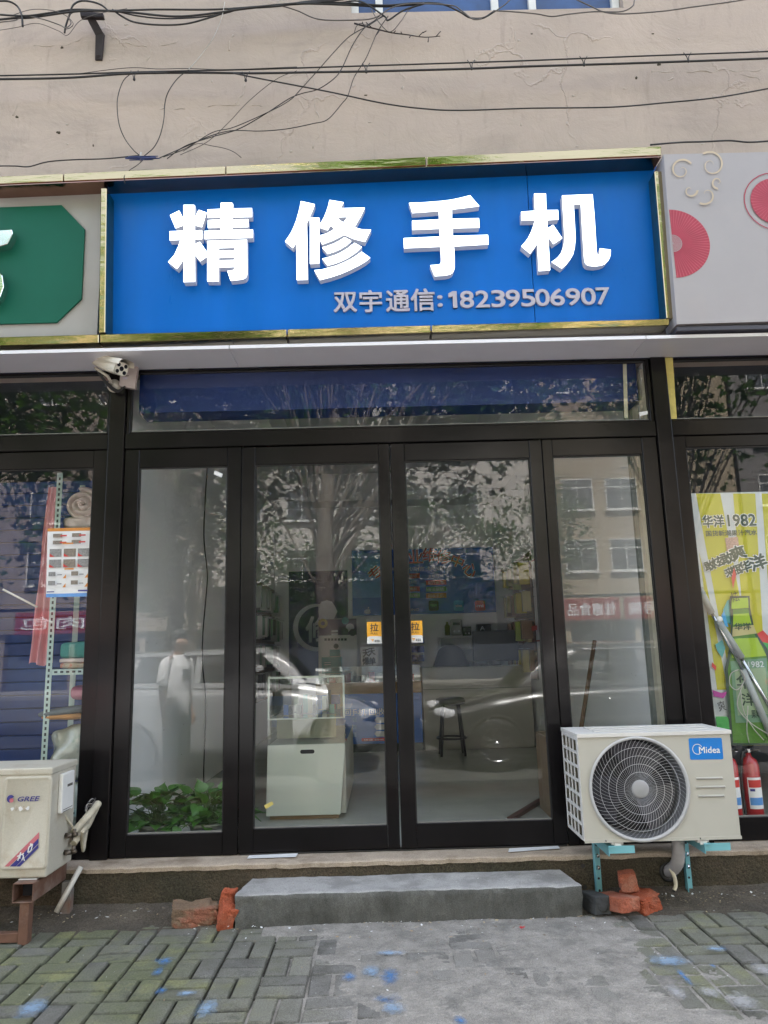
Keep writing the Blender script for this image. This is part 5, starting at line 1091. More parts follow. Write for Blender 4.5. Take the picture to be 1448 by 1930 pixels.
for px, m, t in ((817, DKP, 'oppo'), (864, CYP, 'vivo'), (904, REDP, 'mi')):
    a = bx(px - 9, 1132, px + 9, 1152); s.poly(rrect(*a, .03), m); s.text(t, a[0] + a[2] * .18, a[1] + a[3] * .36, a[2] * .64, a[3] * .28, (GRNP if t == 'oppo' else WHP), .03)
tag(s.build('poster'), 'large blue repair poster with curved red title on the back wall', 'poster')
s = Sheet((0, BK - .002, 0), (1, 0, 0), (0, 0, 1), lift=.0015)
x, z, ww, hh = bx(545, 1075, 655, 1290); s.rect(x, z, ww, hh, NAVY)
q = P(598, 1182, BK); k = s._k(None)
for i in range(40):
    a0 = 1.15 + 4.4 * i / 40; a1 = 1.15 + 4.4 * (i + 1) / 40; wd = lambda a: .012 + .034 * sin((a - 1.15) / 4.4 * pi) ** .7
    s.mb.quad(*[s.at(q.x + r_ * cos(a), q.z + r_ * sin(a), k) for r_, a in ((.325 - wd(a0), a0), (.325 + wd(a0) * .6, a0), (.325 + wd(a1) * .6, a1), (.325 - wd(a1), a1))], WHP)
s.text('修', q.x - .16, q.z - .2, .36, .36, WHP, .045, .08, shear=.1)
s.poly([(q.x + .15 + .15 * cos(a * .5236) * (1 + .15 * sin(a * 5)), q.z + .22 + .17 * sin(a * .5236)) for a in range(12)], WHP)
tag(s.build('banner'), 'navy banner with a white brushed circle on the back wall at the left', 'banner')
# tall display board with lotus print
s = Sheet((0, 6.0, 0), (1, 0, 0), (0, 0, 1), lift=.002)
x, z, ww, hh = bx(601, 1166, 672, 1300, 6.0); z = FLZ; hh = P(640, 1166, 6.0).z - z
bd = thing('display_board', 'white display board with purple top print standing before the navy banner', 'display board', (x + ww / 2, 6.0, FLZ))
mb = MB(); mb.box(x, x + ww, 6.003, 6.02, z, z + hh, WHITE); mb.build('board', bd)
PURP = pm('purple_print', (0.055, 0.03, 0.085), rough=.4); TEAL = pm('teal_print', (0.05, 0.30, 0.30), rough=.4)
a = bx(601, 1166, 672, 1198, 6.0); s.rect(*a, PURP)
for i, (px, py) in enumerate(((633, 1190), (633, 1196))): s.rect(*bx(px - 8, py - 2.4, px + 4, py + 1.6, 6.0), WHP)
for px, py, r_, m in ((651, 1170, .05, TEAL), (660, 1183, .06, PAPER), (650, 1190, .05, DKP), (665, 1192, .05, DKP)): q = P(px, py, 6); s.disc(q.x, q.z, r_, m, n=9)
q = P(609, 1175, 6); s.ring(q.x, q.z, .028, .065, pm('yellow_print', (.5, .4, .08), rough=.4)); kk = s._k(None); [s.rect(*bx(612 + 6.2 * i, 1203, 616.5 + 6.2 * i, 1207.5, 6.0), DKP, kk) for i in range(7)]
s.rect(*bx(607, 1238, 645, 1272, 6.0), TEAL); s.rect(*bx(622, 1224, 641, 1237, 6.0), TEAL)
for i in range(5): s.rect(*bx(612, 1248 + 4 * i, 624, 1249.5 + 4 * i, 6.0), WHP)
s.disc(*[P(634, 1218, 6).x, P(634, 1218, 6).z], .035, DKP); s.build('print', bd)
# small card 天天爆单
cd = thing('sales_card', 'white card with four black brushed characters behind the left door', 'card', P(700, 1262, 4.5))
s = Sheet((0, 4.4985, 0), (1, 0, 0), (0, 0, 1), lift=.001); mb = MB(); a = bx(681, 1219, 712, 1262, 4.5); mb.box(a[0], a[0] + a[2], 4.50, 4.506, a[1], a[1] + a[3], PAPER); mb.build('card', cd)
for t, px, py in (('天', 690, 1231), ('天', 701, 1228), ('爆', 690, 1246), ('单', 702, 1246)): s.text(t, *bx(px - 6, py - 7, px + 6, py + 7, 4.5), INK, .05, .1)
s.build('print', cd)
# counters
WOODC = pm('pale_wood', (0.32, 0.22, 0.12), rough=.5, var=.12, vscale=5, stretch=(1, 1, 8)); CABW = pm('greenish_white_panel', (0.52, 0.56, 0.50), rough=.45, var=.04, vscale=3)
cn = thing('display_counter', 'white counter with glass case and slot handle behind the left door', 'counter', (-.53, 1.4, FLZ))
cx0, cx1, cy0, cy1 = -.785, -.262, .90, 2.25
mb = MB(); mb.box(cx0 + .015, cx1 - .05, cy0 + .02, cy1, FLZ, .243, WOODC); mb.build('plinth', cn)
mb = MB(); mb.hexa([Vector((cx0, cy0, .690)), Vector((cx1, cy0, .690)), Vector((cx1 - .038, cy0 - .03, .245)), Vector((cx0 - .004, cy0 - .03, .245))], [Vector((cx0, cy0 + .018, .690)), Vector((cx1, cy0 + .018, .690)), Vector((cx1 - .038, cy0 - .012, .245)), Vector((cx0 - .004, cy0 - .012, .245))], CABW); mb.build('end_panel', cn, bevel=.002)
mb = MB(); a = P(566, 1417, cy0 - .002); b_ = P(593, 1417, cy0 - .002); mb.add([(p[0], cy0 - .004, p[1]) for p in rrect(a.x, a.z - .013, b_.x - a.x, .026, .0125)], [list(range(28))], DARKIN); mb.build('slot_handle', cn, fixn=False)
mb = MB(); mb.box(cx0, cx1 - .001, cy0 + .0185, cy1, .245, .684, pm('cabinet_side', (0.42, 0.42, 0.37), rough=.5)); mb.build('cabinet', cn)
BEIGE = pm('beige_card_back', (0.34, 0.30, 0.21), rough=.6, var=.15, vscale=6)
mb = MB(); mb.box(cx0 + .02, cx1 - .08, cy0 + .30, cy0 + .32, .70, .86, BEIGE); mb.build('back_card', cn)
for nm, z0, z1 in (('lower_glass_case', .692, .862), ('upper_glass_case', .866, 1.135)):
    mb = MB()
    mb.quad((cx0, cy0, z0), (cx1, cy0, z0), (cx1, cy0, z1), (cx0, cy0, z1), GLASSN); mb.quad((cx1, cy0, z0), (cx1, cy1, z0), (cx1, cy1, z1), (cx1, cy0, z1), GLASSN); mb.quad((cx0, cy0, z0), (cx0, cy1, z0), (cx0, cy1, z1), (cx0, cy0, z1), GLASSN)
    mb.quad((cx0, cy0, z1 + .001), (cx1, cy0, z1 + .001), (cx1, cy1, z1 + .001), (cx0, cy1, z1 + .001), GLASSN); mb.build(nm, cn, fixn=False)
EDGE = pm('glass_edge_strip', (0.50, 0.56, 0.50), rough=.3)
mb = MB()
for x in (cx0, cx1 - .012): mb.box(x, x + .012, cy0 - .003, cy0 + .006, .864, 1.14, EDGE)
mb.box(cx0 + .0125, cx1 - .0125, cy0 - .003, cy0 + .006, 1.126, 1.14, EDGE); mb.box(cx0, cx1, cy0 - .003, cy0 + .006, .855, .8635, EDGE); mb.build('edge_strip', cn)
rr = random.Random(31)
for k in range(10):
    x = cx0 + .08 + .04 * k; y = rr.uniform(1.1, 1.9); hh = rr.uniform(.06, .15)
    mb = MB(); mb.box(x, x + .034, y, y + .02, .868, .868 + hh, (PBLUE, WHITE, DKP, TEAL, BEIGE)[k % 5]); mb.build('goods_box', cn)
c2 = thing('glass_counter', 'long glass topped counter with blue price poster at the back', 'counter', (-.1, 4.3, FLZ))
mb = MB(); mb.box(-.75, .43, 4.22, 4.72, .84, .96, WOODC); mb.box(-.75, .43, 4.22, 4.72, FLZ, .30, DKP); mb.build('body', c2)
mb = MB(); mb.box(-.75, .43, 4.225, 4.715, .302, .838, PBLUE); mb.build('front', c2)
mb = MB(); mb.quad((-.75, 4.22, .962), (.43, 4.22, .962), (.43, 4.22, 1.14), (-.75, 4.22, 1.14), GLASSN); mb.quad((-.75, 4.22, 1.141), (.43, 4.22, 1.141), (.43, 4.72, 1.141), (-.75, 4.72, 1.141), GLASSN); mb.build('glass_case', c2, fixn=False)
for k in range(12): 
    mb = MB(); x = -.7 + .09 * k; hh = rr.uniform(.06, .14); mb.box(x, x + .07, 4.35, 4.45, .963, .963 + hh, (DKP, REDP, WHITE, BEIGE, DKP)[k % 5]); mb.build('goods_box', c2)
s = Sheet((0, 4.223, 0), (1, 0, 0), (0, 0, 1), lift=.0015); s.text('手机 回收', *bx(660, 1335, 725, 1349, 4.22), WHP, .02)
for i in range(3): s.rect(*bx(663, 1352 + 14 * i, 672, 1361 + 14 * i, 4.22), SKY_); s.poly([(P(px, py, 4.22).x, P(px, py, 4.22).z) for px, py in ((706, 1357 + 13 * i), (710, 1352 + 13 * i), (726, 1352 + 13 * i), (726, 1362 + 13 * i), (710, 1362 + 13 * i))], WHP)
s.rect(*bx(682, 1390, 727, 1397, 4.22), REDP); s.text('快速 回收', *bx(686, 1392, 724, 1396, 4.22), WHP, .005); s.build('poster_print', c2)
dk = thing('reception_desk', 'grey panelled reception desk in front of the black office chair', 'desk', (1.1, 4.4, FLZ))
DESK = pm('grey_laminate', (0.33, 0.32, 0.28), rough=.4, var=.05, vscale=3)
mb = MB(); mb.box(.445, 1.66, 4.21, 4.228, FLZ + .004, 1.10, DESK); mb.build('front_panel', dk, bevel=.003)
mb = MB(); mb.box(.445, 1.66, 4.2285, 4.72, 1.085, 1.105, DESK); mb.build('top', dk)
for x in (.445, 1.64): mb = MB(); mb.box(x, x + .02, 4.2285, 4.72, FLZ, 1.084, DESK); mb.build('side_panel', dk)
mb = MB(); mb.box(.447, 1.658, 4.2085, 4.2096, .865, .870, DKP); mb.build('panel_joint', dk)
BLK = pm('black_plastic', (0.014, 0.014, 0.016), rough=.35); BLF = pm('black_leather', (0.018, 0.018, 0.019), rough=.45)
mo = thing('monitor', 'black computer monitor standing on the grey desk', 'monitor', (1.3, 4.5, 1.105)); a = bx(893, 1187, 975, 1247, 4.5)
mb = MB(); mb.box(a[0], a[0] + a[2], 4.5, 4.53, a[1], a[1] + a[3], BLK); mb.build('screen_case', mo, bevel=.005); mb = MB(); mb.box(a[0] + .16, a[0] + .24, 4.531, 4.56, 1.11, a[1] + .08, BLK); mb.build('neck', mo); mb = MB(); mb.box(a[0] + .08, a[0] + .32, 4.48, 4.64, 1.106, 1.12, BLK); mb.build('stand_foot', mo)
ch = thing('office_chair', 'black office chair with rounded back behind the grey desk', 'office chair', (.75, 5.2, FLZ)); q = P(850, 1240, 5.1)
def back(u, v):
    x = -.27 + .54 * u; z = .62 * v; wd = sqrt(max(0, 1 - (2 * u - 1) ** 2)) * .4 + .6 if v > .5 else 1; return Vector((q.x + x * (1 - .45 * max(0, v - .45) / .55), q.y + .08 * (2 * u - 1) ** 2 * -1 + .05 * v, .75 + z * (1 - .12 * (2 * u - 1) ** 2)))
mb = MB(); mb.grid(back, 14, 10, BLF); mb.grid(lambda u, v: back(u, v) + Vector((0, .06, 0)), 14, 10, BLF); mb.build('backrest', ch, fixn=False)
mb = MB(); mb.ellipsoid((q.x, q.y - .22, .70), (.26, .25, .06), BLF, 18, 8, e=.6); mb.build('seat', ch)
for sx in (-1, 1): mb = MB(); mb.tube([(q.x + sx * .28, q.y - .02, .72), (q.x + sx * .30, q.y - .05, .93), (q.x + sx * .30, q.y - .3, .95)], .022, BLK, 8); mb.build('armrest', ch)
mb = MB(); mb.tube([(q.x, q.y - .2, .68), (q.x, q.y - .2, .30)], .03, BLK, 10); mb.build('gas_column', ch)
for k in range(5):
    a_ = 2 * pi * k / 5; e_ = Vector((q.x + .28 * cos(a_), q.y - .2 + .28 * sin(a_), .27)); mb = MB(); mb.tube([(q.x, q.y - .2, .31), e_], [.03, .018], BLK, 8); mb.ellipsoid(e_ - Vector((0, 0, .028)), (.026, .026, .026), BLK, 10, 8); mb.build('caster_leg', ch)
sl = thing('stool', 'black round bar stool in front of the grey desk', 'stool', (.71, 3.8, FLZ))
mb = MB(); mb.lathe([(0, .725), (.12, .725), (.150, .735), (.158, .76), (.150, .79), (.11, .803), (0, .805)], BLF, 28, Matrix.Translation((.71, 3.8, 0))); mb.build('seat', sl)
for k in range(4): a_ = pi / 4 + k * pi / 2; mb = MB(); mb.tube([(.71 + .115 * cos(a_), 3.8 + .115 * sin(a_), .73), (.71 + .175 * cos(a_), 3.8 + .175 * sin(a_), FLZ)], .014, BLK, 8); mb.build('leg', sl)
mb = MB(); mb.tube([(.71 + .155 * cos(2 * pi * k / 28), 3.8 + .155 * sin(2 * pi * k / 28), .39) for k in range(29)], .011, BLK, 6, cap=False); mb.build('foot_ring', sl)
# back shelf with tools
sh = thing('wall_shelf', 'small white shelf unit under the blue poster', 'shelf', P(865, 1240, 6.3)); a = bx(833, 1199, 893, 1242, 6.3)
mb = MB(); z1 = a[1] + a[3]
for z in (z1, z1 - .16, z1 - .34): mb.box(a[0], a[0] + a[2], 6.3, 6.69, z - .018, z, WHITE)
mb.build('shelf_board', sh); mb = MB()
for x in (a[0] - .018, a[0] + a[2]): mb.box(x, x + .018, 6.3, 6.69, FLZ, z1, WHITE)
mb.build('side_panel', sh)
for nm, lb, ct, q_, m in (('bottle', 'olive green bottle on the white shelf under the blue poster', 'bottle', (839, 1172, 848, 1198), pm('olive_plastic', (.16, .18, .03), rough=.4)), ('tool_station', 'pale grey rounded repair tool on the white shelf', 'tool', (850, 1166, 871, 1198), HUBG), ('small_device', 'dark boxy device at the right of the white shelf', 'device', (873, 1181, 888, 1198), DKP), ('instrument', 'black instrument with a white letter plate above the monitor', 'device', (899, 1176, 925, 1190), BLK)):
    b = bx(*q_, 6.4); mb = MB()
    if nm == 'bottle': mb.lathe([(0, 0), (b[2] / 2, .005), (b[2] / 2, b[3] * .7), (b[2] * .2, b[3] * .85), (b[2] * .2, b[3]), (0, b[3])], m, 16, Matrix.Translation((b[0] + b[2] / 2, 6.42, b[1])))
    else: mb.box(b[0], b[0] + b[2], 6.38, 6.48, b[1], b[1] + b[3], m)
    o = tag(mb.build(nm, bevel=0 if nm == 'bottle' else (.04 if nm == 'tool_station' else .006), seg=3), lb, ct)
    if nm == 'instrument': o.location.z = 0; s = Sheet((0, 6.379, 0), (1, 0, 0), (0, 0, 1)); s.text('A', *bx(905, 1180, 914, 1188, 6.38), WHP, .03); s.build('letter', o)
    if nm in ('tool_station', 'small_device'): s = Sheet((0, 6.379, 0), (1, 0, 0), (0, 0, 1)); s.rect(b[0] + b[2] * .2, b[1] + b[3] * .62, b[2] * .6, b[3] * .16, BLK); s.disc(b[0] + b[2] * .3, b[1] + b[3] * .25, b[2] * .09, WHP); s.disc(b[0] + b[2] * .7, b[1] + b[3] * .25, b[2] * .09, WHP); s.build('face', o)
BINB = pm('blue_bin_plastic', (0.01, 0.05, 0.40), rough=.35)
for r_ in range(3):
    for c_ in range(2):
        b = bx(773 + 14 * c_, 1200 + 17 * r_, 785.5 + 14 * c_, 1213 + 17 * r_, 6.5); x, z, ww, hh = b; mb = MB(); y0, y1 = 6.50, 6.68; wl = .006
        mb.box(x, x + ww, y0, y1, z, z + wl, BINB); mb.box(x, x + wl, y0, y1, z + wl, z + hh, BINB); mb.box(x + ww - wl, x + ww, y0, y1, z + wl, z + hh, BINB); mb.box(x + wl, x + ww - wl, y1 - wl, y1, z + wl, z + hh, BINB); mb.box(x + wl, x + ww - wl, y0, y0 + wl, z + wl, z + hh * .5, BINB)
        tag(mb.build('storage_bin'), 'blue open storage bin on the back wall, %s row, %s column' % (('top', 'middle', 'bottom')[r_], ('left', 'right')[c_]), 'storage bin', 'blue storage bins')
# accessory racks on the side walls
SLAT = pm('brown_slat_board', (0.19, 0.115, 0.07), rough=.5, var=.2, vscale=6, stretch=(1, 1, 6))
def rack(X, dirn, y0, y1, z0, z1, lab, cols, seed, hook):
    t = thing('accessory_rack', lab, 'rack', (X, (y0 + y1) / 2, z0)); rr = random.Random(seed)
    xa, xb = (X, X + .02) if dirn < 0 else (X - .02, X)
    n_ = int((z1 - z0) / .10)
    for k in range(n_):
        z = z0 + (z1 - z0) * k / n_; mb = MB(); mb.box(min(xa, xb), max(xa, xb), y0, y1, z + .004, z + (z1 - z0) / n_ - .004, SLAT); mb.build('slat', t)
    mb = MB(); mb.box(min(xa, xb) + (.006 if dirn > 0 else -.0), max(xa, xb) + (.0 if dirn > 0 else -.006), y0, y1, z0, z1, DKP); mb.build('backing', t)
    mb = MB(); rows = 4; dz = (z1 - z0 - .12) / rows
    for r_ in range(rows):
        zt = z1 - .12 - r_ * dz; y = y0 + .06
        while y < y1 - .1:
            wy = rr.uniform(.05, .085); hh = rr.uniform(.6, .82) * dz; dp = rr.uniform(.03, .14); sx = 1 if dirn < 0 else -1
            x1 = X + sx * .024; x2 = X + sx * (.024 + dp); mb.box(min(x1, x2), max(x1, x2), y, y + wy, zt - hh, zt, rr.choice(cols))
            mb.tube([(x1, y + wy / 2, zt + .012), (X + sx * (.05 + dp), y + wy / 2, zt + .016)], .003, CHROME, 4); y += wy + rr.uniform(.008, .03)
    tag(mb.build('hanging_pack', t), kind='stuff')
PK = [pm('pack_%s' % n_, c_, rough=.35) for n_, c_ in (('white', (.62, .62, .62)), ('grey', (.33, .33, .34)), ('green', (.16, .30, .20)), ('pale', (.5, .52, .55)), ('dark', (.08, .08, .09)))]
PY = [pm('pack_%s' % n_, c_, rough=.35) for n_, c_ in (('yellow', (.50, .42, .05)), ('lime', (.34, .42, .08)), ('brown', (.22, .14, .08)), ('straw', (.45, .40, .20)))]
rack(-1.562, -1, 4.35, 6.55, .72, 2.22, 'brown slat rack of white and green accessory packs on the left wall', PK, 3, 0)
rack(1.697, 1, 3.95, 5.15, .95, 2.36, 'brown slat rack of yellow accessory packs on the right wall', PY, 5, 0)
q0, q1 = 3.62, 4.33
s = Sheet((1.696, q1 - .0, 1.36), (0, -1, 0), (0, 0, 1), lift=-.0015)
s.n = Vector((-1, 0, 0)); s.lift = .0015; ww = .60; hh = .89
s.rect(0, 0, ww, hh, REDP); s.rect(.015, .015, ww - .03, hh - .03, PAPER); s.rect(.04, hh - .15, .13, .11, REDP); s.text('mi', .06, hh - .125, .09, .06, WHP, .03)
rr = random.Random(9)
for i in range(17): s.rect(.04 if i % 4 else .03, hh - .20 - i * .035, rr.uniform(.25, .46), .012, GREYC)
s.rect(0, .12, ww, .05, REDP); s.build('t')
o = bpy.data.objects['t']; o.name = 'price_poster'; o.data.name = 'price_poster'; tag(o, 'white red bordered price list on the right wall near the yellow rack', 'poster')
ck = thing('wall_clock', 'round white wall clock high on the right wall', 'clock', PX(1000, 930, 1.69)); c = PX(1000, 932, 1.699); MC = Matrix.Translation(c) @ Matrix.Rotation(-pi / 2, 4, 'Y')
mb = MB(); mb.lathe([(0, .022), (.21, .022), (.225, .03), (.235, .02), (.235, 0)], WHITE, 36, MC); mb.build('case', ck)
s = Sheet(c - Vector((.0235, 0, 0)), (0, -1, 0), (0, 0, 1)); s.poly([(-.006, 0), (.006, 0), (.008, .13), (-.002, .13)], INK); s.poly([(0, -.006), (.10, .06), (.096, .072), (0, .006)], INK)
for h_ in range(12): a_ = pi / 2 - 2 * pi * h_ / 12 - pi / 6; s.text(str(h_ + 1), .175 * cos(a_) - .014, .175 * sin(a_) - .016, None, .032, INK, 0)
s.build('dial_print', ck)
# cable on the left wall, trunking at the right
mb = MB(); X = -1.558; mb.tube(catmull([PX(x, y, X) for x, y in ((391, 880), (386, 960), (385, 1020), (391, 1080), (389, 1120), (383, 1190), (382, 1250), (388, 1320), (386, 1400), (384, 1470), (388, 1500))], 6), .006, CABLE, 6); tag(mb.build('cable'), 'black cable hanging down the white wall behind the left side window', 'cable')
TRK = pm('beige_trunking', (0.50, 0.47, 0.37), rough=.5)
mb = MB(); mb.box(1.66, 1.699, .30, .36, FLZ, 3.0, TRK); mb.box(1.67, 1.699, .46, .50, FLZ, 3.0, pm('grey_trunking', (.20, .22, .20), rough=.5)); mb.box(1.672, 1.699, .14, .20, FLZ, 3.0, TRK); tag(mb.build('cable_trunking'), 'vertical beige trunking on the right wall behind the right side window', 'trunking')
WOODB = pm('brown_wood', (0.12, 0.065, 0.03), rough=.6, var=.2, vscale=6, stretch=(6, 6, 1))
a, b_ = P(1121, 1208, 1.35), P(1092, 1395, 1.12); d = (b_ - a).normalized(); t_ = (FLZ - a.z) / d.z
mb = MB(); mb.tube([a, a + d * t_], .016, WOODB, 10); tag(mb.build('broom_handle'), 'brown wooden pole leaning inside the right side window', 'pole')
a, b_ = G(962, 1548, FLZ), G(1020, 1512, FLZ); mb = MB(); d = (b_ - a).normalized(); n_ = Vector((-d.y, d.x, 0)) * .02
mb.hexa([a - n_ + Vector((0, 0, .024)), a + n_ + Vector((0, 0, .024)), a + n_ + Vector((0, 0, .001)), a - n_ + Vector((0, 0, .001))], [b_ - n_ + Vector((0, 0, .024)), b_ + n_ + Vector((0, 0, .024)), b_ + n_ + Vector((0, 0, .001)), b_ - n_ + Vector((0, 0, .001))], pm('dark_red_wood', (.10, .04, .03), rough=.6)); tag(mb.build('wood_strip'), 'dark red wooden strip lying on the floor behind the right door', 'wood strip')
mb = MB(); mb.box(1.05, 1.66, .5, 1.05, FLZ + .001, .72, pm('brown_carton', (.20, .14, .085), rough=.8, var=.15)); tag(mb.build('carton', bevel=.004), 'brown carton behind the cream air conditioner inside the window', 'carton')
# two leafy pot plants behind the left window
LEAF = pm('pothos_leaf', (0.05, 0.15, 0.022), rough=.35, var=.3, vscale=25, rand=.25, spec=.5); STEM = pm('pothos_stem', (0.08, 0.15, 0.04), rough=.6); POT = pm('grey_pot', (0.20, 0.22, 0.20), rough=.5); SOIL = pm('potting_soil', (.03, .022, .015), rough=1)
def leaf_mesh(seed):
    rr = random.Random(seed); L_ = 1.0; pts = []; nv = 8
    vs = []; fs = []
    for i in range(nv + 1):
        t = i / nv; wd = .42 * sin(pi * min(1, t * 1.02 + .02) ** .62) * (1 - t ** 3) + .002; dz = -.42 * t * t + .1 * t
        vs += [(-wd, t, dz + .14 * wd), (0, t - (.0 if i else -.06), dz - .05), (wd, t, dz + .14 * wd)]
    for i in range(nv): a_ = i * 3; fs += [(a_, a_ + 1, a_ + 4, a_ + 3), (a_ + 1, a_ + 2, a_ + 5, a_ + 4)]
    me = bpy.data.meshes.new('leaf'); me.from_pydata(vs, [], fs); me.materials.append(LEAF)
    me.polygons.foreach_set('use_smooth', [True] * len(fs)); return me
LM = [leaf_mesh(i) for i in range(2)]
for pi_, (px, lb) in enumerate(((296, 'left one of two leafy potted plants inside the left window'), (392, 'right one of two leafy potted plants inside the left window'))):
    c = P(px, 1560, .26); c.z = .34; t = thing('potted_plant', lb, 'potted plant', (c.x, c.y, FLZ), 'plants behind the left window'); rr = random.Random(50 + pi_)
    mb = MB(); mb.lathe([(0, FLZ + .002), (.075, FLZ + .002), (.105, .335), (.112, .338), (.112, .352), (.098, .352), (.095, .33), (0, .33)], POT, 24, Matrix.Translation((c.x, c.y, 0))); mb.build('pot', t)
    mb = MB(); mb.disc((c.x, c.y, .331), .094, SOIL, (0, 0, 1)); mb.build('soil', t, fixn=False)
    st_ = MB(); 
    for k in range(95):
        az = rr.uniform(0, 2 * pi); el = rr.uniform(.15, 1.35); r_ = rr.uniform(.06, .20); e_ = Vector((c.x + r_ * cos(az) * cos(el) * 1.3, c.y + r_ * sin(az) * cos(el) * .9, .355 + r_ * .60 * sin(el) + (.05 if el > .8 else -.02)))
        e_.y = max(e_.y, .10)
        st_.tube([(c.x + rr.uniform(-.04, .04), c.y + rr.uniform(-.04, .04), .33), (c.x + (e_.x - c.x) * .5, c.y + (e_.y - c.y) * .5, e_.z + .0), e_], .0022, STEM, 4)
        sc = rr.uniform(.065, .115); Mt = Matrix.Translation(e_) @ Euler((rr.uniform(-.5, .5), rr.uniform(-.5, .5), az - pi / 2 + rr.uniform(-.6, .6))).to_matrix().to_4x4() @ Euler((rr.uniform(-.2, .8) * (1 if el < .8 else .3) + (.5 if el > 1 else 0), 0, 0)).to_matrix().to_4x4() @ Matrix.Diagonal((sc, sc, sc, 1))
        o = link('leaf', LM[k % 2], t); o.matrix_basis = Mt
    st_.build('stems', t)

# ================================================================== the bedding shop at the left
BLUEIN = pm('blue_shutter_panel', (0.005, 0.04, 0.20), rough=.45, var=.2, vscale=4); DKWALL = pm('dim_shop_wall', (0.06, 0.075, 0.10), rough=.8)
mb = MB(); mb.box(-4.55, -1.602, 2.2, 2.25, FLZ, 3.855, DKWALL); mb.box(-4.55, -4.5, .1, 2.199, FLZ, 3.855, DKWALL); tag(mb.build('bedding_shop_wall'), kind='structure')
bp = thing('blue_slat_partition', 'dark blue partition of horizontal slats behind the bedding rack', 'partition', (-2.6, 1.15, FLZ))
for k in range(26):
    z = FLZ + .01 + k * .092; mb = MB(); mb.box(-3.6, -1.64, 1.15, 1.165, z, z + .088, BLUEIN); mb.build('slat', bp, bevel=.004)
MINT = pm('mint_perforated_steel', (0.40, 0.52, 0.50), rough=.45, var=.05); HOLE = pm('punched_hole', (0.03, 0.035, 0.04), rough=.8)
rk = thing('bedding_rack', 'mint green perforated angle steel rack holding bedding', 'rack', (-1.9, .4, FLZ))
for X_ in (-2.018, -1.69):
    for Y_ in (.30, .66):
        mb = MB(); mb.box(X_ - .018, X_ + .018, Y_, Y_ + .002, FLZ, 2.46, MINT); mb.box(X_ - .018, X_ - .016, Y_ + .0025, Y_ + .036, FLZ, 2.46, MINT); po = mb.build('post', rk)
        if X_ < -1.9 and Y_ < .4:
            mb = MB(); z = FLZ + .02
            while z < 2.44: mb.quad((X_ - .006, Y_ - .0008, z), (X_ + .006, Y_ - .0008, z), (X_ + .006, Y_ - .0008, z + .018), (X_ - .006, Y_ - .0008, z + .018), HOLE); z += .034
            mb.build('punched_holes', po, fixn=False)
zsh = [P(150, 996, .3).z, P(140, 1262, .3).z, .42]
for z in zsh:
    mb = MB(); mb.box(-1.998, -1.71, .299, .301, z - .03, z + .004, MINT); mb.box(-2.0, -1.69, .302, .66, z, z + .004, MINT); so = mb.build('shelf', rk)
    mb = MB()
    for k in range(8): x = -1.985 + .036 * k; mb.quad((x, .2982, z - .018), (x + .02, .2982, z - .018), (x + .02, .2982, z - .006), (x, .2982, z - .006), HOLE)
    mb.build('punched_holes', so, fixn=False)
QUILT = pm('white_floral_quilt', (0.60, 0.52, 0.50), rough=.9, var=.08, vscale=8, dirt=(0.48, 0.30, 0.30), dscale=14, dlo=.58, dhi=.66, damt=.6, bump=.3, bscale=25, bdist=.01)
def roll(c, r, ln, turns, m, name, lab, cat):
    mb = MB(); n_ = 90
    def fn(u, v):
        a = u * turns * 2 * pi; rr_ = r * (.12 + .88 * u) * (1 + .05 * noise.noise(Vector((u * 22, v * 3, 5)))); y = ln * v
        return Vector((c[0] + rr_ * cos(a + .5) * 1.12, c[1] + y + .02 * noise.noise(Vector((u * 14, v * 2, 1))), c[2] + rr_ * sin(a + .5)))
    mb.grid(fn, n_, 6, m)
    def fr(u, v):                # puffy front of each winding
        a = u * turns * 2 * pi; rr_ = r * (.12 + .88 * u) - r * .88 / turns * v; b_ = sin(pi * v); rr_ *= (1 + .05 * noise.noise(Vector((u * 22, 0, 5))))
        return Vector((c[0] + rr_ * cos(a + .5) * 1.12, c[1] - .03 * b_ + .02 * noise.noise(Vector((u * 14, 0, 1))), c[2] + rr_ * sin(a + .5)))
    mb.grid(fr, n_, 5, m); tag(mb.build(name, fixn=False), lab, cat)
roll((P(157, 946, .36).x, .36, zsh[0] + .165), .118, .28, 3.2, QUILT, 'quilt_roll', 'rolled white floral quilt on the top shelf of the mint rack', 'quilt')
def soft(name, lab, cat, c, r, m, e=.45, disp=.12, seed=0, rot=(0, 0, 0)):
    mb = MB(); mb.ellipsoid((0, 0, 0), r, m, 40, 24, e=e, disp=disp, dsc=9, seed=seed); return tag(mb.build(name, M=Matrix.Translation(c) @ Euler(rot).to_matrix().to_4x4(), fixn=False), lab, cat)
soft('folded_quilt', 'folded white floral quilt lying under the rolled quilt', 'quilt', (-1.86, .46, zsh[0] + .045), (.15, .15, .042), QUILT, .5, .15, 3)
TEALC = pm('teal_towel', (0.08, 0.27, 0.25), rough=.95, var=.1, bump=.6, bscale=180, bdist=.004); MIXC = pm('patterned_cloth', (0.36, 0.30, 0.22), rough=.9, var=.2, vscale=30, dirt=(0.40, 0.13, 0.08), dscale=22, dlo=.52, dhi=.58, damt=.8)
q = zsh[1]
soft('towel', 'teal folded towel, upper of the cloths on the middle shelf', 'towel', (-1.84, .45, q + .115), (.14, .14, .052), TEALC, .35, .10, 5); soft('towel', 'pale folded towel between teal towel and patterned cloth', 'towel', (-1.84, .45, q + .055), (.14, .14, .014), QUILT, .35, .1, 6); soft('folded_cloth', 'red and cream patterned folded cloth on the middle shelf', 'cloth', (-1.84, .45, q + .025), (.145, .14, .020), MIXC, .4, .15, 7)
z = P(130, 1345, .4).z
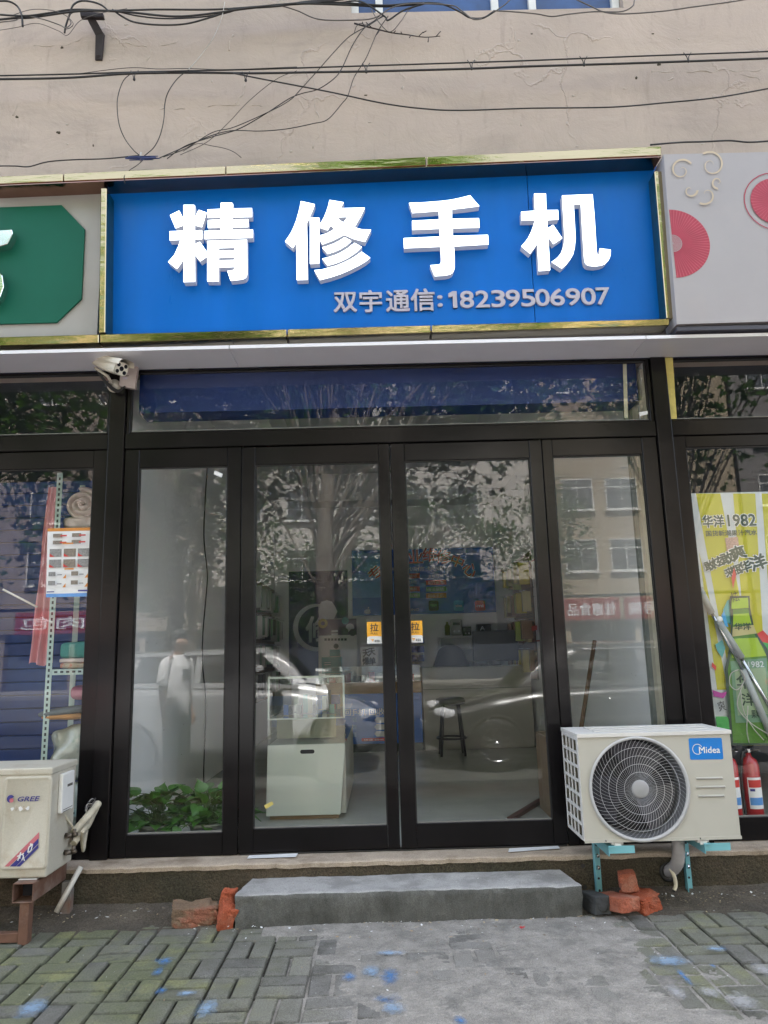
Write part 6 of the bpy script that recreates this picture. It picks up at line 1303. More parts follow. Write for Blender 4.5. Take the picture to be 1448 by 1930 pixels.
soft('cushion', 'flat grey cushion with orange underside on the stuffed bags', 'cushion', (P(128, 1342, .42).x, .44, z + .015), (.165, .15, .026), pm('grey_cushion', (0.10, 0.12, 0.13), rough=.9, var=.1), .7, .1, 8, (0, -.1, 0)); soft('cushion', 'orange cushion peeking out below the flat grey cushion', 'cushion', (P(130, 1352, .42).x, .44, z - .012), (.155, .15, .022), pm('orange_cushion', (0.42, 0.20, 0.06), rough=.9, var=.1), .7, .1, 9)
soft('pillow', 'small pink pillow in the dark gap of the mint rack', 'pillow', (P(152, 1306, .5).x, .52, P(152, 1306, .5).z), (.06, .08, .045), pm('pink_pillow', (0.42, 0.12, 0.20), rough=.9), .7, .1, 10)
BAG = pm('clear_bagged_bedding', (0.50, 0.52, 0.47), rough=.22, var=.12, vscale=10, bump=.5, bscale=14, bdist=.03, dirt=(0.20, 0.34, 0.30), dscale=9, dlo=.58, dhi=.66, damt=.5, coat=.6)
soft('bedding_bag', 'plump plastic bag of white bedding under the orange cushion', 'bag', (P(142, 1420, .42).x, .46, P(142, 1420, .42).z), (.145, .14, .16), BAG, .7, .3, 11)
soft('bedding_bag', 'lower plastic bag of white bedding behind the old air conditioner', 'bag', (P(150, 1530, .42).x, .46, P(150, 1530, .42).z), (.15, .14, .165), BAG, .7, .3, 12)
PINKC = pm('dusty_pink_cloth', (0.62, 0.30, 0.33), rough=.9, var=.15, vscale=30, stretch=(3, 3, .3), trans=0)
def drape(u, v):
    L_ = lerp(P(92, 918, .34).x, P(52, 1252, .34).x, v ** .9); R_ = lerp(P(116, 925, .34).x, P(97, 1250, .34).x, v ** .8); z = lerp(P(100, 918, .34).z, P(75, 1252, .34).z, v)
    return Vector((lerp(L_, R_, u) , .34 + .018 * sin(u * 19 + v * 2) * (.3 + v) + .02 * noise.noise(Vector((u * 4, v * 3, 0))), z + .012 * sin(u * 7) * v))
mb = MB(); mb.grid(drape, 40, 30, PINKC); tag(mb.build('hanging_cloth', fixn=False), 'dusty pink garment hanging beside the mint rack', 'garment')
mb = MB(); mb.tube([P(6, 1111, .2), P(70, 1144, .2)], .006, WHITE, 8); tag(mb.build('hanger_rod'), 'thin white rod slanting across the dark bedding shop window', 'rod')
fl = thing('flyer', 'white product flyer with small pictures taped to the bedding shop glass', 'flyer', P(130, 1126, .02)); ux = (P(176, 994, .02) - P(90, 996, .02)); vy = (P(90, 996, .02) - P(87, 1126, .02))
s = Sheet(P(87, 1126, .0225), ux, (vy.x, 0, vy.z), lift=.0006); ww, hh = ux.length, vy.length
s.rect(0, 0, ww, hh, PAPER); s.rect(0, 0, ww, hh * .05, CYP if False else SKY_); s.rect(0, hh * .955, ww, hh * .045, ORP)
GP = [pm('photo_grey', (.22, .22, .22), rough=.5, var=.5, vscale=120), pm('photo_brown', (.20, .17, .14), rough=.5, var=.5, vscale=140)]
for r_ in range(2):
    for c_ in range(3): s.rect(ww * (.06 + .31 * c_), hh * (.58 - .155 * r_), ww * .26, hh * .115, GP[c_ % 2]); s.poly([(ww * (.06 + .31 * c_), hh * (.58 - .155 * r_)), (ww * (.17 + .31 * c_), hh * (.58 - .155 * r_)), (ww * (.06 + .31 * c_), hh * (.63 - .155 * r_))], REDP)
for c_ in range(2):
    for r_ in range(2): s.rect(ww * (.14 + .42 * c_), hh * (.86 - .10 * r_), ww * .2, hh * .055, GP[1]); s.rect(ww * (.30 + .42 * c_), hh * (.875 - .10 * r_), ww * .14, hh * .02, REDP); s.rect(ww * (.06 + .5 * c_), hh * (.30 - .13 * r_), ww * .15, hh * .06, GP[c_]); s.rect(ww * (.25 + .48 * c_), hh * (.31 - .13 * r_), ww * .1, hh * .014, GP[0]); s.poly([(ww * (.44 + .48 * c_), hh * (.265 - .13 * r_)), (ww * (.37 + .48 * c_), hh * (.265 - .13 * r_)), (ww * (.44 + .48 * c_), hh * (.325 - .13 * r_))], ORP)
s.rect(ww * .36, hh * .755, ww * .24, hh * .022, ORP); s.rect(ww * .42, hh * .385, ww * .2, hh * .022, ORP); s.rect(ww * .05, hh * .065, ww * .16, hh * .015, BLUP); s.rect(ww * .72, hh * .07, ww * .22, hh * .022, BLUP); s.build('sheet', fl)

# ================================================================== the shop at the right: drink poster, poles, extinguishers
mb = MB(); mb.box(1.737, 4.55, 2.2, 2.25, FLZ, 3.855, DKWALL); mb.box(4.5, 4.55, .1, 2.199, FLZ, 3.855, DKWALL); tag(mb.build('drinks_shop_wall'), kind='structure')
YB = .10
bo = thing('drink_poster', 'lime and white striped drink poster board with a green bottle behind the right glass', 'poster', (2.2, YB, FLZ))
LIME = pm('lime_print', (0.40, 0.38, 0.003), rough=.4, var=.05); LIGHT = pm('pale_grey_print', (0.46, 0.50, 0.52), rough=.4); DGR = pm('dark_green_print', (0.006, 0.035, 0.018), rough=.4); MID = pm('bottle_green', (0.05, 0.17, 0.006), rough=.35, var=.15, vscale=20); YEL = pm('bottle_lime', (0.27, 0.42, 0.006), rough=.3, var=.1, vscale=15)
x0, zb, zt = 1.878, P(1350, 1405, YB).z, P(1303, 930, YB).z; ww = .85; hh = zt - zb
mb = MB(); mb.box(x0, x0 + ww, YB + .004, YB + .012, zb, zt, PAPER); mb.build('board', bo)
s = Sheet((0, YB + .003, 0), (1, 0, 0), (0, 0, 1), lift=.0007); s.rect(x0, zb, ww, hh, LIGHT)
def pz(px, py): q = P(px, py, YB); return (q.x, q.z)
k = s._k(None)
for q in (((1312, 930), (1358, 930), (1448, 1405), (1400, 1405)), ((1382, 930), (1424, 930), (1450, 1405), (1420, 1405)), ((1436, 930), (1470, 930), (1510, 1405), (1470, 1405)), ((1318, 1040), (1330, 1090), (1372, 1300), (1352, 1300))): s.poly([pz(*p) for p in q], LIME, k); k += .2
s.k += 2
k = s._k(None)
for m, bb in ((PAPER, .13), (DGR, .055)): s.text('华洋', *bx(1326, 971, 1363, 994, YB), m, bb, k=k); s.text('1982', *bx(1373, 969, 1423, 992, YB), m, bb, k=k); k += 1.2
s.k += 3; s.text('国货新潮果汁汽水', *bx(1331, 998, 1426, 1011, YB), DGR, .03)
s.poly([pz(x, y) for x, y in ((1366, 1014), (1390, 1012), (1394, 1038), (1370, 1040))], pm('pink_square_print', (.40, .25, .20), rough=.5, var=.4, vscale=90))
for t, px, py, sz in (('敢', 1337, 1066, 16), ('炫', 1352, 1059, 17), ('敢', 1370, 1052, 19), ('爽', 1390, 1042, 22), ('来', 1375, 1078, 15), ('瓶', 1387, 1074, 16), ('华', 1404, 1068, 18), ('洋', 1428, 1060, 24)):
    sz *= 1.15; b = bx(px - sz / 2, py - sz / 2, px + sz / 2, py + sz / 2, YB); s.text(t, *b, PAPER, .15, .3, k=s.k); s.text(t, *b, DGR, .065, .3, k=s.k + 1)
s.k += 2
def bl(pts, m): s.poly([pz(*p) for p in pts], m)
for pts, m in (([(1362, 1150), (1370, 1132), (1382, 1126), (1380, 1180), (1368, 1172)], TEAL), ([(1359, 1160), (1364, 1150), (1372, 1182), (1366, 1180)], CYP), ([(1425, 1195), (1437, 1188), (1452, 1204), (1460, 1230), (1440, 1218)], REDP), ([(1437, 1210), (1452, 1214), (1470, 1260), (1446, 1240)], GRNP), ([(1448, 1235), (1470, 1262), (1465, 1290), (1450, 1260)], CYP), ([(1347, 1215), (1360, 1206), (1366, 1222), (1360, 1240), (1350, 1226)], TEAL), ([(1341, 1248), (1349, 1256), (1348, 1264), (1340, 1256)], REDP), ([(1341, 1300), (1358, 1306), (1372, 1302), (1362, 1316), (1344, 1312)], pm('magenta_print', (.35, .03, .25), rough=.4)), ([(1347, 1350), (1368, 1350), (1386, 1366), (1384, 1390), (1352, 1385)], GRNP), ([(1382, 1070), (1386, 1084), (1380, 1110), (1377, 1090)], REDP)): bl(pts, m)
bl([(1373, 1136), (1374, 1124), (1411, 1123), (1412, 1146), (1420, 1185), (1428, 1200), (1444, 1222), (1452, 1250), (1458, 1404), (1376, 1404), (1364, 1262), (1369, 1240), (1376, 1200), (1375, 1160)], DGR)
bl([(1377, 1136), (1378, 1128), (1408, 1127), (1409, 1146), (1377, 1148)], YEL); bl([(1380, 1149), (1408, 1147), (1416, 1185), (1422, 1200), (1438, 1222), (1446, 1250), (1450, 1400), (1380, 1400), (1370, 1262), (1374, 1240), (1380, 1200), (1379, 1180)], MID)
bl([(1380, 1158), (1409, 1156), (1414, 1175), (1380, 1178)], YEL); bl([(1379, 1182), (1418, 1178), (1424, 1194), (1378, 1200)], pm('gold_label', (.40, .36, .16), rough=.4)); bl([(1378, 1204), (1425, 1202), (1438, 1228), (1442, 1236), (1396, 1240), (1377, 1240)], YEL); s.text('华洋', *bx(1383, 1174, 1412, 1188, YB), DGR, .04)
bl([(1374, 1246), (1442, 1240), (1450, 1360), (1384, 1362)], pm('label_green', (.10, .22, .13), rough=.4)); bl([(1382, 1262), (1440, 1258), (1446, 1345), (1388, 1348)], pm('label_pale', (.22, .31, .19), rough=.4)); s.text('1982', *bx(1408, 1246, 1436, 1258, YB), LIGHT, .03)
for t, px, py, sz in (('华', 1400, 1285, 26), ('洋', 1408, 1318, 24), ('果味', 1422, 1345, 16)): s.text(t, *bx(px - sz / 2, py - sz / 2, px + sz / 2, py + sz / 2, YB), DGR, .03)
for t, px, py in (('爽', 1357, 1330), ('炫', 1382, 1125)): s.text(t, *bx(px - 6, py - 10, px + 6, py + 10, YB), INK, .01, .2)
s.build('print', bo)
POLE = pm('grey_mop_pole', (0.30, 0.32, 0.32), rough=.35, var=.05); STEEL = pm('steel_tube', (0.55, 0.56, 0.58), rough=.2, metal=1.0)
for lb, pts, rs in (('mop with grey grip leaning across the drink poster, upper one', ((1318, 1108), (1342, 1156), (1342, 1156), (1400, 1262)), 1), ('second mop pole crossing low over the drink poster', ((1352, 1168), (1398, 1240), (1398, 1240), (1475, 1375)), 2)):
    Y = .075; t = thing('mop', lb, 'mop', P(*pts[-1], Y)); a, b_, c, d = [P(*p, Y) for p in pts]; a.y -= .0
    mb = MB(); mb.tube([a, b_], .020, POLE, 12); mb.build('grip', t); mb = MB(); mb.tube([c, d], .010, STEEL, 10); mb.build('shaft', t); e_ = d + (d - c) * .55
    if rs == 1: e_ = P(1462, 1405, Y)
    mb = MB(); mb.tube([d, e_], .019, POLE, 12); mb.build('sleeve', t)
mb = MB(); c = P(1357, 1167, .055); mb.disc(c, .017, WHITE); mb.ellipsoid(c, (.016, .004, .016), WHITE); tag(mb.build('round_tag'), 'small round white tag clipped on the upper mop', 'tag')
mb = MB()
for pts in ([(1392, 1262), (1378, 1270), (1376, 1290), (1390, 1300), (1404, 1280), (1396, 1262)], [(1396, 1300), (1402, 1340), (1420, 1372), (1440, 1395)], [(1400, 1290), (1390, 1330), (1412, 1360), (1450, 1385)], [(1410, 1330), (1408, 1375), (1412, 1400)]): mb.tube(catmull([P(x, y, .062) for x, y in pts], 8), .0028, PALEC, 5)
tag(mb.build('white_string'), 'loose white string hanging from the mops over the drink poster', 'string')
EXR = pm('extinguisher_red', (0.36, 0.018, 0.022), rough=.3, var=.05, coat=.4)
for i, (px, lb) in enumerate(((1392, 'red fire extinguisher half hidden behind the cream air conditioner'), (1433, 'red fire extinguisher at the right edge, next to the other one'))):
    c = P(px, 1547, .075); c.y = .075 + .055; t = thing('fire_extinguisher', lb, 'fire extinguisher', (c.x, c.y, .36), 'extinguishers behind the glass'); z0 = c.z; h_ = P(px, 1428, .075).z - z0
    Mx = Matrix.Translation((c.x, c.y, z0)); r_ = .050
    mb = MB(); mb.lathe([(0, 0), (r_ * .93, 0), (r_, .012), (r_, h_ - .045), (r_ * .8, h_ - .015), (r_ * .35, h_), (r_ * .3, h_ + .02), (0, h_ + .02)], EXR, 28, Mx); mb.build('cylinder', t)
    mb = MB(); mb.lathe([(r_ + .0012, h_ * .18), (r_ + .0012, h_ * .68)], PAPER, 16, Mx, a0=-2.4, a1=-.7); lbp = mb.build('label', t, fixn=False)
    mb = MB(); mb.lathe([(r_ + .002, h_ * .52), (r_ + .002, h_ * .64)], REDP, 16, Mx, a0=-2.3, a1=-.8); mb.lathe([(r_ + .002, h_ * .46), (r_ + .002, h_ * .50)], BLUP, 8, Mx, a0=-2.2, a1=-1.7); mb.lathe([(r_ + .002, h_ * .24), (r_ + .002, h_ * .36)], SKY_, 16, Mx, a0=-2.3, a1=-.8); mb.build('label_print', lbp, fixn=False)
    mb = MB(); mb.box(c.x - .012, c.x + .012, c.y - .012, c.y + .012, z0 + h_ + .0205, z0 + h_ + .045, CHROME); mb.build('valve', t, bevel=.003)
    mb = MB(); mb.tube([(c.x, c.y, z0 + h_ + .045), (c.x + .03, c.y - .01, z0 + h_ + .065), (c.x + .075, c.y - .012, z0 + h_ + .075)], .006, BLACK2, 6); mb.tube([(c.x, c.y, z0 + h_ + .03), (c.x + .06, c.y - .01, z0 + h_ + .035)], .006, BLACK2, 6); mb.build('lever', t)
    mb = MB(); mb.tube(catmull([(c.x - .01, c.y - .01, z0 + h_ + .03), (c.x - .045, c.y - .03, z0 + h_ + .02), (c.x - r_ - .014, c.y - .02, z0 + h_ * .7), (c.x - r_ - .012, c.y - .02, z0 + h_ * .2), (c.x - r_ - .012, c.y - .02, z0 + .03)], 8), .0085, BLACK2, 8); mb.build('hose', t)
EXB = MB(); EXB.box(1.86, 2.6, .076, .20, ZL + .002, P(1400, 1547.5, .075).z - .002, BLACK); EXB.build('inner_sill', bld)
# ================================================================== the street that the glass mirrors
BARK = pm('plane_bark', (0.12, 0.10, 0.08), rough=.95, var=.2, vscale=8, bump=.8, bscale=25, bdist=.02, dirt=(0.19, 0.175, 0.14), dscale=6, dlo=.5, dhi=.6, damt=.8)
def leafmat(name, c):
    m = bpy.data.materials.new(name); m.use_nodes = True; t = m.node_tree; L = t.links.new; t.nodes.remove(t.nodes['Principled BSDF']); out = t.nodes['Material Output']
    g = _n(t, 'ShaderNodeNewGeometry'); n = _n(t, 'ShaderNodeTexNoise'); n.inputs['Scale'].default_value = 2.5; L(g.outputs['Position'], n.inputs['Vector'])
    mr = _n(t, 'ShaderNodeMapRange'); mr.inputs['From Min'].default_value = .3; mr.inputs['From Max'].default_value = .7; mr.inputs['To Min'].default_value = .65; mr.inputs['To Max'].default_value = 1.4; L(n.outputs['Fac'], mr.inputs['Value'])
    v = _n(t, 'ShaderNodeVectorMath', operation='SCALE'); v.inputs[0].default_value = c; L(mr.outputs[0], v.inputs['Scale'])
    d = _n(t, 'ShaderNodeBsdfDiffuse'); L(v.outputs[0], d.inputs[0]); tl = _n(t, 'ShaderNodeBsdfTranslucent'); v2 = _n(t, 'ShaderNodeVectorMath', operation='MULTIPLY'); L(v.outputs[0], v2.inputs[0]); v2.inputs[1].default_value = (1.6, 1.7, .8); L(v2.outputs[0], tl.inputs[0])
    mx = _n(t, 'ShaderNodeMixShader'); mx.inputs[0].default_value = .4; L(d.outputs[0], mx.inputs[1]); L(tl.outputs[0], mx.inputs[2]); L(mx.outputs[0], out.inputs[0]); return m
LFM = leafmat('plane_leaf', (0.042, 0.088, 0.022))
LOBE = [(0, 0), (.30, -.10), (.50, .20), (.30, .32), (.42, .72), (.14, .62), (0, 1.0), (-.14, .62), (-.42, .72), (-.30, .32), (-.50, .20), (-.30, -.10)]
def tree(lab, base, h_trunk, r0, crown_c, crown_r, nclump, nleaf, seed, lean=(0, 0)):
    rr = random.Random(seed); t = thing('plane_tree', lab, 'tree', base, 'plane trees along the street'); b = Vector(base)
    mb = MB(); pts = catmull([b + Vector((0, 0, -.1)), b + Vector((lean[0] * .3, lean[1] * .3, h_trunk * .4)), b + Vector((lean[0], lean[1], h_trunk)), Vector(crown_c) + Vector((0, 0, crown_r[2] * .3))], 8)
    mb.tube(pts, [r0 * (1.25 - .25 * min(1, i / 4)) * (1 - .75 * (i / len(pts)) ** 1.6) * (1 + .05 * noise.noise(p * 3)) for i, p in enumerate(pts)], BARK, 14); mb.build('trunk', t)
    C = Vector(crown_c); cl = []
    lm = MB()
    for k in range(nclump):
        a = rr.uniform(0, 2 * pi); u = rr.uniform(-1, 1); q = sqrt(1 - u * u); rad = rr.uniform(.55, 1.0); c = C + Vector((crown_r[0] * rad * q * cos(a), crown_r[1] * rad * q * sin(a), crown_r[2] * rad * u)); cl.append(c)
        s0 = pts[rr.randrange(len(pts) // 2, len(pts))]; mid = s0.lerp(c, .5) + Vector((0, 0, rr.uniform(0, .35))); r_ = r0 * rr.uniform(.08, .18)
        lm.tube(catmull([s0, mid, c], 4), [r_ * (1 - .8 * i / 8) for i in range(9)], BARK, 5)
    lm.build('limb', t)
    vs = []; fs = []
    for k in range(nleaf):
        c = cl[rr.randrange(nclump)]; p = c + Vector((rr.gauss(0, .36), rr.gauss(0, .36), rr.gauss(-.05, .28))); sz = rr.uniform(.075, .145)
        M_ = Euler((rr.uniform(-1.0, 1.0) + pi * .9, rr.uniform(-.8, .8), rr.uniform(0, 6.28))).to_matrix(); o = len(vs)
        for x, y in LOBE: vs.append(p + M_ @ Vector((x * sz, y * sz, -.25 * sz * (x * x + y * y * .4))))
        fs.append([o + i for i in range(12)])
    mb = MB(); mb.add(vs, fs, LFM); mb.build('crown', t, fixn=False)
tree('plane tree with a stout trunk at the kerb opposite the left door', (-.60, -4.52, -.126), 3.1, .150, (-.3, -6.6, 6.3), (3.2, 2.2, 3.0), 110, 15000, 11, (-.05, -.15))
tree('plane tree behind the white car with low hanging leaves', (-3.45, -8.0, -.13), 3.0, .17, (-4.4, -7.7, 5.4), (2.8, 2.0, 3.3), 90, 10500, 12)
tree('plane tree farther right along the road past the grey car', (4.9, -7.7, -.13), 3.2, .17, (5.0, -7.2, 6.6), (2.2, 2.0, 2.6), 60, 4200, 13)
tree('plane tree farther left along the road', (-8.6, -8.6, -.13), 3.2, .17, (-9.2, -7.8, 6.4), (2.6, 2.0, 3.0), 60, 5000, 14)
tree('plane tree on the far pavement opposite the shop', (1.2, -22.5, -.13), 3.6, .2, (2.0, -22.5, 4.6), (3.0, 2.2, 2.7), 70, 7000, 15)

tree('plane tree on the far pavement behind the standing man', (-6.5, -21.5, -.13), 3.4, .2, (-6.5, -21.5, 5.0), (3.2, 2.4, 3.0), 50, 4200, 16)
tree('slim plane tree on the far pavement toward the red food shop sign', (6.0, -23.2, -.13), 3.6, .16, (6.0, -23.2, 5.4), (1.8, 1.8, 2.2), 30, 2200, 17)
tree('low young tree on the far pavement in front of the blue sign', (-2.2, -24.0, -.13), 2.4, .14, (-2.2, -24.0, 3.7), (2.8, 2.0, 2.3), 60, 6000, 18)
# ---- buildings across the road
def facade(lab, x0, x1, y, h, wall, signs, seed, wseq, low=None):
    t = thing('apartment_block', lab, 'building', ((x0 + x1) / 2, y, 0)); rr = random.Random(seed)
    mb = MB(); mb.box(x0, x1, y - 9, y, 3.7, h, wall); mb.box(x0 - .1, x1 + .1, y - 9.1, y + .25, h + .001, h + .5, wall); mb.build('wall', t)
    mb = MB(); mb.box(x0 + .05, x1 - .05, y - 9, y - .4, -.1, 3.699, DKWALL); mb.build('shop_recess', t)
    mb = MB(); mb.box(x0, x1, y + .002, y + .18, 2.55, 4.55 if low else 3.55, low or wall); mb.build('fascia', t)
    fw, fh = 1.5, 1.5
    fm = MB(); fm.box(-.75, -.70, 0, .06, 0, fh, CREAMF); fm.box(.70, .75, 0, .06, 0, fh, CREAMF); fm.box(-.70, .70, 0, .06, fh - .05, fh, CREAMF); fm.box(-.70, .70, 0, .06, 0, .05, CREAMF); fm.box(-.02, .02, 0, .05, .0505, fh - .0505, CREAMF); fm.box(-.8, .8, 0, .16, -.08, -.001, CREAMF); fm.box(-.70, .70, .0, .05, 1.05, 1.10, CREAMF)
    w0 = fm.build('window', t); pmh = MB(); pmh.quad((-.7, .02, .05), (.7, .02, .05), (.7, .02, fh - .05), (-.7, .02, fh - .05), GLASSF); p0 = pmh.build('pane', w0, fixn=False); first = True
    dk_ = MB(); dk_.quad((-.7, .006, .05), (.7, .006, .05), (.7, .006, fh - .05), (-.7, .006, fh - .05), DARKROOM); d0 = dk_.build('window_backing', w0, fixn=False)  # dark sheet: the shade of the unlit room is put into its colour
    nfl = int((h - 3.8) / 2.9); x = x0 + 1.6
    while x < x1 - 1.2:
        for f_ in range(nfl):
            z = 4.75 + f_ * 2.9
            if first: o = w0; first = False
            else:
                o = w0.copy(); COL.objects.link(o); o.parent = t; o.matrix_parent_inverse = w0.matrix_parent_inverse
                for ch_ in (p0, d0): q = ch_.copy(); COL.objects.link(q); q.parent = o
            o.location = (x, y + .004, z)
        x += wseq[rr.randrange(len(wseq))]
    for sx0, sx1, txt, m, lbs in signs:
        sg = thing('street_sign', lbs, 'shop sign', ((sx0 + sx1) / 2, y, 2.4)); mb = MB(); mb.box(sx0, sx1, y + .19, y + .30, 2.5, 3.5, m); mb.build('board', sg, bevel=.02)
        s = Sheet((sx1, y + .302, 2.5), (-1, 0, 0), (0, 0, 1), lift=.003); ww = sx1 - sx0; s.text(txt, ww * .08, .22, ww * .84, .56, WHP, .02); s.build('print', sg)
    for k in range(int((x1 - x0) / 3.2)):
        xx = x0 + .6 + k * 3.2; mb = MB(); mb.box(xx, xx + .25, y - .38, y + .02, -.1, 2.549, low or wall); mb.build('pier', t)
    return t
DARKLOW = pm('added_dark_fascia', (0.05, 0.05, 0.052), rough=.5, var=.2, vscale=3); PKW = pm('pinkish_render', (0.24, 0.20, 0.17), rough=.9, var=.1, vscale=.6, dirt=(0.17, 0.145, 0.12), dscale=.5, dlo=.5, dhi=.7); BGW = pm('pale_render', (0.52, 0.49, 0.45), rough=.8, var=.1, vscale=.6, dirt=(0.40, 0.375, 0.34), dscale=.6, dlo=.5, dhi=.7); OCH = pm('ochre_render', (0.30, 0.245, 0.17), rough=.9, var=.1, vscale=.6); GRW = pm('grey_render', (0.17, 0.16, 0.155), rough=.9, var=.1, vscale=.6)  # dark lower storey across the road is added to dim the mirrored view
SGR = pm('sign_dark_red', (0.22, 0.02, 0.02), rough=.4); SGB = None
facade('pinkish apartment block across the road at the left', -34, -8.2, -30, 19, PKW, ((-16.6, -13.2, '肉包', SGR, 'red steamed bun shop sign across the road mirrored at the left'), (-23, -19.5, '精品', SGR, 'red two character sign across the road at the far left')), 1, (2.6, 3.0))
facade('pale apartment block straight across the road', -8.0, 7.6, -31, 22, BGW, (), 2, (2.7, 2.4, 3.1), DARKLOW)
facade('ochre apartment block across the road at the right', 7.8, 17.0, -30, 18, OCH, ((8.3, 10.9, '佳惠食品', SGR, 'red four character food shop sign across the road'), (11.1, 13.4, '55号院', SGR, 'red sign with digits beside the food shop across the road')), 3, (2.1, 2.4))
facade('grey apartment block across the road at the far right', 17.2, 36, -30, 20, GRW, (), 4, (2.6,))
# overhead wires on the far side
for k in range(2):
    mb = MB(); z = 5.2 + .35 * k; mb.tube([(x, -12.5 - .1 * k, z - .5 * (1 - ((x % 20 - 10) / 10) ** 2)) for x in range(-30, 31, 2)], .008, CABLE, 5); tag(mb.build('overhead_wire'), 'overhead street wire across the road, %s of two' % ('lower', 'upper')[k], 'wire', 'overhead wires over the road')

# ---- two parked cars
def wheel(parent, x, y, r, side):
    M_ = Matrix.Translation((x, y, r - .128)) @ Matrix.Rotation(pi / 2, 4, 'X')
    mb = MB(); mb.lathe([(r * .62, -.09), (r * .92, -.10), (r, -.07), (r, .07), (r * .92, .10), (r * .62, .09)], BLACK2, 40, M_); wo = mb.build('wheel', parent)
    mb = MB(); z = .095 * (-1 if side > 0 else 1); ST = pm('alloy_rim', (0.55, 0.56, 0.58), rough=.25, metal=.9)
    mb.lathe([(r * .56, z * .6), (r * .63, z * 1.0), (r * .66, z * .9)], ST, 40, M_); mb.lathe([(0, z * .95), (r * .12, z * .95), (r * .16, z * .7)], ST, 20, M_)
    for k in range(5):
        a = 2 * pi * k / 5 + .3; p = lambda rr_, o_, zz_: M_ @ Vector((rr_ * cos(a) - o_ * sin(a), rr_ * sin(a) + o_ * cos(a), zz_))
        for o_ in (-.028, .028): mb.hexa([p(r * .12, o_ - .016, z * .9), p(r * .60, o_ * 1.3 - .02, z * .92), p(r * .60, o_ * 1.3 + .02, z * .92), p(r * .12, o_ + .016, z * .9)], [p(r * .12, o_ - .016, z * .5), p(r * .60, o_ * 1.3 - .02, z * .5), p(r * .60, o_ * 1.3 + .02, z * .5), p(r * .12, o_ + .016, z * .5)], ST)
    mb.build('rim', wo)
    mb = MB(); mb.disc(M_ @ Vector((0, 0, z * .3)), r * .62, DARKIN, M_.to_3x3() @ Vector((0, 0, 1))); mb.build('brake_disc', wo, fixn=False)
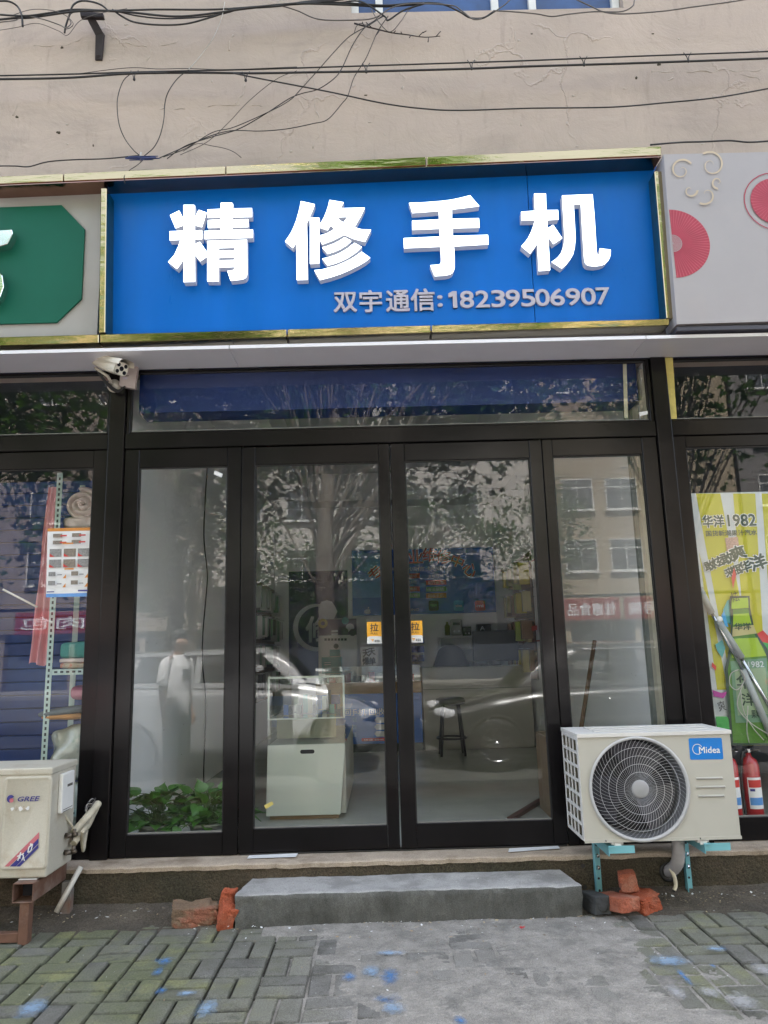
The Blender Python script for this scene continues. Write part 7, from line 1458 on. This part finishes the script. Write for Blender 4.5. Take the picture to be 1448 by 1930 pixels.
def car(lab, xa, dirn, L_, W_, H_, yc, paint, suv, axles=(.185, .79)):
    """xa: front bumper x, dirn: +1 faces +x; built nose to tail along the kerb"""
    t = thing('parked_car', lab, 'car', (xa - dirn * L_ / 2, yc, -.13), 'cars parked along the kerb')
    X = lambda f_: xa - dirn * L_ * f_
    zg = -.13
    # along the car: fraction, sill height, shoulder height, top height (bonnet or boot), half width
    st = [(0.0, .34, .52, .60, .60), (.025, .26, .62, .70, .74), (.08, .22, .70, .80, .82), (.20, .20, .80, .92, .87), (.30, .19, .88, .98, .88), (.5, .19, .92, 1.0, .89), (.75, .20, .95, 1.02, .89), (.90, .22, .96, 1.03, .86), (.97, .30, .90, .98, .80), (1.0, .40, .80, .86, .70)]
    if suv: st = [(a, b, c + .06, d + .06, e) for a, b, c, d, e in st]
    st = [(a, b * H_ / 1.5, c * H_ / 1.5, d * H_ / 1.5, e * W_ / 1.78) for a, b, c, d, e in st]
    def sec(u):
        for i in range(len(st) - 1):
            if u <= st[i + 1][0] + 1e-9: f_ = (u - st[i][0]) / (st[i + 1][0] - st[i][0]); f_ = f_ * f_ * (3 - 2 * f_) * .5 + f_ * .5; return [lerp(a, b, f_) for a, b in zip(st[i], st[i + 1])]
        return st[-1]
    def body(u, v):
        _, b, c, d, e = sec(u); q = [(-.80, b), (-.97, b + .05), (-1.0, lerp(b, c, .45)), (-.985, lerp(b, c, .85)), (-.95, c), (-.86, lerp(c, d, .8)), (-.45, d), (0, d + .015)]
        q = q + [(-x, z) for x, z in q[-2::-1]]; t_ = v * (len(q) - 1); i = min(int(t_), len(q) - 2); f_ = t_ - i
        return Vector((X(u), yc + e * lerp(q[i][0], q[i + 1][0], f_), zg + lerp(q[i][1], q[i + 1][1], f_)))
    mb = MB(); mb.grid(body, 60, 28, paint); mb.add([body(0, v / 28) for v in range(29)], [list(range(29))], paint); mb.add([body(1, v / 28) for v in range(29)], [list(range(29))], paint); mb.build('body', t)
    # greenhouse
    g0, g1, g2, g3 = (.24, .40, .86, .985) if suv else (.25, .42, .78, .95)
    base = lambda u: sec(u)[3] - .02
    def roofz(u):
        if u < g1: f_ = (u - g0) / (g1 - g0); return lerp(base(u), H_, sin(f_ * pi / 2) ** .9)
        if u > g2: f_ = (g3 - u) / (g3 - g2); return lerp(base(u), H_ - .02, sin(f_ * pi / 2) ** (.6 if suv else .9))
        return H_ - .02 * ((u - g1) / (g2 - g1)) ** 2 + .01
    def green(u, v):
        uu = g0 + (g3 - g0) * u; e = sec(uu)[4]; zb = base(uu); zt = roofz(uu); hw = e * .90; tw = e * .66; k = (zt - zb) / (H_ - zb + .001)
        tw = lerp(hw, tw, min(1, k)); q = [(-hw, zb), (-lerp(hw, tw, .5), lerp(zb, zt, .5)), (-tw, lerp(zb, zt, .93)), (-tw * .8, zt), (0, zt + .02 * k)]; q = q + [(-x, z) for x, z in q[-2::-1]]
        t_ = v * (len(q) - 1); i = min(int(t_), len(q) - 2); f_ = t_ - i; return Vector((X(uu), yc + lerp(q[i][0], q[i + 1][0], f_), zg + lerp(q[i][1], q[i + 1][1], f_)))
    mb = MB(); mb.grid(green, 48, 24, paint); mb.build('roof', t)
    CG = pm('car_glass', (0.012, 0.014, 0.016), rough=.04, spec=.8)
    def side_glass(ua, ub, sgn):
        mb = MB(); pts = []
        def pt(u, k): 
            q = green((u - g0) / (g3 - g0), (.015 + .21 * k)); q.y = yc - abs(q.y - yc) * 1.0 if sgn < 0 else yc + abs(q.y - yc); q.y += sgn * .006; return q
        n_ = 8; lo = [pt(lerp(ua[0], ub[0], i / n_), .1) for i in range(n_ + 1)]; hi = [pt(lerp(ua[1], ub[1], i / n_), .98) for i in range(n_ + 1)]
        mb.add(lo + hi, [(i, i + 1, n_ + 2 + i, n_ + 1 + i) for i in range(n_)], CG); mb.build('side_window', t, fixn=False)
    for sgn in (-1, 1):
        m1 = (g1 + g2) / 2
        side_glass((g0 + .055, g1 + .01), (m1 - .01, m1 - .01), sgn); side_glass((m1 + .012, m1 + .012), (g2 - .0, g2 - .02), sgn)
        if suv: side_glass((g2 + .015, g2 - .005), (g3 - .02, g3 - .05), sgn)
    for ua, ub, nm in ((g0 + .012, g1 - .012, 'windscreen'), (g2 + .012, g3 - .012, 'rear_window')):
        mb = MB(); mb.grid(lambda u, v: green(((ua + (ub - ua) * u) - g0) / (g3 - g0), .36 + .28 * v) + Vector((0, 0, .008)), 8, 8, CG); mb.build(nm, t)
    r = .315 * H_ / 1.5
    for f_ in axles:
        for sgn in (-1, 1):
            y = yc + sgn * (W_ / 2 - .065); wheel(t, X(f_), y, r, sgn)
            mb = MB(); mb.tube([(X(f_) + (r + .03) * cos(pi * k / 14), yc + sgn * (W_ / 2 + .004), zg + r + (r + .03) * sin(pi * k / 14)) for k in range(15)], .022, BLACK2, 6); mb.disc((X(f_), yc + sgn * (W_ / 2 + .006), zg + r + .0), r + .022, DARKIN, (0, sgn, 0), 28); mb.build('wheel_arch', t, fixn=False)
    HL = pm('headlight_lens', (0.75, 0.77, 0.80), rough=.08, spec=.9); TLR = pm('tail_light_red', (0.40, 0.015, 0.012), rough=.12, spec=.8)
    for sgn in (-1, 1):
        e = sec(.06)[4]; mb = MB(); mb.ellipsoid((X(.075), yc + sgn * e * .90, zg + .66 * H_ / 1.5), (.24, .07, .075), HL, 16, 10, e=.8, M=Matrix.Rotation(-.25 * dirn, 3, 'Y')); mb.build('headlight', t)
        mb = MB(); mb.ellipsoid((X(.955), yc + sgn * sec(.95)[4] * .92, zg + .90 * H_ / 1.5), (.16, .07, .12), TLR, 16, 10, e=.7); mb.build('tail_light', t)
        mb = MB(); mb.ellipsoid((X(.345), yc + sgn * (W_ / 2 + .06), zg + 1.02 * H_ / 1.5), (.07, .10, .07), paint, 14, 10, e=.8); mb.build('door_mirror', t)
        for f_ in (.50, .68): mb = MB(); mb.ellipsoid((X(f_), yc + sgn * (W_ / 2 - .005), zg + .83 * H_ / 1.5), (.10, .022, .016), CHROME, 12, 8); mb.build('door_handle', t)
        mb = MB(); mb.tube([Vector((X(g1 + (g3 - g1) * k / 14), 0, 0)) + Vector((0, green(((g1 + (g3 - g1) * k / 14) - g0) / (g3 - g0), .22 if sgn < 0 else .78).y, green(((g1 + (g3 - g1) * k / 14) - g0) / (g3 - g0), .22).z + .012)) for k in range(14)], .014, CHROME, 6); mb.build('roof_rail', t)
    mb = MB(); mb.box(min(X(-.003), X(.0)), max(X(-.003), X(.0)), yc - .26, yc + .26, zg + .42, zg + .54, WHITE); mb.build('number_plate', t)
    mb = MB()
    for k in range(4): mb.box(min(X(.001), X(.02)), max(X(.001), X(.02)), yc - .42, yc + .42, zg + .56 + k * .03, zg + .575 + k * .03, CHROME)
    mb.build('grille', t)
car('white hatchback parked at the kerb beside the standing man', -.05, 1, 3.5, 1.66, 1.50, -5.62, pm('white_car_paint', (0.30, 0.31, 0.32), rough=.25, coat=1.0, var=.02), True, (.18, .85))
car('grey saloon parked at the kerb behind the photographer', .50, -1, 4.5, 1.76, 1.46, -5.68, pm('grey_car_paint', (0.045, 0.047, 0.048), rough=.25, metal=.4, coat=1.0, var=.02), False)

# ---- the man in the white T-shirt mirrored in the left window
def skin_mesh(name, verts, edges, radii, mat_, root=0, sub=2):
    me = bpy.data.meshes.new(name); me.from_pydata([Vector(v) for v in verts], edges, [])
    o = bpy.data.objects.new(name, me); COL.objects.link(o)
    md = o.modifiers.new('s', 'SKIN'); md.use_smooth_shade = True
    for i, r_ in enumerate(radii): o.data.skin_vertices[0].data[i].radius = r_ if isinstance(r_, tuple) else (r_, r_)
    o.data.skin_vertices[0].data[root].use_root = True
    m2 = o.modifiers.new('u', 'SUBSURF'); m2.levels = sub; m2.render_levels = sub
    res = bpy.data.meshes.new_from_object(o.evaluated_get(bpy.context.evaluated_depsgraph_get()))
    bpy.data.objects.remove(o); res.materials.clear(); res.materials.append(mat_)
    for p in res.polygons: p.use_smooth = True
    return res
SKIN = pm('skin', (0.36, 0.21, 0.14), rough=.55, var=.06); HAIR = pm('black_hair', (0.012, 0.010, 0.010), rough=.6, bump=.4, bscale=120); TEE = pm('white_tee', (0.82, 0.83, 0.84), rough=.9, bump=.2, bscale=9, bdist=.02); SHORT = pm('teal_shorts', (0.05, 0.085, 0.085), rough=.9, bump=.2, bscale=9, bdist=.02); SANDAL = pm('grey_sandal', (0.42, 0.38, 0.36), rough=.7)
man = bpy.data.objects.new('person', None); COL.objects.link(man); man.location = (-2.19, -3.78, -.126); man.rotation_euler = (0, 0, R(28))
tag(man, 'man in white T-shirt and dark knee length shorts standing beside the white car', 'person')
V = [(0, 0, .90), (.005, 0, 1.03), (0, 0, 1.20), (-.005, 0, 1.34), (-.005, 0, 1.42), (.01, 0, 1.47), (.02, 0, 1.535), (.03, 0, 1.575), (.022, 0, 1.625)]
Rr = [(.13, .10), (.12, .09), (.135, .10), (.125, .085), (.07, .06), .053, (.066, .075), (.078, .092), (.066, .078)]
E_ = [(i, i + 1) for i in range(8)]
for sg in (-1, 1):
    b0 = len(V)
    V += [(-.005, sg * .11, 1.385), (-.01, sg * .165, 1.355), (-.03, sg * .195, 1.09), (.01, sg * .205, .86), (.02, sg * .207, .80)]; Rr += [.060, .048, .037, .027, (.020, .034)]; E_ += [(3, b0), (b0, b0 + 1), (b0 + 1, b0 + 2), (b0 + 2, b0 + 3), (b0 + 3, b0 + 4)]
    b1 = len(V); V += [(0, sg * .085, .82), (.012, sg * .10, .47), (-.012, sg * .105, .28), (-.025, sg * .105, .085), (.0, sg * .108, .045), (.12, sg * .118, .03)]; Rr += [(.088, .088), .058, .052, .036, (.036, .03), (.042, .02)]; E_ += [(0, b1)] + [(b1 + i, b1 + i + 1) for i in range(5)]
body_me = skin_mesh('body', V, E_, Rr, SKIN)
mb = MB(); mb.v = [tuple(v.co) for v in body_me.vertices]; mb.f = [list(p.vertices) for p in body_me.polygons]; mb.m = [0] * len(mb.f); mb.s = [True] * len(mb.f); mb.mats = [SKIN]
for sg in (-1, 1):          # fingers, thumb, nose, ears
    for k in range(4):
        x = .052 - .024 * k; ln = (.062, .074, .070, .054)[k]; q0 = Vector((.02 + x * .8, sg * .208, .772)); mb.tube([q0 + Vector((0, 0, .03)), q0, q0 + Vector((.006, -sg * .008, -ln * .55)), q0 + Vector((.016, -sg * .022, -ln))], [.0095, .0092, .0085, .006], SKIN, 7)
    q0 = Vector((.055, sg * .202, .815)); mb.tube([q0, q0 + Vector((.022, -sg * .01, -.026)), q0 + Vector((.028, -sg * .016, -.055))], [.012, .0105, .007], SKIN, 7)
    mb.ellipsoid((.012, sg * .080, 1.575), (.018, .008, .030), SKIN, 10, 8)
mb.grid(lambda u, v: Vector((.112 + .026 * v ** 1.3 * sin(pi * u) + .0, -.017 + .034 * u, 1.605 - .055 * v)), 6, 6, SKIN); mb.ellipsoid((.124, 0, 1.555), (.016, .017, .012), SKIN, 10, 8)
mb.ellipsoid((.108, 0, 1.522), (.012, .026, .008), pm('lips', (.30, .12, .10), rough=.5), 10, 6)
for sg in (-1, 1): mb.ellipsoid((.108, sg * .032, 1.592), (.006, .012, .006), PAPER, 10, 6); mb.ellipsoid((.1125, sg * .032, 1.592), (.003, .005, .005), INK, 8, 6); mb.ellipsoid((.112, sg * .033, 1.610), (.004, .018, .004), HAIR, 8, 5)
mb.build('body', man, fixn=False)
def ringloft(rows, m, nu=28, wr=.0):
    """rows: centre, radius x, radius y"""
    mb = MB()
    def fn(u, v):
        t_ = v * (len(rows) - 1); i = min(int(t_), len(rows) - 2); f_ = t_ - i; f_ = f_ * f_ * (3 - 2 * f_); c = Vector(rows[i][0]).lerp(Vector(rows[i + 1][0]), f_); rx = lerp(rows[i][1], rows[i + 1][1], f_); ry = lerp(rows[i][2], rows[i + 1][2], f_); a = 2 * pi * u
        k = 1 + wr * noise.noise(Vector((cos(a) * 2, sin(a) * 2, v * 6)))
        return c + Vector((rx * cos(a) * k, ry * sin(a) * k, 0))
    mb.grid(fn, nu, 26, m, True, True); return mb
mb = ringloft([((.005, 0, .82), .118, .168), ((.005, 0, .95), .115, .162), ((.0, 0, 1.08), .112, .156), ((.0, 0, 1.22), .118, .160), ((-.005, 0, 1.33), .112, .165), ((-.008, 0, 1.395), .092, .145), ((-.005, 0, 1.43), .082, .100), ((.0, 0, 1.445), .068, .070)], TEE, 32, .05)
for sg in (-1, 1): mb.tube(catmull([(-.005, sg * .12, 1.38), (-.008, sg * .168, 1.35), (-.018, sg * .192, 1.25), (-.026, sg * .205, 1.13)], 5), [.056 + .004 * (i > 3) for i in range(16)], TEE, 16, cap=False)
mb.build('t_shirt', man, fixn=False)
s = Sheet((.1245, -.07, 1.20), (0, 1, 0), (0, 0, 1), lift=.001); SHP = pm('grey_shirt_print', (.20, .24, .25), rough=.9)
for x, z, w_2, h_2 in ((0, 0, .05, .09), (.045, .02, .05, .075), (.09, .0, .05, .095)): s.rect(x, z, w_2, h_2, SHP)
s.build('shirt_print', man)
for sg in (-1, 1):
    ringloft([((.01, sg * .090, .40), .082, .074), ((.01, sg * .088, .52), .086, .076), ((.005, sg * .082, .68), .096, .080), ((.0, sg * .072, .82), .112, .090), ((.0, sg * .052, .95), .108, .105)], SHORT, 24, .06).build('shorts_leg', man, fixn=False)
    mb = MB(); mb.ellipsoid((.045, sg * .112, .012), (.145, .052, .016), SANDAL, 20, 8, e=.6); mb.tube([(.09, sg * .112 - .05, .02), (.085, sg * .112 - .03, .062), (.08, sg * .112 + .03, .062), (.085, sg * .112 + .05, .02)], .014, SANDAL, 6); mb.build('sandal', man)
mb = MB(); hc = Vector((.010, 0, 1.60))
def hairf(u, v):
    a = 2 * pi * u; b = pi / 2 * (1 - v * (1.12 if cos(a) < .35 else .62)); q = Vector((.110 * cos(a) * cos(b), .100 * sin(a) * cos(b), .122 * sin(b))); return hc + q * (1 + .06 * noise.noise(q * 40))
mb.grid(hairf, 36, 14, HAIR, True, True); mb.build('hair', man, fixn=False)
